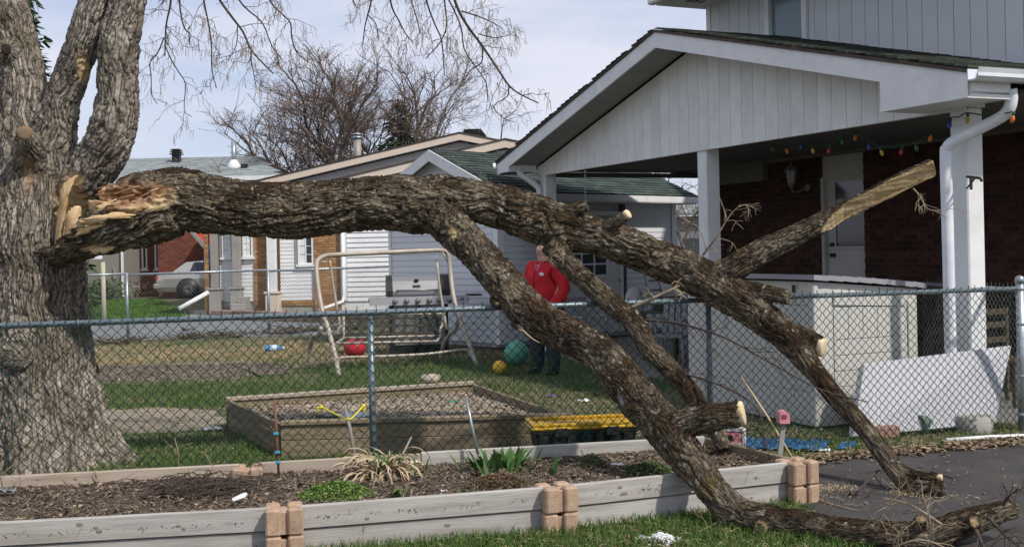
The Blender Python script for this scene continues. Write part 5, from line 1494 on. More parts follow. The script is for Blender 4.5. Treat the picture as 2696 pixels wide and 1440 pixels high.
ball_obj(1360, 962, .175, grn_ball, 'large mint green ball beside the dark trousers of the person')
ball_obj(1316, 987, .095, yel_ball, 'small yellow ball on the lawn in front of the mint green one')
# blue bottle
g = gnd(722, 926)
bt_ = thing('water_bottle', 'crumpled blue plastic water bottle lying on the dry lawn', 'bottle', (g.x, g.y, .06), rz=.1)
M = WM[bt_.name]
blue_pl = mat('blue_plastic', [(.06, .17, .38), (.12, .28, .52)], 8, rough=.25, spec=.5)
MB().lathe([(.02, -.155), (.05, -.15), (.058, -.12), (.052, -.10), (.058, -.08), (.057, .06), (.05, .09), (.024, .12), (.02, .14)], n=16, axis='x').build('bottle_body', blue_pl, bt_, M)
MB().lathe([(.0585, -.06), (.0595, -.055), (.0595, .04), (.0585, .045)], n=16, axis='x').build('label_band', mat('pale_label', [(.35, .48, .62), (.6, .68, .75)], 9, rough=.5), bt_, M)
MB().lathe([(.021, .141), (.022, .145), (.022, .165), (.018, .168)], n=12, axis='x').build('cap', white_trim, bt_, M)
# ---- swing
tube_m = mat('beige_tube', [(.34, .30, .255), (.44, .40, .345)], 6, rough=.5, metal=.15, dirt=((.26, .15, .08), .6, 7))
sw_ = thing('garden_swing', 'old beige tubular garden swing with woven seat back in front of the barbecue', 'swing', at(1030, 960, 16.2) * 1.0)
sw_.location = (at(1030, 960, 16.2).x, 16.2, 0); WM[sw_.name] = Matrix.Translation(sw_.location)
main = [at(893, 990, 15.25), at(879, 922, 15.4), at(862, 860, 15.55), at(848, 815, 15.65), at(838, 760, 15.75), at(833, 705, 15.85), at(838, 685, 15.9), at(856, 674, 15.95), at(900, 670, 16.0), at(1010, 665, 16.3), at(1120, 660, 16.6), at(1165, 660, 16.75), at(1180, 672, 16.78), at(1186, 720, 16.75), at(1195, 785, 16.6), at(1215, 850, 16.45), at(1240, 920, 16.3), at(1256, 964, 16.2)]
MB().tube(smooth_path([tuple(p) for p in main], 5), .034, 12).build('frame_tube', tube_m, sw_)
rl = [at(836, 745, 15.8), at(843, 800, 15.9), at(846, 862, 16.0), at(838, 880, 16.05), at(825, 884, 16.1), at(818, 900, 16.15), at(813, 972, 16.3)]
MB().tube(smooth_path([tuple(p) for p in rl[2:]], 5), .03, 10).build('rear_leg', tube_m, sw_)
rr_ = [at(1192, 770, 16.65), at(1206, 830, 16.8), at(1200, 865, 16.9), at(1185, 880, 17.0), at(1168, 905, 17.05), at(1160, 952, 17.1)]
MB().tube(smooth_path([tuple(p) for p in rr_], 5), .03, 10).build('rear_leg', tube_m, sw_)
MB().tube(smooth_path([tuple(at(*p)) for p in ((890, 962, 15.3), (890, 948, 15.32), (900, 941, 15.4), (1000, 938, 15.7), (1120, 932, 16.0), (1215, 921, 16.25), (1232, 925, 16.28), (1240, 940, 16.28))], 4), .02, 8).build('cross_bar', tube_m, sw_)
for a, b in (((846, 690, 15.87), (862, 690, 15.9)), ((1165, 665, 16.7), (1180, 690, 16.76))):
    MB().tube([at(*a), at(*b)], .014, 6).build('corner_brace', tube_m, sw_)
for P_ in (((868, 684, 15.98), (876, 745, 15.98), (888, 815, 15.95), (897, 868, 15.9)), ((1150, 690, 16.7), (1158, 760, 16.65), (1168, 820, 16.6), (1176, 868, 16.55))):
    MB().tube(smooth_path([tuple(at(*p)) for p in P_], 4), .02, 8).build('hanger_arm', tube_m, sw_)
    MB().tube([at(P_[0][0], P_[0][1] - 18, P_[0][2]), at(*P_[0])], .006, 6).build('hanger_hook', galv, sw_)
strap_m = mat('woven_strap', [(.036, .032, .026), (.06, .053, .043)], 5, rough=.9, spec=.1)
bl_, br_, tl_, tr_ = at(905, 885, 16.15), at(1160, 884, 16.7), at(912, 832, 16.45), at(1168, 826, 17.0)
bl_ = at(905, 890, 16.1); tl_ = at(905, 828, 16.4)
seat_n = (br_ - bl_).cross(tl_ - bl_).normalized()
for i in range(9):
    f = (i + .5) / 9
    a, b = bl_.lerp(br_, f), tl_.lerp(tr_, f)
    w = (br_ - bl_).normalized() * .026
    MB().prism([a - w, a + w, b + w, b - w], seat_n * .006).build('strap', strap_m, sw_)
for j in range(3):
    f = (j + .5) / 3
    a, b = bl_.lerp(tl_, f), br_.lerp(tr_, f)
    h_ = (tl_ - bl_).normalized() * .022
    MB().prism([a - h_ - seat_n * .008, b - h_ - seat_n * .008, b + h_ - seat_n * .008, a + h_ - seat_n * .008], seat_n * .005).build('strap', strap_m, sw_)
fr_ = MB()
fr_.tube([bl_, br_], .018, 8); fr_.tube([tl_, tr_], .018, 8); fr_.tube([bl_, tl_], .018, 8); fr_.tube([br_, tr_], .018, 8)
fr_.build('back_frame', tube_m, sw_)
sf = [at(885, 904, 15.75), at(1150, 898, 16.3)]
fr_ = MB(); fr_.tube([bl_, sf[0]], .016, 8); fr_.tube([br_, sf[1]], .016, 8); fr_.tube(sf, .018, 8)
fr_.build('seat_frame', tube_m, sw_)
for i in range(9):
    f = (i + .5) / 9
    a, b = sf[0].lerp(sf[1], f), bl_.lerp(br_, f)
    w = (br_ - bl_).normalized() * .035
    MB().prism([a - w, a + w, b + w, b - w], (0, 0, .006)).build('strap', strap_m, sw_)
arm = [at(888, 880, 15.75), at(892, 862, 15.8), at(905, 858, 16.1)]
MB().tube(smooth_path([tuple(p) for p in arm], 4), .016, 8).build('armrest', tube_m, sw_)
arm = [at(1156, 876, 16.3), at(1162, 860, 16.35), at(1172, 856, 16.8)]
MB().tube(smooth_path([tuple(p) for p in arm], 4), .016, 8).build('armrest', tube_m, sw_)
# ---- barbecue
steel = mat('stainless_steel', [(.22, .22, .225), (.29, .29, .295)], 4, stretch=(.3, 1, 12), rough=.38, metal=.5)
gx = at(1083, 0, 18.3).x
bbq = thing('barbecue', 'stainless gas barbecue with black hood ends against the white shed', 'barbecue', (gx, 18.3, 0), rz=.16)
GM = WM[bbq.name]
gb = lambda mb, n_, m_, par=None: mb.build(n_, m_, par or bbq, GM)
cab = gb(MB().cbox(-.46, .46, -.25, .25, .1, .82, .01), 'cabinet', black_m)
for s_ in (-1, 1):
    do = gb(MB().cbox(min(.01 * s_, .4 * s_), max(.01 * s_, .4 * s_), -.275, -.252, .16, .80, .006), 'door', steel)
    gb(MB().tube([(s_ * .05, -.31, .45), (s_ * .05, -.31, .72)], .01, 8), 'handle', steel, do)
gb(MB().cbox(-.78, .80, -.28, .26, .83, .90, .01), 'side_shelf', steel)
cpn = gb(MB().hexa([(-.78, -.34, .80), (.78, -.34, .80), (.78, -.27, .80), (-.78, -.27, .80), (-.78, -.30, .93), (.78, -.30, .93), (.78, -.27, .93), (-.78, -.27, .93)]), 'control_panel', steel)
for x in (-.18, .0, .18, -.36 + .0, .34, .5):
    K_ = MB().lathe([(.045, .0), (.043, -.012), (.034, -.014), (.03, -.05), (.026, -.052)], (x - .02, -.325, .865), 14, 'y')
    gb(K_, 'knob', steel, cpn)
K_ = MB().lathe([(.045, .003), (.045, -.004)], (.66, -.32, .865), 14, 'y'); gb(K_, 'side_knob', steel, cpn)
gb(MB().box(.80, 1.02, -.2, .22, .91, .935), 'side_table', black_m)
hood = MB(); P_ = [(-.5, -.26, .93), (-.5, -.25, 1.02), (-.5, -.17, 1.17), (-.5, -.05, 1.25), (-.5, .12, 1.26), (-.5, .24, 1.15), (-.5, .26, .93)]
hood.prism([Vector(p) + Vector((.09, 0, 0)) for p in P_], (.74, 0, 0))
ho = gb(hood, 'hood', steel)
for x0, wdt in ((-.5, .088), (.332, .17)):
    gb(MB().prism([Vector((x0, p[1] - .008, p[2] + (.008 if p[2] > 1 else 0))) for p in P_], (wdt, 0, 0)), 'hood_end', black_metal, ho)
gb(MB().tube([(-.36, -.32, 1.03), (.32, -.32, 1.03)], .014, 10), 'handle', steel, ho)
for x in (-.33, .29): gb(MB().tube([(x, -.32, 1.03), (x, -.25, 1.03)], .012, 8), 'handle_bracket', black_metal, ho)
gb(MB().ball((-.03, -.19, 1.18), .03, 12, 8, (1.3, .5, 1)), 'gauge', black_metal, ho)
gb(MB().hexa([(-.09, -.235, 1.075), (.03, -.235, 1.075), (.03, -.225, 1.075), (-.09, -.225, 1.075), (-.09, -.217, 1.11), (.03, -.217, 1.11), (.03, -.205, 1.11), (-.09, -.205, 1.11)]), 'badge', black_metal, ho)
gb(MB().box(-.46, .46, -.25, .25, .03, .098), 'base_shelf', black_metal)
for x in (-.42, .42):
    for y in (-.2, .2): gb(MB().lathe([(.035, -.015), (.04, -.01), (.04, .01), (.035, .015)], (x, y, .04), 12, 'x'), 'wheel', black_m)
gb(MB().tube(smooth_path([(-.72, -.2, .905), (-.65, -.24, .93), (-.58, -.2, .91), (-.5, -.25, .925)], 5), .006, 5), 'red_cord', red_m)
# ---- deck box (horizontal resin shed)
resin = mat('cream_resin', [(.50, .495, .465), (.57, .565, .53)], 3, rough=.6, bump=.15, bscale=40, dirt=((.25, .23, .19), .35, 3))
lid_m = mat('grey_resin', [(.24, .235, .26), (.31, .305, .33)], 3, rough=.6, bump=.15, bscale=40)
k0 = at(2152, 1130, 10.06)
DF = Fr(k0.x, k0.y, -.407, .914, -.914, -.407)       # left side wall
DR = Fr(k0.x, k0.y, .914, .407, .407, -.914)         # front
dbx = thing('deck_box', 'big cream resin storage box with grey lid between the fence and the carport', 'storage box', (k0.x, k0.y, 0))
DL, DW, DH = 2.05, 1.17, 1.30
MB().hexa([DR.pt(0, 0, .02), DR.pt(DW, 0, .02), DR.pt(DW, -DL, .02), DR.pt(0, -DL, .02), DR.pt(0, 0, DH), DR.pt(DW, 0, DH - .1), DR.pt(DW, -DL, DH - .1), DR.pt(0, -DL, DH)]).build('body', resin, dbx)
for i in range(9):
    a = .06 + i * .215
    MB().cbox(a, min(a + .211, DL - .03), .0, .009, .32, 1.08, .003, DF).build('side_panel', resin, dbx)
MB().cbox(.06, DL - .05, 0, .009, 1.09, 1.24, .003, DF).build('side_panel', resin, dbx)
MB().cbox(.06, DL - .05, 0, .009, .06, .31, .003, DF).build('side_panel', resin, dbx)
MB().cbox(-.02, .06, -.03, .03, .02, 1.29, .01, DF).build('corner_post', resin, dbx)
for i in range(5):
    a = .2 + i * .165
    MB().cbox(a, a + .161, .0, .010, .78, 1.06, .003, DR).build('door_panel', resin, dbx)
MB().prism([DR.pt(.2, 0, 1.09), DR.pt(1.03, 0, 1.05), DR.pt(1.03, 0, 1.14), DR.pt(.2, 0, 1.21)], DR.pt(0, .02, 0) - DR.pt(0, 0, 0)).build('door_panel', resin, dbx)
for z_ in (.08, .22, .36, .50, .64):
    MB().cbox(.2, 1.03, .0, .010, z_, z_ + .134, .003, DR).build('door_panel', resin, dbx)
MB().cbox(1.05, 1.16, .0, .016, .06, 1.1, .006, DR).build('corner_post', resin, dbx)
N_ = 8
for i in range(N_):
    f0, f1_ = i / N_, (i + 1) / N_
    za, zb_ = DH + .02 - .11 * f0 ** 1.3, DH + .02 - .11 * f1_ ** 1.3
    x0, x1 = -.05 + (DW + .12) * f0, -.05 + (DW + .12) * f1_
    MB().hexa([DR.pt(x0, .06, za), DR.pt(x1, .06, zb_ - .008), DR.pt(x1, -DL - .03, zb_ - .008), DR.pt(x0, -DL - .03, za), DR.pt(x0, .06, za + .045), DR.pt(x1, .06, zb_ + .037), DR.pt(x1, -DL - .03, zb_ + .037), DR.pt(x0, -DL - .03, za + .045)]).build('lid_panel', lid_m, dbx)
for s_ in (.25, .9): MB().box(s_, s_ + .03, .018, .03, 1.2, 1.27, DF).build('hinge', black_m, dbx)
# ---- white panel leaning behind the fence
foam = mat('white_panel', [(.50, .50, .53), (.55, .55, .58)], 2, rough=.5)
BL, BR, TR_, TL_ = at(2246, 1150, 9.52), at(2621, 1113, 9.82), at(2664, 908, 10.10), at(2275, 957, 9.84)
BL.z = max(BL.z, .02)
nn = (BR - BL).cross(TL_ - BL).normalized()
if nn.y < 0: nn = -nn
pnl = MB().prism([BL, BR, TR_, TL_], nn * .11)
o = tag(pnl.build('foam_board', foam), 'thick white foam board leaning at an angle behind the fence', 'foam board')
bv = o.modifiers.new('b', 'BEVEL'); bv.width = .008; bv.segments = 2
g = gnd(2575, 1140); g.y += .12
tag(MB().lathe([(.17, -.1), (.165, .13), (.15, .14)], (g.x, g.y, 0), 18).build('concrete_footing', concrete), 'round grey concrete footing under the leaning white panel', 'footing')
pgreen = mat('green_pipe', [(.10, .17, .135), (.15, .225, .18)], 5, rough=.6, dirt=((.1, .09, .07), .5, 8))
pa, pb = at(2416, 1146, 9.7), at(2500, 1140, 10.0)
pv_ = MB(); prof = []
for i in range(14): prof += [(.068, i * .03), (.08, i * .03 + .008), (.08, i * .03 + .02), (.068, i * .03 + .028)]
inner = [(.064, prof[-1][1]), (.06, 0.001)]
vs = MB().lathe(prof, n=18, axis='x')
vs.f = vs.f[:-2]; vs.sm = vs.sm[:-2]
M, _ = bar_between((pa.x, pa.y, .085), (pb.x, pb.y, .085))
po = tag(vs.build('corrugated_pipe', pgreen, None, M), 'green corrugated drain pipe lying below the white panel', 'drain pipe')
so = po.modifiers.new('s', 'SOLIDIFY'); so.thickness = .006
tag(MB().tube([gnd(2490, 1160, .02), gnd(2600, 1152, .02), gnd(2760, 1146, .02)], .022, 10).build('white_pipe', white_trim), 'white plastic pipe lying along the bottom of the fence', 'pipe')
pk = mat('pink_brick', [(.30, .17, .13), (.38, .23, .18)], 12, rough=.95, bump=.4, bscale=60)
g = gnd(2335, 1154)
tag(MB().cbox(-.11, .11, -.05, .05, 0, .1, .012).build('loose_brick', pk, None, rotM((g.x, g.y + .03, 0), .3)), 'loose pinkish brick on the ground by the white panel', 'brick')
# blue tarp on the ground
def crumple(name, pts, h, m, label, cat, nu=24, nv=10, th=.004, seed=0):
    a, b_, c, d = [np.array(p.to_tuple()) for p in pts]
    V = []
    for i in range(nu + 1):
        for j in range(nv + 1):
            s_, t_ = i / nu, j / nv
            V.append((a * (1 - s_) + b_ * s_) * (1 - t_) + (d * (1 - s_) + c * s_) * t_)
    V = np.array(V); L_ = np.linalg.norm(a - b_)
    q = np.c_[V[:, :2], np.full(len(V), seed)]
    V[:, 2] = .012 + h * np.abs(perlin(q * 2.2 / L_ * 2.5)) + h * .5 * np.abs(perlin(q * 7 / L_ * 2.5))
    V[:, :2] += np.stack([perlin(q * 5 / L_), perlin(q * 5 / L_ + 9)], 1) * L_ * .04
    F = [(i * (nv + 1) + j, (i + 1) * (nv + 1) + j, (i + 1) * (nv + 1) + j + 1, i * (nv + 1) + j + 1) for i in range(nu) for j in range(nv)]
    o = np_mesh(name, V, F, m)
    so = o.modifiers.new('s', 'SOLIDIFY'); so.thickness = th
    return tag(o, label, cat)
crumple('ground_tarp', [gnd(1962, 1186), gnd(2170, 1190), gnd(2185, 1166), gnd(1958, 1156)], .03, blue_tarp_m, 'crumpled blue tarpaulin on the ground behind the fence', 'tarpaulin')
crumple('tarp_scrap', [gnd(2205, 1186), gnd(2258, 1178), gnd(2252, 1166), gnd(2212, 1170)], .02, blue_tarp_m, 'small scrap of blue tarpaulin right of the big crumpled one', 'tarpaulin', seed=4)
# pink box, pink mailbox on a stake, other stakes
pink_m = mat('pink_plastic', [(.55, .20, .24), (.64, .28, .32)], 4, rough=.5); pale_m = mat('pale_plastic', [(.62, .58, .60), (.68, .65, .66)], 4, rough=.5)
g = gnd(1935, 1180)
pb_ = thing('toy_box', 'pink and white toy house lying against the corner of the bed', 'toy', (g.x, g.y + .05, 0), rz=-.2)
PM = WM[pb_.name]
MB().cbox(-.085, .06, -.07, .07, 0, .14, .01).build('body', pink_m, pb_, PM)
MB().cbox(.062, .10, -.07, .07, 0, .12, .008).build('side', pale_m, pb_, PM)
MB().prism([(-.09, -.075, .142), (.10, -.075, .142), (.05, -.075, .17), (-.05, -.075, .17)], (0, .15, 0)).build('roof', pale_m, pb_, PM)
MB().box(-.05, -.005, -.076, -.071, .07, .11).build('opening', black_m, pb_, PM)
MB().box(-.06, .05, -.076, -.0705, .025, .05).build('label_patch', pale_m, pb_, PM)
stake_m = mat('grey_stake', [(.20, .185, .17), (.30, .28, .255)], 6, stretch=(6, 6, .6), rough=.9)
ms_ = thing('stake', 'grey wooden stake topped by a pink toy mailbox at the bed end', 'stake', (at(2052, 0, 7.55).x, 7.55, .15))
a_, b2_ = at(2050, 1222, 7.55), at(2063, 1112, 7.6)
M, L_ = bar_between(a_, b2_, up=Vector((0, 1, 0)))
MB().cbox(0, L_, -.016, .016, -.012, .012, .003).build('shaft', stake_m, ms_, M)
c_ = at(2062, 1112, 7.6)
hd = MB(); pr = [(-.034, 0), (.034, 0), (.034, .05), (.026, .07), (.01, .08), (-.01, .08), (-.026, .07), (-.034, .05)]
hd.prism([c_ + Vector((x, -.05, z)) for x, z in pr], (0, .1, 0))
ho = hd.build('mailbox', pink_m, ms_)
MB().box(c_.x - .02, c_.x + .012, c_.y - .056, c_.y - .051, c_.z + .035, c_.z + .06).build('slot', mat('dark_pink', [(.2, .05, .07), (.25, .07, .09)], 3), ho)
rust = mat('rusty_metal', [(.13, .045, .03), (.20, .085, .055)], 9, rough=.85)
rs = thing('plant_stake', 'rusty red metal stake with blue clips in the garden bed', 'stake', (at(730, 0, 7.45).x, 7.45, .15))
MB().tube([at(734, 1252, 7.45), at(729, 1160, 7.47), at(723, 1052, 7.5)], .009, 6).build('shaft', rust, rs)
clip_m = mat('blue_clip', [(.04, .25, .40), (.06, .32, .48)], 3, rough=.5)
for u, v in ((727, 1141), (731, 1190), (732, 1216)):
    p = at(u, v, 7.45); MB().cbox(p.x - .016, p.x + .016, p.y - .016, p.y + .012, p.z - .008, p.z + .008, .003).build('clip', clip_m, rs)
tag(MB().tube([at(1259, 1196, 7.75), at(1240, 1110, 7.8), at(1227, 1046, 7.85)], .011, 7).build('stake', galv), 'leaning pale grey metal stake behind the green iris leaves', 'stake')
tag(MB().tube([at(938, 1225, 7.7), at(922, 1130, 7.74), at(912, 1090, 7.76), at(907, 1066, 7.78)], [.014, .012, .012, .008], 7).build('stake', stake_m), 'dark weathered stake holding up the yellow twine', 'stake')
tag(MB().tube([at(1047, 1222, 7.55), at(1083, 1150, 7.7)], [.009, .006], 6).build('stick', stake_m), 'short grey stick leaning beside the dead lily clump', 'stick')
tag(MB().tube([gnd(2106, 1240, .1), at(2020, 1095, 7.7), at(1951, 991, 8.25)], [.009, .008, .006], 6).build('cane', mat('straw_cane', [(.42, .33, .17), (.5, .41, .24)], 8, rough=.8)), 'thin straw coloured cane leaning over the end of the bed', 'cane')
twine = mat('yellow_twine', [(.62, .55, .04), (.7, .62, .06)], 6, rough=.7)
tt = thing('twine', 'bright yellow twine knotted to the fence and looped round the dark stake', 'twine', at(918, 1102, 7.76))
MB().tube(smooth_path([tuple(at(*p)) for p in ((845, 1070, 8.06), (880, 1088, 7.9), (917, 1103, 7.74), (938, 1088, 7.9), (959, 1066, 8.14))], 5), .006, 6).build('cord', twine, tt)
for u, v, y in ((846, 1072, 8.05), (957, 1068, 8.13)):
    p = at(u, v, y); kn = MB()
    kn.ball(p, .016, 8, 6)
    for _ in range(3): kn.tube([p, p + Vector((random.uniform(-.05, .03), random.uniform(-.02, .01), random.uniform(-.07, .03)))], .004, 5)
    kn.build('knot', twine, tt)
pn = thing('pan', 'black frying pan with silver rim left in the sandbox', 'pan', (at(935, 1095, 9.55).x, 9.55, .23), rz=.2)
PM = WM[pn.name]
MB().lathe([(.10, -.02), (.125, .0), (.15, .06), (.152, .062), (.146, .062), (.12, .008), (.02, .004)], n=24).build('bowl', black_metal, pn, PM)
MB().lathe([(.1535, .045), (.155, .05), (.155, .062), (.1535, .065)], n=24).build('rim', galv, pn, PM)
MB().tube([(-.15, -.03, .05), (-.22, -.05, .065), (-.33, -.08, .075)], [.012, .014, .012], 8).build('handle', black_m, pn, PM)
# ---- wooden chair behind the fence on the right
wc = thing('wooden_chair', 'small wooden slatted chair in the dark behind the return fence', 'chair', (at(2640, 0, 11.3).x, 11.3, 0), rz=.5)
CM = WM[wc.name]; wcm = mat('chair_wood', [(.07, .048, .03), (.11, .08, .05)], 4, stretch=(1, 1, 6), rough=.7)
MB().cbox(-.22, .22, -.22, .22, .42, .46, .008).build('seat', wcm, wc, CM)
for x in (-.2, .2):
    for y in (-.2, .2): MB().cbox(x - .02, x + .02, y - .02, y + .02, 0, .418 if y < 0 else .95, .004).build('leg', wcm, wc, CM)
for z_ in (.6, .75, .88): MB().cbox(-.178, .178, .185, .21, z_, z_ + .06, .004).build('back_slat', wcm, wc, CM)
# ---- things under the carport
pl_m = mat('grey_plastic_chair', [(.22, .22, .23), (.29, .29, .30)], 3, rough=.6)
def patio_chair(loc, rz, label):
    c_ = thing('patio_chair', label, 'chair', loc, 'plastic chairs under the carport', rz)
    M = WM[c_.name]
    MB().cbox(-.24, .24, -.23, .22, .40, .43, .01).build('seat', pl_m, c_, M)
    for i in range(5): MB().hexa([(-.22 + i * .09, .21, .44), (-.15 + i * .09, .21, .44), (-.15 + i * .09, .23, .44), (-.22 + i * .09, .23, .44), (-.22 + i * .09, .30, .86), (-.15 + i * .09, .30, .86), (-.15 + i * .09, .32, .86), (-.22 + i * .09, .32, .86)]).build('back_slat', pl_m, c_, M)
    MB().cbox(-.24, .24, .295, .325, .862, .92, .008).build('top_rail', pl_m, c_, M)
    for x in (-.22, .22):
        for y in (-.2, .2): MB().tube([(x, y, .4), (x * 1.12, y * 1.15, 0)], .02, 8).build('leg', pl_m, c_, M)
        MB().cbox(x - .025, x + .025, -.22, .26, .62, .645, .006).build('armrest', pl_m, c_, M)
        MB().tube([(x, -.2, .43), (x, -.2, .62)], .016, 6).build('arm_support', pl_m, c_, M)
patio_chair((at(1525, 0, 16.8).x, 16.8, 0), .6, 'grey plastic chair beside the red jacket under the carport')
patio_chair((at(1750, 0, 15.6).x, 15.6, 0), -.5, 'grey plastic chair next to the ladder under the carport')
patio_chair((at(1785, 0, 17.6).x, 17.6, 0), 2.6, 'grey plastic chair with its back against the far end of the shed')
alu = mat('aluminium', [(.34, .34, .34), (.44, .44, .44)], 5, rough=.45, metal=.5)
ld = thing('step_ladder', 'folded aluminium step ladder leaning on the shed wall', 'ladder', (at(1715, 0, 18.6).x, 18.6, 0))
a0, a1 = at(1698, 716, 19.4), at(1735, 930, 18.5); a1.z = 0; off = Vector((.32, .2, 0))
for o_ in (Vector(), off): MB().tube([a1 + o_, a0 + o_ * .7], .03, 6).build('rail', alu, ld)
for i in range(7):
    f = (i + .6) / 7.5
    MB().tube([a1.lerp(a0, f), (a1 + off).lerp(a0 + off * .7, f)], .02, 6).build('rung', alu, ld)
bagm = mat('white_bag', [(.36, .36, .38), (.46, .46, .48)], 3, rough=.6, bump=.5, bscale=10, bdist=.05)
p = at(1672, 790, 17.6)
rock('plastic_bag', (p.x, p.y, p.z - .05), .2, (.75, .6, 1.25), bagm, 'grey white plastic bag hung on clutter beside the shed door', 'bag')
tb = thing('work_table', 'dark work table piled with boxes under the carport roof', 'table', (at(1760, 0, 16.6).x, 16.6, 0), rz=.9)
TM = WM[tb.name]
MB().cbox(-.5, .5, -.3, .3, .68, .72, .008).build('table_top', wcm, tb, TM)
for x in (-.45, .45):
    for y in (-.25, .25): MB().cbox(x - .025, x + .025, y - .025, y + .025, 0, .678, .004).build('leg', wcm, tb, TM)
for (x, y, w_, h_, m_, lab, c_) in ((-.25, 0, .3, .2, black_m, 'black crate on the left end of the work table', 'crate'), (.2, .05, .26, .14, lid_m, 'low grey carton on the work table', 'box')):
    q = TM @ Vector((x, y, .722))
    tag(MB().cbox(-w_ / 2, w_ / 2, -.13, .13, 0, h_, .01).build('crate' if c_ == 'crate' else 'carton', m_, None, rotM(q, .9)), lab, c_)
# loose pole and pots by the far driveway
tag(MB().tube([at(471, 813, 29.0), at(548, 770, 29.6)], .06, 8).build('white_pole', white_trim), 'white pole leaning on the bungalow porch by the lawn', 'pole')
terr = mat('pot_grey', [(.32, .33, .34), (.40, .41, .42)], 4, rough=.7)
g = gnd(411, 777)
tag(MB().lathe([(.22, 0), (.36, .2), (.4, .42), (.43, .44), (.43, .52), (.36, .52), (.34, .46)], (g.x, g.y, 0), 18).build('flower_pot', terr), 'pale grey garden urn beside the silver car', 'pot')
g = gnd(383, 780)
tag(MB().lathe([(.3, 0), (.4, .4), (.42, .42), (.36, .42), (.34, .36)], (g.x, g.y, 0), 16).build('flower_pot', black_m), 'black plastic plant pot left of the pale urn', 'pot')
# ---- silver car
cp0 = at(420, 785, 44.5); cm_ = mat('silver_paint', [(.40, .385, .36), (.46, .44, .41)], 2, rough=.3, metal=.5, coat=.5)
car = thing('parked_car', 'silver sedan parked by the red brick house with its tail towards the left', 'car', (cp0.x, 44.5, 0), rz=.1)
KM = WM[car.name]
st_ = [(0, .42, .80, .62), (.05, .30, .92, .76), (.35, .28, .99, .84), (1.0, .26, 1.00, .88), (2.2, .25, .97, .89), (3.4, .26, .93, .88), (4.2, .28, .84, .84), (4.6, .32, .74, .72), (4.68, .40, .62, .55)]
V, F = [], []
for x, zb_, zt, hw in st_:
    prof = [(-hw * .9, zb_), (-hw, zb_ + .18), (-hw, zt - .22), (-hw * .93, zt - .04), (-hw * .75, zt), (hw * .75, zt), (hw * .93, zt - .04), (hw, zt - .22), (hw, zb_ + .18), (hw * .9, zb_)]
    V += [(x, y, z) for y, z in prof]
for i in range(len(st_) - 1):
    for k in range(10): F.append((i * 10 + k, i * 10 + (k + 1) % 10, i * 10 + 10 + (k + 1) % 10, i * 10 + 10 + k))
F += [tuple(range(9, -1, -1)), tuple((len(st_) - 1) * 10 + k for k in range(10))]
MB().add(V, F, False).build('body', cm_, car, KM)
gh = [(.62, 1.0, .70, 1.0), (1.15, 1.40, .62, 1.0), (1.8, 1.45, .62, .98), (2.5, 1.43, .62, .97), (3.25, .95, .70, .95)]
V, F = [], []
for x, zt, hw, zb_ in gh: V += [(x, -.80, zb_), (x, -hw, zt), (x, hw, zt), (x, .80, zb_)]
for i in range(4):
    for k in range(3): F.append((i * 4 + k, i * 4 + k + 1, i * 4 + 5 + k, i * 4 + 4 + k))
MB().add(V, F, False).build('cabin', cm_, car, KM)
MB().add([(.72, -.66, 1.045), (.72, .66, 1.045), (1.13, .57, 1.365), (1.13, -.57, 1.365)], [(0, 1, 2, 3)]).build('rear_window', glass_dark, car, KM @ Matrix.Translation((-.02, 0, .02)))
MB().add([(1.3, -.812, 1.0), (2.9, -.80, 1.0), (2.45, -.655, 1.38), (1.45, -.655, 1.39)], [(0, 1, 2, 3)]).build('side_window', glass_dark, car, KM)
dark_rim = mat('dark_rim', [(.05, .05, .052), (.09, .09, .092)], 5, rough=.5)
tail = mat('tail_lamp', [(.42, .015, .02), (.5, .03, .03)], 3, rough=.2)
for y in (-.66, .5): MB().cbox(-.0, .12, y - .1, y + .2 if y > 0 else y + .12, .70, .86, .02).build('tail_light', tail, car, KM)
MB().cbox(-.08, .25, -.80, .80, .38, .60, .05).build('bumper', cm_, car, KM)
for x in (1.25, 3.75):
    for y in (-.80, .80):
        w_ = MB().lathe([(.2, -.1), (.32, -.09), (.33, 0), (.32, .09), (.2, .1)], (x, y, .33), 22, 'y').build('wheel', black_m, car, KM)
        MB().lathe([(.2, -.105 if y < 0 else .085), (.19, -.115 if y < 0 else .115), (.04, -.10 if y < 0 else .1)], (x, y, .33), 18, 'y').build('rim', dark_rim, w_, KM)
        if y < 0: MB().lathe([(.02, -.101), (.43, -.1), (.43, -.06), (.02, -.05)], (x, y, .37), 22, 'y').build('wheel_arch', black_m, car, KM)
# ================================================================== PERSON
def skin(name, verts, edges, radii, m, parent, root=0, sub=2):
    me = bpy.data.meshes.new(name)
    me.from_pydata(verts, edges, [])
    o = bpy.data.objects.new(name, me); COL.objects.link(o)
    o.modifiers.new('s', 'SKIN')
    for i, r in enumerate(radii):
        r = r if isinstance(r, tuple) else (r, r)
        me.skin_vertices[0].data[i].radius = r
    me.skin_vertices[0].data[root].use_root = True
    sb_ = o.modifiers.new('ss', 'SUBSURF'); sb_.levels = sub; sb_.render_levels = sub
    dg = bpy.context.evaluated_depsgraph_get()
    m2 = bpy.data.meshes.new_from_object(o.evaluated_get(dg))
    bpy.data.objects.remove(o)
    m2.materials.clear(); m2.materials.append(m)
    m2.polygons.foreach_set('use_smooth', np.ones(len(m2.polygons), bool))
    m2.name = name
    return m2
px, py = at(1416, 0, 14.9).x, 14.9
man = thing('person', 'person in a red zip jacket and dark trousers standing behind the fallen limb', 'person', (px, py, 0), rz=-.75)
HM = WM[man.name]
red_j = mat('red_fleece', [(.40, .012, .02), (.52, .02, .03)], 5, rough=.85, bump=.5, bscale=9, bdist=.03)
trou = mat('dark_trousers', [(.022, .024, .028), (.04, .042, .048)], 5, rough=.9, bump=.4, bscale=10, bdist=.03)
skin_m = mat('skin', [(.50, .30, .235), (.56, .35, .28)], 6, rough=.55)
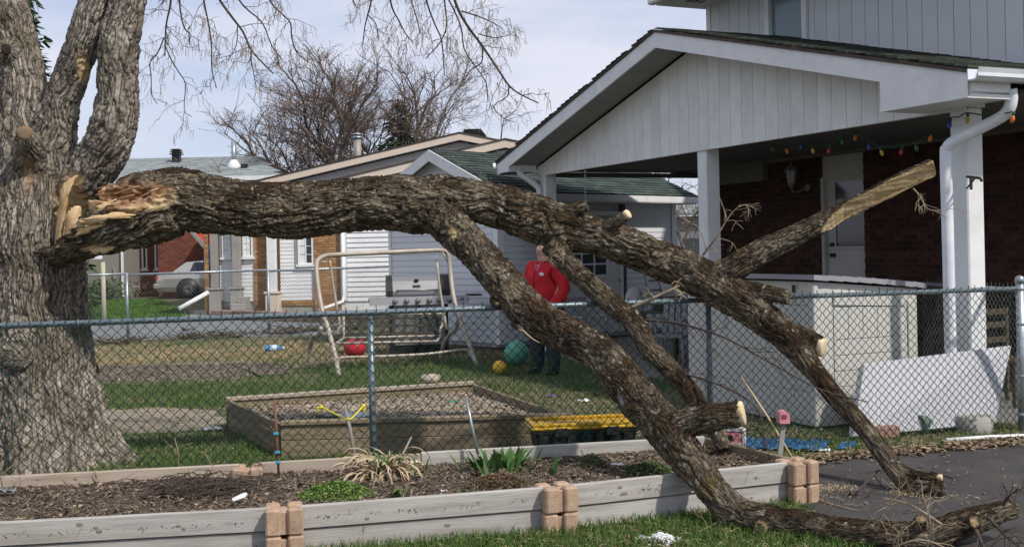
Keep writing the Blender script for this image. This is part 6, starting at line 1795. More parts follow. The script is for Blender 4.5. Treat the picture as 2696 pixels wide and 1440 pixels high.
hair_m = mat('grey_brown_hair', [(.12, .085, .06), (.20, .15, .11)], 14, stretch=(1, 1, 4), rough=.8, bump=.5, bscale=40)
# one continuous body (head, neck, trunk, arms, legs); the clothes are its children
body = skin('body', [(0, 0, .92), (0, .0, 1.15), (0, .01, 1.38), (0, 0, 1.47), (0, -.015, 1.54), (0, -.03, 1.62), (0, -.03, 1.70),
                     (-.19, .01, 1.40), (-.27, .02, 1.15), (-.25, -.10, .93), (-.20, -.17, .90), (.19, .01, 1.40), (.28, .02, 1.15), (.25, -.10, .93), (.20, -.17, .90),
                     (-.11, 0, .86), (-.13, -.01, .48), (-.14, .02, .09), (-.15, -.12, .04), (.11, 0, .86), (.13, -.01, .48), (.14, .02, .09), (.15, -.12, .04)],
            [(0, 1), (1, 2), (2, 3), (3, 4), (4, 5), (5, 6), (2, 7), (7, 8), (8, 9), (9, 10), (2, 11), (11, 12), (12, 13), (13, 14), (0, 15), (15, 16), (16, 17), (17, 18), (0, 19), (19, 20), (20, 21), (21, 22)],
            [(.17, .14), (.17, .14), (.15, .11), .06, .062, (.078, .095), (.07, .085), .07, .052, .042, .035, .07, .052, .042, .035, .10, .07, .045, .04, .10, .07, .045, .04], skin_m, man)
V = np.empty(len(body.vertices) * 3, np.float32); body.vertices.foreach_get('co', V); V = V.reshape(-1, 3)
fc = np.exp(-((V[:, 0] / .016) ** 2 + ((V[:, 2] - 1.635) / .022) ** 2)) * (V[:, 1] < -.06) * (V[:, 2] > 1.5)
V[:, 1] -= fc * .026                                         # nose
for ex in (-.03, .03):
    V[:, 1] += np.exp(-(((V[:, 0] - ex) / .016) ** 2 + ((V[:, 2] - 1.665) / .014) ** 2)) * (V[:, 1] < -.06) * (V[:, 2] > 1.5) * .012
body.vertices.foreach_set('co', V.ravel())
bo = link_mesh('body', body, man, HM)
jk = skin('jacket', [(0, .0, .88), (0, -.02, 1.02), (0, -.01, 1.22), (0, .01, 1.38), (0, .01, 1.475), (-.2, .01, 1.40), (-.325, .03, 1.16), (-.30, -.08, .96), (-.215, -.15, .89), (.2, .01, 1.40), (.335, .03, 1.16), (.315, -.08, .96), (.22, -.15, .89)],
          [(0, 1), (1, 2), (2, 3), (3, 4), (3, 5), (5, 6), (6, 7), (7, 8), (3, 9), (9, 10), (10, 11), (11, 12)],
          [(.255, .22), (.27, .235), (.245, .20), (.20, .15), (.085, .08), .105, .095, .08, .065, .105, .095, .08, .065], red_j, man)
V = np.empty(len(jk.vertices) * 3, np.float32); jk.vertices.foreach_get('co', V); V = V.reshape(-1, 3)
V += (perlin(V * [5, 5, 9]) * .022 + perlin(V * [9, 9, 20] + 4) * .012)[:, None] * np.array([1, 1, .3], np.float32)
jk.vertices.foreach_set('co', V.ravel())
jo = link_mesh('jacket', jk, man, HM)
zz = [(0.01, -.205, .86 + i * .045) for i in range(13)]
jb = None
def on_front(x, z):
    ys = V[(abs(V[:, 0] - x) < .05) & (abs(V[:, 2] - z) < .05)][:, 1]
    return ys.min() if len(ys) else -.15
MB().tube([(.0, on_front(0, z) - .003, z) for z in np.linspace(.88, 1.42, 12)], .006, 5).build('zipper', mat('zip_dark', [(.10, .01, .015), (.14, .02, .02)], 3, rough=.5), jo, HM)
MB().tube([(-.085 + .0, .0, 1.46), (-.06, -.075, 1.47), (0, -.11, 1.455), (.06, -.075, 1.47), (.085, .0, 1.46), (.06, .07, 1.49), (-.06, .07, 1.49), (-.085, 0, 1.46)], .022, 8).build('collar', red_j, jo, HM)
MB().prism([(-.05, -.104, 1.47), (.05, -.104, 1.47), (.015, -.155, 1.33), (-.015, -.155, 1.33)], (0, .02, .0)).build('shirt_collar', mat('pink_shirt', [(.50, .13, .20), (.56, .18, .25)], 5, rough=.8), jo, HM)
ly = on_front(.11, 1.30)
MB().ball((.10, ly + .002, 1.31), .035, 14, 8, (1.25, .25, .8)).build('chest_logo', pale_m, jo, HM)
tr_m = skin('trousers', [(0, 0, .93), (-.115, 0, .84), (-.135, -.01, .48), (-.145, .01, .035), (.115, 0, .84), (.135, -.01, .48), (.145, .01, .035)],
            [(0, 1), (1, 2), (2, 3), (0, 4), (4, 5), (5, 6)], [(.20, .165), (.13, .135), .105, .092, (.13, .135), .105, .092], trou, man)
V2 = np.empty(len(tr_m.vertices) * 3, np.float32); tr_m.vertices.foreach_get('co', V2); V2 = V2.reshape(-1, 3)
V2 += (perlin(V2 * [6, 6, 12]) * .012)[:, None].astype(np.float32) * np.array([1, 1, 0], np.float32)
tr_m.vertices.foreach_set('co', V2.ravel())
link_mesh('trousers', tr_m, man, HM)
for s_ in (-1, 1):
    sh_ = MB().ball((s_ * .15, -.06, .045), .06, 14, 10, (.85, 2.3, .85)); sh_.v = [(x, y, max(z, .002)) for x, y, z in sh_.v]
    sh_.build('shoe', black_m, man, HM)
    MB().ball((s_ * .03, -.103, 1.665), .010, 8, 6, (1.2, .6, .7)).build('eye', black_metal, bo, HM)
    MB().ball((s_ * .083, -.02, 1.64), .025, 8, 6, (.4, .7, 1.2)).build('ear', skin_m, bo, HM)
MB().ball((0, -.118, 1.595), .02, 10, 6, (1.2, .4, .35)).build('mouth', mat('lips', [(.4, .16, .14), (.44, .2, .17)], 4, rough=.5), bo, HM)
hb = MB().ball((0, .0, 1.685), .108, 22, 14, (.95, 1.02, 1.0))
hv = np.array([tuple(v) for v in hb.v]); hv += perlin(hv * 18)[:, None] * .008
cutm = (hv[:, 1] < -.035) & (hv[:, 2] < 1.72); hv[cutm] = hv[cutm] * [1, .0, 1] + [0, .02, 0]
hb.v = [tuple(v) for v in hv]
hb.build('hair', hair_m, man, HM)
# ================================================================== TREES BEHIND
twig_far = mat('far_bark', [(.10, .082, .068), (.165, .14, .12)], 5, rough=.95)
bud_m = mat('red_buds', [(.15, .08, .055), (.24, .14, .095)], 6, rough=.9, rnd=.3)
def bare_tree(loc, h, spread, label, seed, lean=0, buds=1.0, stems=3, group='bare trees beyond the roofs', top=5):
    R_ = random.Random(seed)
    t_ = thing('bare_tree', label, 'tree', loc, group)
    M = WM[t_.name]
    tk, cr = MB(), MB()
    bv, bfc = [], []
    def grow(p, d, L, r, lev):
        n_ = 4 if lev < 3 else 3
        P_ = [p]; dd = d.copy()
        for i in range(n_):
            dd = (dd + Vector((R_.gauss(0, .17), R_.gauss(0, .17), R_.gauss(.03 if lev > 1 else .06, .12)))).normalized()
            P_.append(P_[-1] + dd * L / n_)
        k = len(P_)
        (tk if lev < 2 else cr).tube(P_, [max(.007, r * (1 - .4 * i / (k - 1))) for i in range(k)], 6 if lev < 2 else 3, caps=False)
        if lev >= top - 1 and R_.random() < buds:
            for q in P_[1:]:
                for _ in range(2):
                    c_ = q + Vector((R_.gauss(0, .05), R_.gauss(0, .05), R_.gauss(0, .05))); s_ = R_.uniform(.015, .032)
                    b0 = len(bv); u_ = Vector((R_.gauss(0, 1), R_.gauss(0, 1), R_.gauss(0, 1))).normalized() * s_
                    w_ = u_.orthogonal().normalized() * s_ * .7
                    bv.extend([c_ - u_, c_ + w_, c_ + u_, c_ - w_]); bfc.append((b0, b0 + 1, b0 + 2, b0 + 3))
        if lev >= top: return
        kids = (R_.randint(4, 5), R_.randint(3, 5), R_.randint(3, 4), R_.randint(4, 5), R_.randint(3, 4))[lev]
        for c in range(kids):
            f = R_.uniform(.3, 1.0) if c else 1.0
            i = min(int(f * n_), n_ - 1); q = P_[i].lerp(P_[i + 1], f * n_ - i)
            sp_ = spread * (.8, .95, 1.1, 1.25, 1.3)[lev]
            nd = (dd + Vector((R_.gauss(0, sp_), R_.gauss(0, sp_), R_.gauss(.06, .28)))).normalized()
            grow(q, nd, L * R_.uniform(.52, .76), r * (.62 if c == 0 else R_.uniform(.36, .52)), lev + 1)
    base = Vector((0, 0, -.2))
    for s_ in range(stems):
        a = s_ * 2 * math.pi / stems + R_.random()
        grow(base, Vector((math.cos(a) * .30 + lean, math.sin(a) * .30, 1)).normalized(), h * .36, h * .016, 0)
    tk.build('trunk', twig_far, t_, M)
    tag(cr.build('crown', twig_far, t_, M), kind='stuff')
    if bv: tag(np_mesh('buds', [tuple(q) for q in bv], bfc, bud_m, t_, False, M), kind='stuff')
    return t_
def tloc(u, y): return (at(u, 0, y).x, y, 0)
bare_tree(tloc(850, 50), 12.6, .60, 'wide bare tree full of red brown buds above the bungalow roof', 14, -.05, 1.0, 3)
bare_tree(tloc(975, 53), 13.6, .56, 'taller bare tree with pale limbs right of the flue pipe', 12, .05, .8, 3)
bare_tree(tloc(690, 56), 8.4, .8, 'low bushy bare tree behind the grey shingle roof', 5, -.35, 1.0, 2)
bare_tree(tloc(1085, 52), 11.0, .72, 'thin bare tree beside the ridge vent of the bungalow', 8, .25, .4, 2)
bare_tree(tloc(1815, 48), 7.0, .7, 'distant bare tree seen between the shed and the brick wall', 21, 0, .2, 2, top=4)
needle_a = mat('spruce_green', [(.016, .034, .016), (.035, .062, .028), (.05, .08, .04)], 3, rough=.9, rnd=.35)
def spruce(loc, h, w, label, seed, dens=1.0, tipsz=.16, group='spruces'):
    R_ = np.random.default_rng(seed)
    t_ = thing('spruce_tree', label, 'tree', loc, group)
    M = WM[t_.name]
    MB().tube([(0, 0, 0), (0, 0, h * .5), (0, 0, h)], [w * .09, w * .05, .02], 8).build('trunk', twig_far, t_, M)
    V, F = [], []
    bz = .3
    br = MB()
    while bz < h - .1:
        f = bz / h; L = w * (1 - f) ** .8 + .12
        nb = max(4, int(8 * (1 - f) + 4))
        for k in range(nb):
            a = 2 * math.pi * (k + R_.random()) / nb
            l_ = L * R_.uniform(.65, 1.08); dr = R_.uniform(.15, .42)
            d = Vector((math.cos(a), math.sin(a), 0)); sd__ = Vector((-d.y, d.x, 0))
            tip = Vector((0, 0, bz)) + d * l_ + Vector((0, 0, -dr * l_ * .8 + .15 * l_ * l_ * .3))
            br.tube([(0, 0, bz), tuple(tip)], [.025, .005], 3, caps=False)
            ns_ = int(max(4, l_ / tipsz * 3.2 * dens))
            for s_ in range(ns_):
                g_ = R_.uniform(.15, 1.0)
                q = Vector((0, 0, bz)).lerp(tip, g_)
                wd = (1.1 - g_) * .45 * l_ + .06
                q = q + sd__ * R_.uniform(-wd, wd) + Vector((0, 0, R_.uniform(-.12, .04) - .1 * dr))
                dirv = (d * R_.uniform(.3, 1) + sd__ * R_.uniform(-.9, .9) + Vector((0, 0, R_.uniform(-.7, .15)))).normalized()
                ln = tipsz * R_.uniform(.7, 1.6); wv = dirv.orthogonal().normalized() * ln * .16
                wv.rotate(Matrix.Rotation(R_.uniform(0, 6.28), 3, dirv))
                b0 = len(V)
                V += [tuple(q - wv), tuple(q + wv), tuple(q + dirv * ln * .7 + wv * .7), tuple(q + dirv * ln), tuple(q + dirv * ln * .7 - wv * .7)]
                F += [(b0, b0 + 1, b0 + 2), (b0, b0 + 2, b0 + 4), (b0 + 4, b0 + 2, b0 + 3)]
        bz += .14 + .1 * (1 - f) * w * .3
    br.build('branch_wood', twig_far, t_, M)
    tag(np_mesh('crown', V, F, needle_a, t_, False, M), kind='stuff')
spruce(tloc(20, 30), 11.5, 2.0, 'tall dark green spruce standing behind the maple trunk', 1, 1.7, .2)
spruce(tloc(1041, 50.5), 8.6, 2.2, 'narrow dark spruce among the bare trees over the bungalow', 2, .9, .26)
spruce(tloc(-260, 30), 9.5, 3.2, 'broad spruce at the far left beyond the maple', 4, .9, .24)
# far house and hedges along the horizon
fh = thing('far_house', 'distant house with pale grey roof beyond the carport opening', 'house', tloc(1810, 60))
x0 = at(1770, 0, 60).x
MB().box(x0, x0 + 7, 60, 66, 0, at(1800, 570, 60).z).build('wall', mat('dull_wall', [(.17, .175, .19), (.22, .225, .24)], 3, stretch=(.5, .5, 6), rough=.8), fh)
P_ = [Vector((x0 - .4, 59.5, at(1800, 568, 60).z)), Vector((x0 + 7.4, 59.5, at(1800, 568, 60).z)), Vector((x0 + 7.0, 63, at(1800, 528, 60).z)), Vector((x0 + .2, 63, at(1800, 528, 60).z))]
MB().prism(P_, (0, 0, .15)).build('roof', shingle_grey, fh)
MB().box(x0 + .3, x0 + 1.4, 59.93, 59.99, 1.0, 2.0).build('window', glass_dark, fh)
# ================================================================== GROUND COVER
def blades(name, XY, hmin, hmax, w, m, lean=.5, z=0.0, parent=None):
    n_ = len(XY); a = rng.uniform(0, 2 * np.pi, n_); h = rng.uniform(hmin, hmax, n_)
    ww = w * rng.uniform(.6, 1.4, n_)
    b_ = np.c_[XY, np.full(n_, z) if np.isscalar(z) else z]
    dx = np.c_[np.cos(a) * ww, np.sin(a) * ww, np.zeros(n_)]
    la = rng.uniform(0, 2 * np.pi, n_); ll = h * rng.uniform(.1, lean, n_) * 1.4
    mid = b_ + np.c_[np.cos(la) * ll * .35, np.sin(la) * ll * .35, h * .6]
    tip = b_ + np.c_[np.cos(la) * ll, np.sin(la) * ll, h]
    V = np.stack([b_ - dx, b_ + dx, mid + dx * .7, mid - dx * .7, tip], 1).reshape(-1, 3)
    i = np.arange(n_)[:, None] * 5
    F = np.concatenate([i + [0, 1, 2], i + [0, 2, 3], i + [3, 2, 4]], 0)
    return tag(np_mesh(name, V, F, m, parent), kind='stuff')
def bits(name, XY, z, lmin, lmax, wr, m, tilt=.5, parent=None):
    n_ = len(XY); a = rng.uniform(0, 2 * np.pi, n_); L = rng.uniform(lmin, lmax, n_); W = L * rng.uniform(wr[0], wr[1], n_)
    c = np.c_[XY, z + rng.uniform(0, .018, n_)]
    tz = rng.uniform(-tilt, tilt, n_)
    u_ = np.c_[np.cos(a), np.sin(a), tz] * (L / 2)[:, None]; v_ = np.c_[-np.sin(a), np.cos(a), rng.uniform(-tilt, tilt, n_)] * (W / 2)[:, None]
    up = np.c_[np.zeros((n_, 2)), L * .12]
    V = np.stack([c - u_ * 1.0, c - v_ + up, c + u_ * 1.0, c + v_ + up], 1).reshape(-1, 3)
    V[:, 2] = np.maximum(V[:, 2], 0.004)
    F = np.arange(n_)[:, None] * 4 + np.array([[0, 1, 2, 3]])
    return tag(np_mesh(name, V, F, m, parent), kind='stuff')
grass_g = mat('grass_green', [(.038, .085, .016), (.065, .125, .024), (.10, .15, .036)], 1.5, rough=.8, rnd=.4, spec=.2)
grass_d = mat('grass_dry', [(.27, .205, .115), (.37, .29, .175), (.21, .16, .09)], 1.5, rough=.9, rnd=.35, spec=.1)
leaf_d = mat('dead_leaves', [(.13, .095, .065), (.22, .165, .115), (.31, .25, .18)], 2.5, rough=.9, rnd=.5, spec=.1)
mulch_m = mat('mulch', [(.085, .066, .052), (.15, .12, .094), (.23, .19, .152)], 3, rough=.95, rnd=.55, spec=.1)
chips_m = mat('pale_chips', [(.30, .24, .18), (.42, .35, .275)], 3, rough=.95, rnd=.4, spec=.1)
def inpoly(X, Y, P):
    r = np.zeros(len(X), bool); j = len(P) - 1
    for i in range(len(P)):
        xi, yi, xj, yj = P[i][0], P[i][1], P[j][0], P[j][1]
        c = ((yi > Y) != (yj > Y)) & (X < (xj - xi) * (Y - yi) / (yj - yi + 1e-12) + xi)
        r ^= c; j = i
    return r
bedP = [tuple(FA), tuple(FB_), tuple(FC), tuple(FD), tuple(EF), tuple(EB), tuple(EA)]
sbP = [tuple(q1), tuple(q2), tuple(q3), tuple(q4)]
asP = [(p.x, p.y) for p in ag]; cfP = [(1.35, 14.6), (0.35, 18.6), (3.2, 22.5), (9.0, 17), (5.6, 9.9), (4.35, 10.15), (3.95, 10.25), (2.6, 13.2)]
dbP = [tuple(DR.pt(0, 0, 0).xy), tuple(DR.pt(DW, 0, 0).xy), tuple(DR.pt(DW, -DL, 0).xy), tuple(DR.pt(0, -DL, 0).xy)]
cpP = [(p.x, p.y) for p in cp]
shP = [tuple(SG.pt(s, o, 0).xy) for s, o in ((-.1, .05), (sw, .05), (sw, -5), (-.1, -5))]
def scatter(n_, y0, y1, pw=1.0, umax=1450):
    y = y0 + (y1 - y0) * rng.random(n_) ** pw
    x = rng.uniform(-1, 1, n_) * (umax / FPX) * y
    ok = ~inpoly(x, y, bedP) & ~inpoly(x, y, sbP) & ~inpoly(x, y, asP) & ~inpoly(x, y, cfP) & ~inpoly(x, y, dbP) & ~inpoly(x, y, shP)
    return x[ok], y[ok]
def dryness(x, y):
    """0 lush, 1 bare and strawy: patches as they lie in the yard"""
    nz_ = perlin(np.c_[x * .55, y * .55, np.zeros(len(x))]) * .5 + perlin(np.c_[x * 1.7, y * 1.7, np.ones(len(x))]) * .35
    d = .33 + nz_ * .7
    d += np.where((y > 17) & (x < .0), .38, 0) + np.where(inpoly(x, y, [(p.x, p.y) for p in bp_]), .55, 0)
    d += np.where((x > -.3) & (y > 8.6) & (y < 13), .26, 0) - np.where((x < -1) & (y > 12.2) & (y < 14.6), .35, 0) - np.where((y > 14.6) & (x > -2.6) & (x < 1) & (y < 17.5), .3, 0) - np.where((y < 7.4), .5, 0)
    return np.clip(d, 0, 1)
x, y = scatter(190000, 7.6, 22, 1.35)
dr_ = dryness(x, y); k = rng.random(len(x)); ip = inpoly(x, y, cpP)
g_ = (k > dr_ * 1.25) & (~ip | (k > .93))
blades('lawn_grass', np.c_[x, y][g_], .025, .075, .0032, grass_g, .8)
d_ = (k < dr_ * .75) & ~ip & (rng.random(len(x)) < .75)
bits('dry_grass', np.c_[x, y][d_], .004, .03, .085, (.06, .14), grass_d, .35)
x, y = scatter(60000, 5.4, 7.6, 1.0)
dr_ = dryness(x, y); ed = rng.random(len(x))
blades('lawn_grass', np.c_[x, y][ed > dr_ * .5], .03, .075, .0026, grass_g, .8)
bits('dry_grass', np.c_[x, y][ed < .16], .006, .03, .10, (.05, .12), grass_d, .35)
x, y = scatter(16000, 7.8, 21, 1.3); dr_ = dryness(x, y)
k = (rng.random(len(x)) < dr_ * .55) | (inpoly(x, y, cpP) & (rng.random(len(x)) < .5))
bits('dead_leaves', np.c_[x, y][k], .008, .02, .06, (.4, .8), leaf_d, .5)
x = rng.uniform(-7.5, -2.2, 9000); y = rng.uniform(14.6, 17.2, 9000); k = inpoly(x, y, cpP)
bits('path_chips', np.c_[x, y][k], .01, .02, .06, (.2, .5), mulch_m, .3)
x = rng.uniform(-7.5, .4, 30000); y = rng.uniform(16.6, 21.5, 30000); ok = ~inpoly(x, y, cpP) & ~inpoly(x, y, shP) & (rng.random(30000) < .35 + .9 * perlin(np.c_[x * .9, y * .9, x * 0 + 5]))
blades('dry_grass', np.c_[x, y][ok], .02, .06, .006, grass_d, 1.3)
# far lawn
P_ = [(p.x, p.y) for p in fl]; xs = [p[0] for p in P_]; ys = [p[1] for p in P_]
x = rng.uniform(min(xs), max(xs), 40000); y = rng.uniform(min(ys), max(ys), 40000); k = inpoly(x, y, P_)
blades('far_grass', np.c_[x, y][k], .03, .08, .012, mat('bright_grass', [(.05, .12, .016), (.08, .17, .028)], 1.5, rough=.85, rnd=.3, spec=.2), .8)
# mulch in the bed, chips in the sandbox
def fill(n_, P_):
    xs = [p[0] for p in P_]; ys = [p[1] for p in P_]
    x = rng.uniform(min(xs), max(xs), n_); y = rng.uniform(min(ys), max(ys), n_); k = inpoly(x, y, P_)
    return np.c_[x, y][k]
bits('bed_mulch', fill(70000, bedP), .175, .012, .042, (.12, .4), mulch_m, .55)
bits('bed_leaves', fill(3600, bedP), .185, .02, .05, (.25, .6), leaf_d, .55)
bits('bed_twigs', fill(1500, bedP), .195, .08, .22, (.02, .035), twig_pale, .25)
bits('sandbox_chips', fill(14000, sbP), .19, .015, .05, (.2, .5), chips_m, .4)
bits('sandbox_leaves', fill(1800, sbP), .195, .03, .06, (.3, .6), leaf_d, .5)
# litter along the edge of the asphalt and sawdust
e0 = gnd(2095, 1218); e1 = gnd(2760, 1158)
t = rng.random(5200); off = np.abs(rng.normal(0, .10, 5200)); bx = e0.x + (e1.x - e0.x) * t + rng.normal(0, .05, 5200); by = e0.y + (e1.y - e0.y) * t + .12 - off + rng.normal(0, .03, 5200)
bits('edge_leaves', np.c_[bx, by], .008, .02, .07, (.2, .6), leaf_d, .5)
def puff(u, v, n_, s_): 
    g = gnd(u, v); return np.c_[rng.normal(g.x, s_, n_), rng.normal(g.y, s_ * .7, n_)]
bits('sawdust', np.concatenate([puff(2190, 1290, 900, .10), puff(2390, 1302, 500, .07), puff(2470, 1310, 250, .07), puff(2130, 1310, 300, .14)]), .006, .004, .016, (.3, .6), mat('sawdust', [(.42, .32, .19), (.55, .44, .29)], 4, rough=.95, rnd=.2), .3)
bits('asphalt_litter', np.concatenate([puff(2450, 1330, 240, .8), puff(2300, 1240, 160, .6)]), .006, .01, .05, (.15, .5), leaf_d, .3)
# ---- bed plants
iris_m = mat('iris_leaf', [(.04, .095, .028), (.07, .145, .042), (.11, .19, .055)], 5, rough=.6, rnd=.3, spec=.2)
dead_leaf = mat('dead_strap', [(.30, .22, .13), (.45, .36, .24), (.22, .15, .09)], 6, rough=.85, rnd=.35)
def strap(base, az, L, w, arch, R_, tw=0.3):
    """a strap leaf: rises, arches over, tapers"""
    vs, fs = [], []
    d = Vector((math.cos(az), math.sin(az), 0)); s_ = Vector((-d.y, d.x, 0))
    n_ = 7; p = Vector(base); el = math.radians(88) - arch[0]
    for i in range(n_ + 1):
        f = i / n_
        ww = w * (.7 + .9 * f) * (1 - f ** 2.2) + .0008
        t_ = s_ * math.cos(tw * f) + Vector((0, 0, 1)) * math.sin(tw * f)
        fold = Vector((0, 0, .25 * ww))
        vs += [p - t_ * ww, p - fold, p + t_ * ww]
        el -= arch[1] * f * 2 / n_
        p = p + (d * math.cos(el) + Vector((0, 0, 1)) * math.sin(el)) * L / n_
        if p.z < .192: p.z = .192
    for i in range(n_):
        fs += [(i * 3, i * 3 + 1, i * 3 + 4, i * 3 + 3), (i * 3 + 1, i * 3 + 2, i * 3 + 5, i * 3 + 4)]
    return vs, fs
ir = thing('iris_clump', 'clump of broad green iris leaves in the middle of the bed', 'plant', (at(1295, 0, 7.55).x, 7.55, .18))
for i in range(64):
    bx, by = at(1295, 0, 7.55).x + random.gauss(0, .115), 7.55 + random.gauss(0, .07)
    dxx = bx - at(1295, 0, 7.55).x
    vs, fs = strap((bx, by, .18), math.atan2(random.gauss(0, .6), dxx * 6 + random.gauss(0, .3)), random.uniform(.11, .20), random.uniform(.014, .024), (random.uniform(.1, .8), random.uniform(.1, .6)), random)
    MB().add(vs, fs, True).build('leaf', iris_m, ir)
p = at(1437, 0, 7.35)
tp_ = thing('tulip', 'single folded tulip leaf standing right of the iris clump', 'plant', (p.x, 7.35, .18))
for az, L, a in ((.4, .16, .25), (.9, .14, .4), (-2.2, .07, .4)):
    vs, fs = strap((p.x - .02, 7.35, .18), az, L, .02, (a, .2), random); MB().add(vs, fs, True).build('leaf', iris_m, tp_)
dl_ = thing('daylily_clump', 'sprawling dead daylily clump with tan leaves and green shoots', 'plant', (at(985, 0, 7.45).x, 7.45, .18))
cx = at(985, 0, 7.45).x
for i in range(190):
    az = random.uniform(0, 6.283)
    vs, fs = strap((cx + random.gauss(0, .07), 7.45 + random.gauss(0, .05), .19), az, random.uniform(.18, .42), random.uniform(.004, .010), (random.uniform(.4, 1.3), random.uniform(1.8, 3.2)), random, random.uniform(-1.5, 1.5))
    MB().add(vs, fs, True).build('dead_leaf', dead_leaf, dl_)
for i in range(40):
    bx, by = cx + random.gauss(0, .09), 7.45 + random.gauss(0, .05)
    vs, fs = strap((bx, by, .19), random.uniform(0, 6.28), random.uniform(.09, .17), random.uniform(.006, .010), (random.uniform(.1, .5), .4), random)
    MB().add(vs, fs, True).build('leaf', iris_m, dl_)
def mat_plant(name, label, u, v, rx, ry, n_, m, h=.05, sz=.012, z0=.185):
    c = gnd(u, v, .19); r = np.sqrt(rng.random(n_)); a = rng.uniform(0, 6.283, n_)
    X = np.c_[c.x + r * np.cos(a) * rx, c.y + r * np.sin(a) * ry]
    hh = h * np.clip(1 - r ** 2, .1, 1) * (.6 + .8 * rng.random(n_))
    V, F = [], []
    d1 = rng.normal(size=(n_, 3)); d1 /= np.linalg.norm(d1, axis=1)[:, None]; d1[:, 2] = np.abs(d1[:, 2]) * .6
    d2 = np.cross(d1, rng.normal(size=(n_, 3))); d2 /= np.linalg.norm(d2, axis=1)[:, None]
    s_ = sz * rng.uniform(.6, 1.4, n_)[:, None]
    c3 = np.c_[X, z0 + hh]
    V = np.stack([c3 - d1 * s_, c3 + d2 * s_ * .5, c3 + d1 * s_, c3 - d2 * s_ * .5], 1).reshape(-1, 3)
    F = np.arange(n_)[:, None] * 4 + np.array([[0, 1, 2, 3]])
    o = thing(name, label, 'plant', (c.x, c.y, .185))
    tag(np_mesh('leaves', V, F, m, o), kind='stuff')
    st_ = MB()
    for i in range(40): st_.tube([(X[i][0], X[i][1], z0 - .02), (X[i][0] + .01, X[i][1], z0 + hh[i])], .0015, 3, caps=False)
    st_.build('stems', twig_pale, o)
gcm = mat('creeper_green', [(.06, .12, .022), (.105, .18, .035), (.14, .20, .05)], 4, rough=.7, rnd=.35)
brown_gc = mat('brown_creeper', [(.085, .05, .03), (.13, .085, .05), (.10, .10, .04)], 4, rough=.8, rnd=.35)
dark_gc = mat('dark_creeper', [(.04, .075, .02), (.07, .11, .03), (.09, .10, .05)], 4, rough=.7, rnd=.35)
mat_plant('ground_cover_plant', 'bright green mat of creeping leaves just behind the front board', 885, 1300, .24, .20, 3800, gcm, .06, .011)
mat_plant('ground_cover_plant', 'brown creeping plant in front of the iris leaves', 1310, 1275, .22, .16, 3000, brown_gc, .05, .010)
mat_plant('ground_cover_plant', 'dark green creeping plant beside the limb at the bed front', 1705, 1240, .18, .16, 2200, dark_gc, .045, .010)
mat_plant('ground_cover_plant', 'small tuft of fine green stems against the back board', 1555, 1222, .10, .08, 700, dark_gc, .06, .009)
for u, v, lab in ((1050, 1392, 'small leafy weed growing against the front of the bed'), (1225, 1395, 'broad leafy weed at the foot of the front boards'), (1440, 1385, 'dark weed beside the middle block stack')):
    g = gnd(u, v); w_ = thing('weed', lab, 'plant', (g.x, g.y, 0))
    for i in range(14):
        vs, fs = strap((g.x + random.gauss(0, .02), g.y + random.gauss(0, .015), .005), random.uniform(0, 6.28), random.uniform(.05, .11), random.uniform(.008, .013), (random.uniform(.2, .7), 1.0), random)
        vs = [Vector((q.x, q.y, q.z - .187 if q.z >= .192 and i < 0 else q.z)) for q in vs]
        MB().add(vs, fs, True).build('leaf', iris_m if False else dark_gc, w_)
# twig heap and bare stems in the bed
hp_ = thing('twig_heap', 'heap of thin dry twigs at the left end of the garden bed', 'twig heap', (at(495, 0, 7.05).x, 7.05, .18))
tw_ = MB(); c = at(495, 0, 7.05)
for i in range(150):
    a = random.uniform(0, 6.28); L = random.uniform(.15, .42); q = Vector((c.x + random.gauss(0, .14), c.y + random.gauss(0, .09), .19 + abs(random.gauss(0, .03))))
    e = q + Vector((math.cos(a) * L, math.sin(a) * L * .5, random.uniform(-.02, .05))); mid = (q + e) / 2 + Vector((0, 0, random.uniform(.0, .05)))
    tw_.tube([q, mid, e], random.uniform(.002, .0042), 4, caps=False)
tag(tw_.build('twigs', twig_m, hp_), kind='stuff')
ds = thing('dry_stems', 'few dry upright stems along the back board of the bed', 'dry stems', (-2.5, 7.3, .18))
for u, v, h_ in ((255, 1270, .09), (330, 1275, .08), (50, 1290, .13), (8, 1285, .16), (470, 1250, .26), (560, 1290, .25), (465, 1228, .2), (690, 1260, .1), (720, 1150, .1), (1075, 1235, .08)):
    g = gnd(u, v, .19); m_ = MB()
    m_.tube([(g.x, g.y, .18), (g.x + random.gauss(0, .015), g.y, .18 + h_ * .6), (g.x + random.gauss(0, .04), g.y, .18 + h_)], [.004, .003, .002], 5)
    for _ in range(2):
        z_ = .18 + h_ * random.uniform(.4, .8); m_.tube([(g.x, g.y, z_), (g.x + random.gauss(0, .05), g.y + random.gauss(0, .02), z_ + random.uniform(.02, .06))], .002, 4)
    m_.build('stem', twig_pale, ds)
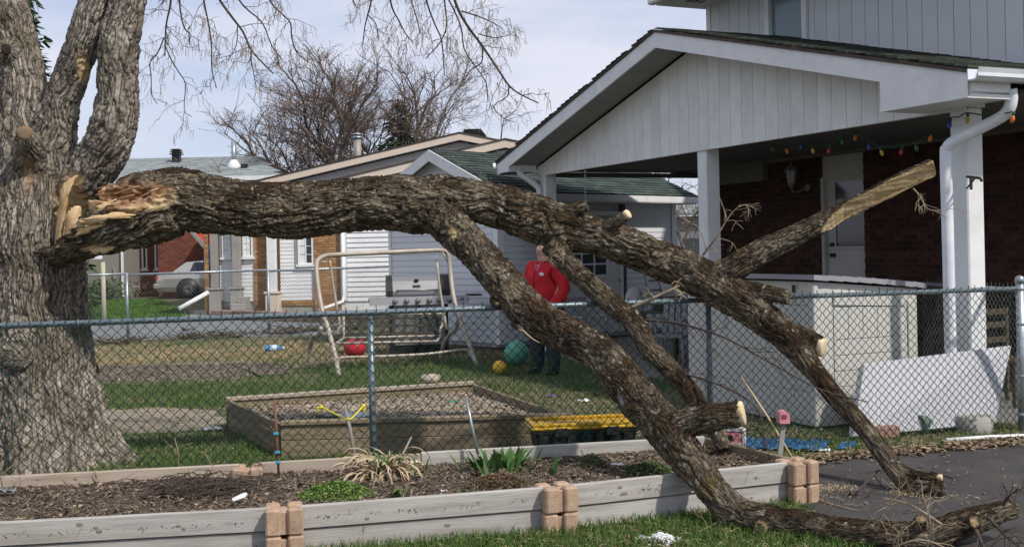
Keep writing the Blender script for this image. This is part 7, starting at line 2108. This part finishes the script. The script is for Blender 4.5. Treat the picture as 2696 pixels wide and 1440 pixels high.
# litter
paper = mat('white_paper', [(.66, .66, .66), (.74, .74, .74)], 6, rough=.7)
g = gnd(630, 1320, .20)
tag(MB().prism([(-.04, -.014, 0), (.03, -.02, .0), (.05, -.006, .0), (.05, .01, .0), (.03, .02, .0), (-.04, .016, 0)], (0, 0, .003)).build('plant_tag', paper, None, rotM((g.x, g.y, .225), .25, .5, -.35)), 'white plastic plant tag lying near the left block stack', 'plant tag')
def scrap(u, v, z, w_, label, m_=paper, seed=0, h=.02, cat='litter'):
    g = gnd(u, v, z)
    o = crumple('paper_scrap', [Vector((g.x - w_, g.y - w_ * .5, 0)), Vector((g.x + w_, g.y - w_ * .4, 0)), Vector((g.x + w_ * .8, g.y + w_ * .6, 0)), Vector((g.x - w_ * .9, g.y + w_ * .5, 0))], h, m_, label, cat, 10, 8, .002, seed)
    o.location.z = z
    return o
scrap(1625, 1228, .19, .045, 'white paper scrap on the soil left of the fallen limb', seed=2)
scrap(1085, 1222, .20, .05, 'white stone coloured scrap behind the dead daylily', seed=3, h=.03)
scrap(1166, 1300, .20, .012, 'tiny white scrap by the front board', seed=6)
scrap(1538, 1060, .0, .07, 'white and green paper scrap on the lawn behind the tote', seed=5, h=.04)
scrap(1450, 1046, .0, .05, 'purple scrap on the lawn behind the tote', mat('purple_scrap', [(.13, .08, .30), (.2, .14, .4)], 4, rough=.6), 7, .03)
scrap(565, 1135, .0, .10, 'crushed pale blue can beside the left corner of the sandbox', mat('can_metal', [(.35, .42, .48), (.55, .58, .6)], 10, rough=.35, metal=.5), 8, .05)
scrap(1195, 1062, .2, .06, 'green plastic scrap in the right corner of the sandbox', mat('green_scrap', [(.05, .2, .14), (.1, .28, .2)], 4, rough=.6), 9, .03)
scrap(2172, 1194, .004, .045, 'white cup lid at the edge of the asphalt', seed=11, h=.04)
scrap(20, 1302, .2, .06, 'black and white scrap at the left end of the bed', mat('dark_scrap', [(.03, .03, .03), (.3, .3, .3)], 14, rough=.6), 12, .05)
scrap(495, 872, .0, .14, 'dry tan leaf heap on the paved driveway', leaf_d, 13, .1)
g = gnd(1742, 1428)
pw = thing('plaster_heap', 'heap of crumbled white plaster on the front lawn', 'rubble', (g.x, g.y, 0))
for i in range(150):
    r_ = random.uniform(.004, .018); a = random.uniform(0, 6.28); d_ = abs(random.gauss(0, .055))
    b_ = MB().ball((0, 0, 0), r_, 7, 5, (1.4, 1, .4)); b_.sm = [False] * len(b_.sm)
    b_.build('lump', paper, pw, rotM((g.x + math.cos(a) * d_ * 1.3, g.y + math.sin(a) * d_ * .8, max(.012, .045 - d_ * .4)), random.random() * 6, random.random(), random.random()))
# ---- shrubs beyond the grey fence
def shrub(u, v, w_, h_, label, m_, n_=900, group='shrubs beyond the grey fence'):
    g = gnd(u, v); t_ = thing('shrub', label, 'shrub', (g.x, g.y, 0), group)
    c = rng.normal(size=(n_, 3)) * [w_ * .3, w_ * .18, h_ * .25] + [g.x, g.y, h_ * .48]; c[:, 2] = np.abs(c[:, 2])
    fs_ = min(.045, h_ * .12); d1 = rng.normal(size=(n_, 3)) * fs_; d2 = rng.normal(size=(n_, 3)) * fs_ * .5
    V = np.stack([c - d1, c + d2, c + d1, c - d2], 1).reshape(-1, 3)
    tag(np_mesh('foliage', V, np.arange(n_)[:, None] * 4 + np.array([[0, 1, 2, 3]]), m_, t_), kind='stuff')
    st_ = MB()
    for i in range(30): st_.tube([(g.x + random.gauss(0, w_ * .1), g.y, 0), tuple(c[i])], .012, 3, caps=False)
    st_.build('stems', twig_far, t_)
shrub(268, 790, 1.6, .8, 'low dark green shrub by the pale round post', dark_gc)
shrub(330, 783, 1.9, .8, 'brownish shrub left of the black plant pot', brown_gc)
shrub(362, 780, 1.4, .95, 'twiggy brown shrub under the narrow windows', brown_gc, 700)
shrub(760, 812, 1.0, .45, 'small dark shrub at the bungalow foundation', dark_gc, 500)
shrub(660, 818, .8, .4, 'dry brown shrub between the porch pedestals', brown_gc, 400)
for i, (u, v) in enumerate(((300, 905), (480, 893), (600, 888), (740, 880), (830, 872), (930, 868))):
    shrub(u, v, 1.2, .16, ['strip of dry weeds at the near fence post', 'dry weeds along the edge of the paved driveway', 'dry weeds between the two grey posts', 'dry weeds right of the second grey post', 'dark weeds left of the swing legs', 'dark weeds behind the swing'][i], brown_gc if i < 4 else dark_gc, 160, 'weeds along the grey fence')
# ---- loose twigs on the fallen limb and around it
def twig_on_limb(pts, r, m_, n_side=5, L=.2, parent=limb, name='twig'):
    mb = MB(); P_ = [Vector(q) for q in smooth_path([tuple(at(*p)) for p in pts], 4)]
    rod(mb, P_, r, r * .4, 5)
    for _ in range(n_side):
        i = random.randint(1, len(P_) - 2); t_ = (P_[i + 1] - P_[i]).normalized()
        d_ = (t_ + Vector((random.gauss(0, .8), random.gauss(0, .4), random.gauss(0, .8)))).normalized()
        Q = droop(P_[i], d_, L * random.uniform(.5, 1.2), 5, -.12, .25); rod(mb, Q, r * .45, r * .2, 4)
        for _ in range(2):
            Q2 = droop(Q[3], (Q[4] - Q[3]) + Vector((random.gauss(0, .05), 0, random.gauss(0, .05))), L * .4, 4, -.2, .3); rod(mb, Q2, r * .25, r * .15, 3)
    return mb.build(name, m_, parent)
twig_on_limb([(1850, 672, 8.9), (1885, 625, 8.8), (1920, 570, 8.75), (1950, 538, 8.7)], .010, twig_pale, 7, .22)
twig_on_limb([(1945, 545, 8.7), (1965, 540, 8.68), (1972, 560, 8.66)], .006, twig_pale, 6, .15)
twig_on_limb([(1655, 815, 8.6), (1720, 785, 8.5), (1790, 752, 8.45)], .02, twig_pale, 3, .15)
twig_on_limb([(1690, 842, 8.55), (1780, 850, 8.4), (1900, 885, 8.2), (2010, 944, 8.05), (2158, 1024, 7.95), (2288, 1058, 7.9)], .010, twig_m, 9, .28)
twig_on_limb([(1800, 985, 8.2), (1860, 1000, 8.0), (1930, 1030, 7.8), (1990, 1070, 7.7), (2010, 1130, 7.6), (2005, 1200, 7.5)], .008, twig_m, 12, .28)
twig_on_limb([(2405, 497, 8.57), (2425, 520, 8.5), (2440, 548, 8.45), (2470, 555, 8.4), (2530, 545, 8.4)], .006, twig_pale, 9, .16)
twig_on_limb([(1440, 690, 8.95), (1450, 670, 8.8), (1475, 655, 8.75), (1490, 670, 8.7)], .006, twig_pale, 8, .14)
twig_on_limb([(1375, 868, 8.15), (1400, 890, 8.05), (1420, 902, 8.0)], .006, mat('fresh_twig', [(.45, .34, .20), (.55, .43, .27)], 5, rough=.8), 0)
for pts, r, m_ in (([(2440, 1440, 6.0), (2450, 1380, 5.95), (2430, 1300, 5.95)], .006, twig_pale), ([(2480, 1380, 6.0), (2400, 1330, 6.0), (2330, 1310, 6.05)], .007, twig_pale), ([(2570, 1395, 6.0), (2585, 1430, 5.9), (2600, 1460, 5.85)], .012, twig_m), ([(2640, 1330, 6.1), (2660, 1300, 6.05), (2680, 1285, 6.0)], .008, twig_m), ([(2600, 1360, 6.0), (2660, 1420, 5.9), (2700, 1450, 5.85)], .010, twig_m), ([(2330, 1450, 6.0), (2420, 1420, 5.9), (2500, 1445, 5.9)], .008, twig_pale), ([(2300, 1380, 6.1), (2350, 1320, 6.0), (2380, 1290, 6.0)], .005, twig_pale)):
    twig_on_limb(pts, r, m_, 7, .2)
def loose_twig(pts, r, m_, label, ns_=6, L=.15):
    o = twig_on_limb(pts, r, m_, ns_, L, None, 'fallen_twig')
    tag(o, label, 'twig', 'twigs dropped around the limb')
gy = lambda u, v: gnd(u, v).y
loose_twig([(2222, 1310, gy(2222, 1310)), (2238, 1290, gy(2222, 1310) + .05), (2245, 1310, gy(2222, 1310)), (2270, 1280, gy(2270, 1310)), (2312, 1240, gy(2312, 1280))], .010, twig_m, 'forked grey twig standing up from the driveway edge', 8, .2)
loose_twig([(2140, 1310, gy(2140, 1316)), (2200, 1330, gy(2200, 1335)), (2260, 1345, gy(2260, 1350))], .006, twig_pale, 'pale thin twig on the asphalt beside the block stack', 7, .18)
loose_twig([(1945, 1425, gy(1945, 1428)), (2020, 1418, gy(2020, 1420)), (2100, 1420, gy(2100, 1424))], .006, twig_pale, 'pale crooked twig in the grass below the limb', 5, .15)
loose_twig([(1735, 1385, gy(1735, 1395)), (1770, 1405, gy(1770, 1412)), (1820, 1438, gy(1820, 1442))], .006, twig_pale, 'straight dry twig next to the white plaster heap', 3, .1)
loose_twig([(900, 1330, 6.45), (935, 1345, 6.42), (955, 1370, 6.4), (960, 1390, 6.38)], .004, twig_pale, 'thin dry twig hanging over the front board', 2, .06)
loose_twig([(905, 1420, gy(905, 1428)), (980, 1388, gy(980, 1420)), (1050, 1386, gy(1050, 1415)), (1095, 1412, gy(1095, 1418))], .006, twig_pale, 'arched dry twig lying against the front board', 4, .12)
loose_twig([(2450, 1240, gy(2450, 1245)), (2520, 1262, gy(2520, 1265))], .007, twig_m, 'short dark twig alone on the asphalt', 2, .08)
loose_twig([(1840, 1400, gy(1840, 1405)), (1870, 1385, gy(1870, 1395)), (1900, 1400, gy(1900, 1405))], .004, twig_pale, 'curled dry twig in the grass left of the limb', 7, .12)
loose_twig([(1170, 1100, 9.0), (1205, 1160, 8.7), (1215, 1180, 8.6)], .005, twig_pale, 'dry stem leaning on the back board beside the grey stake', 2, .06)
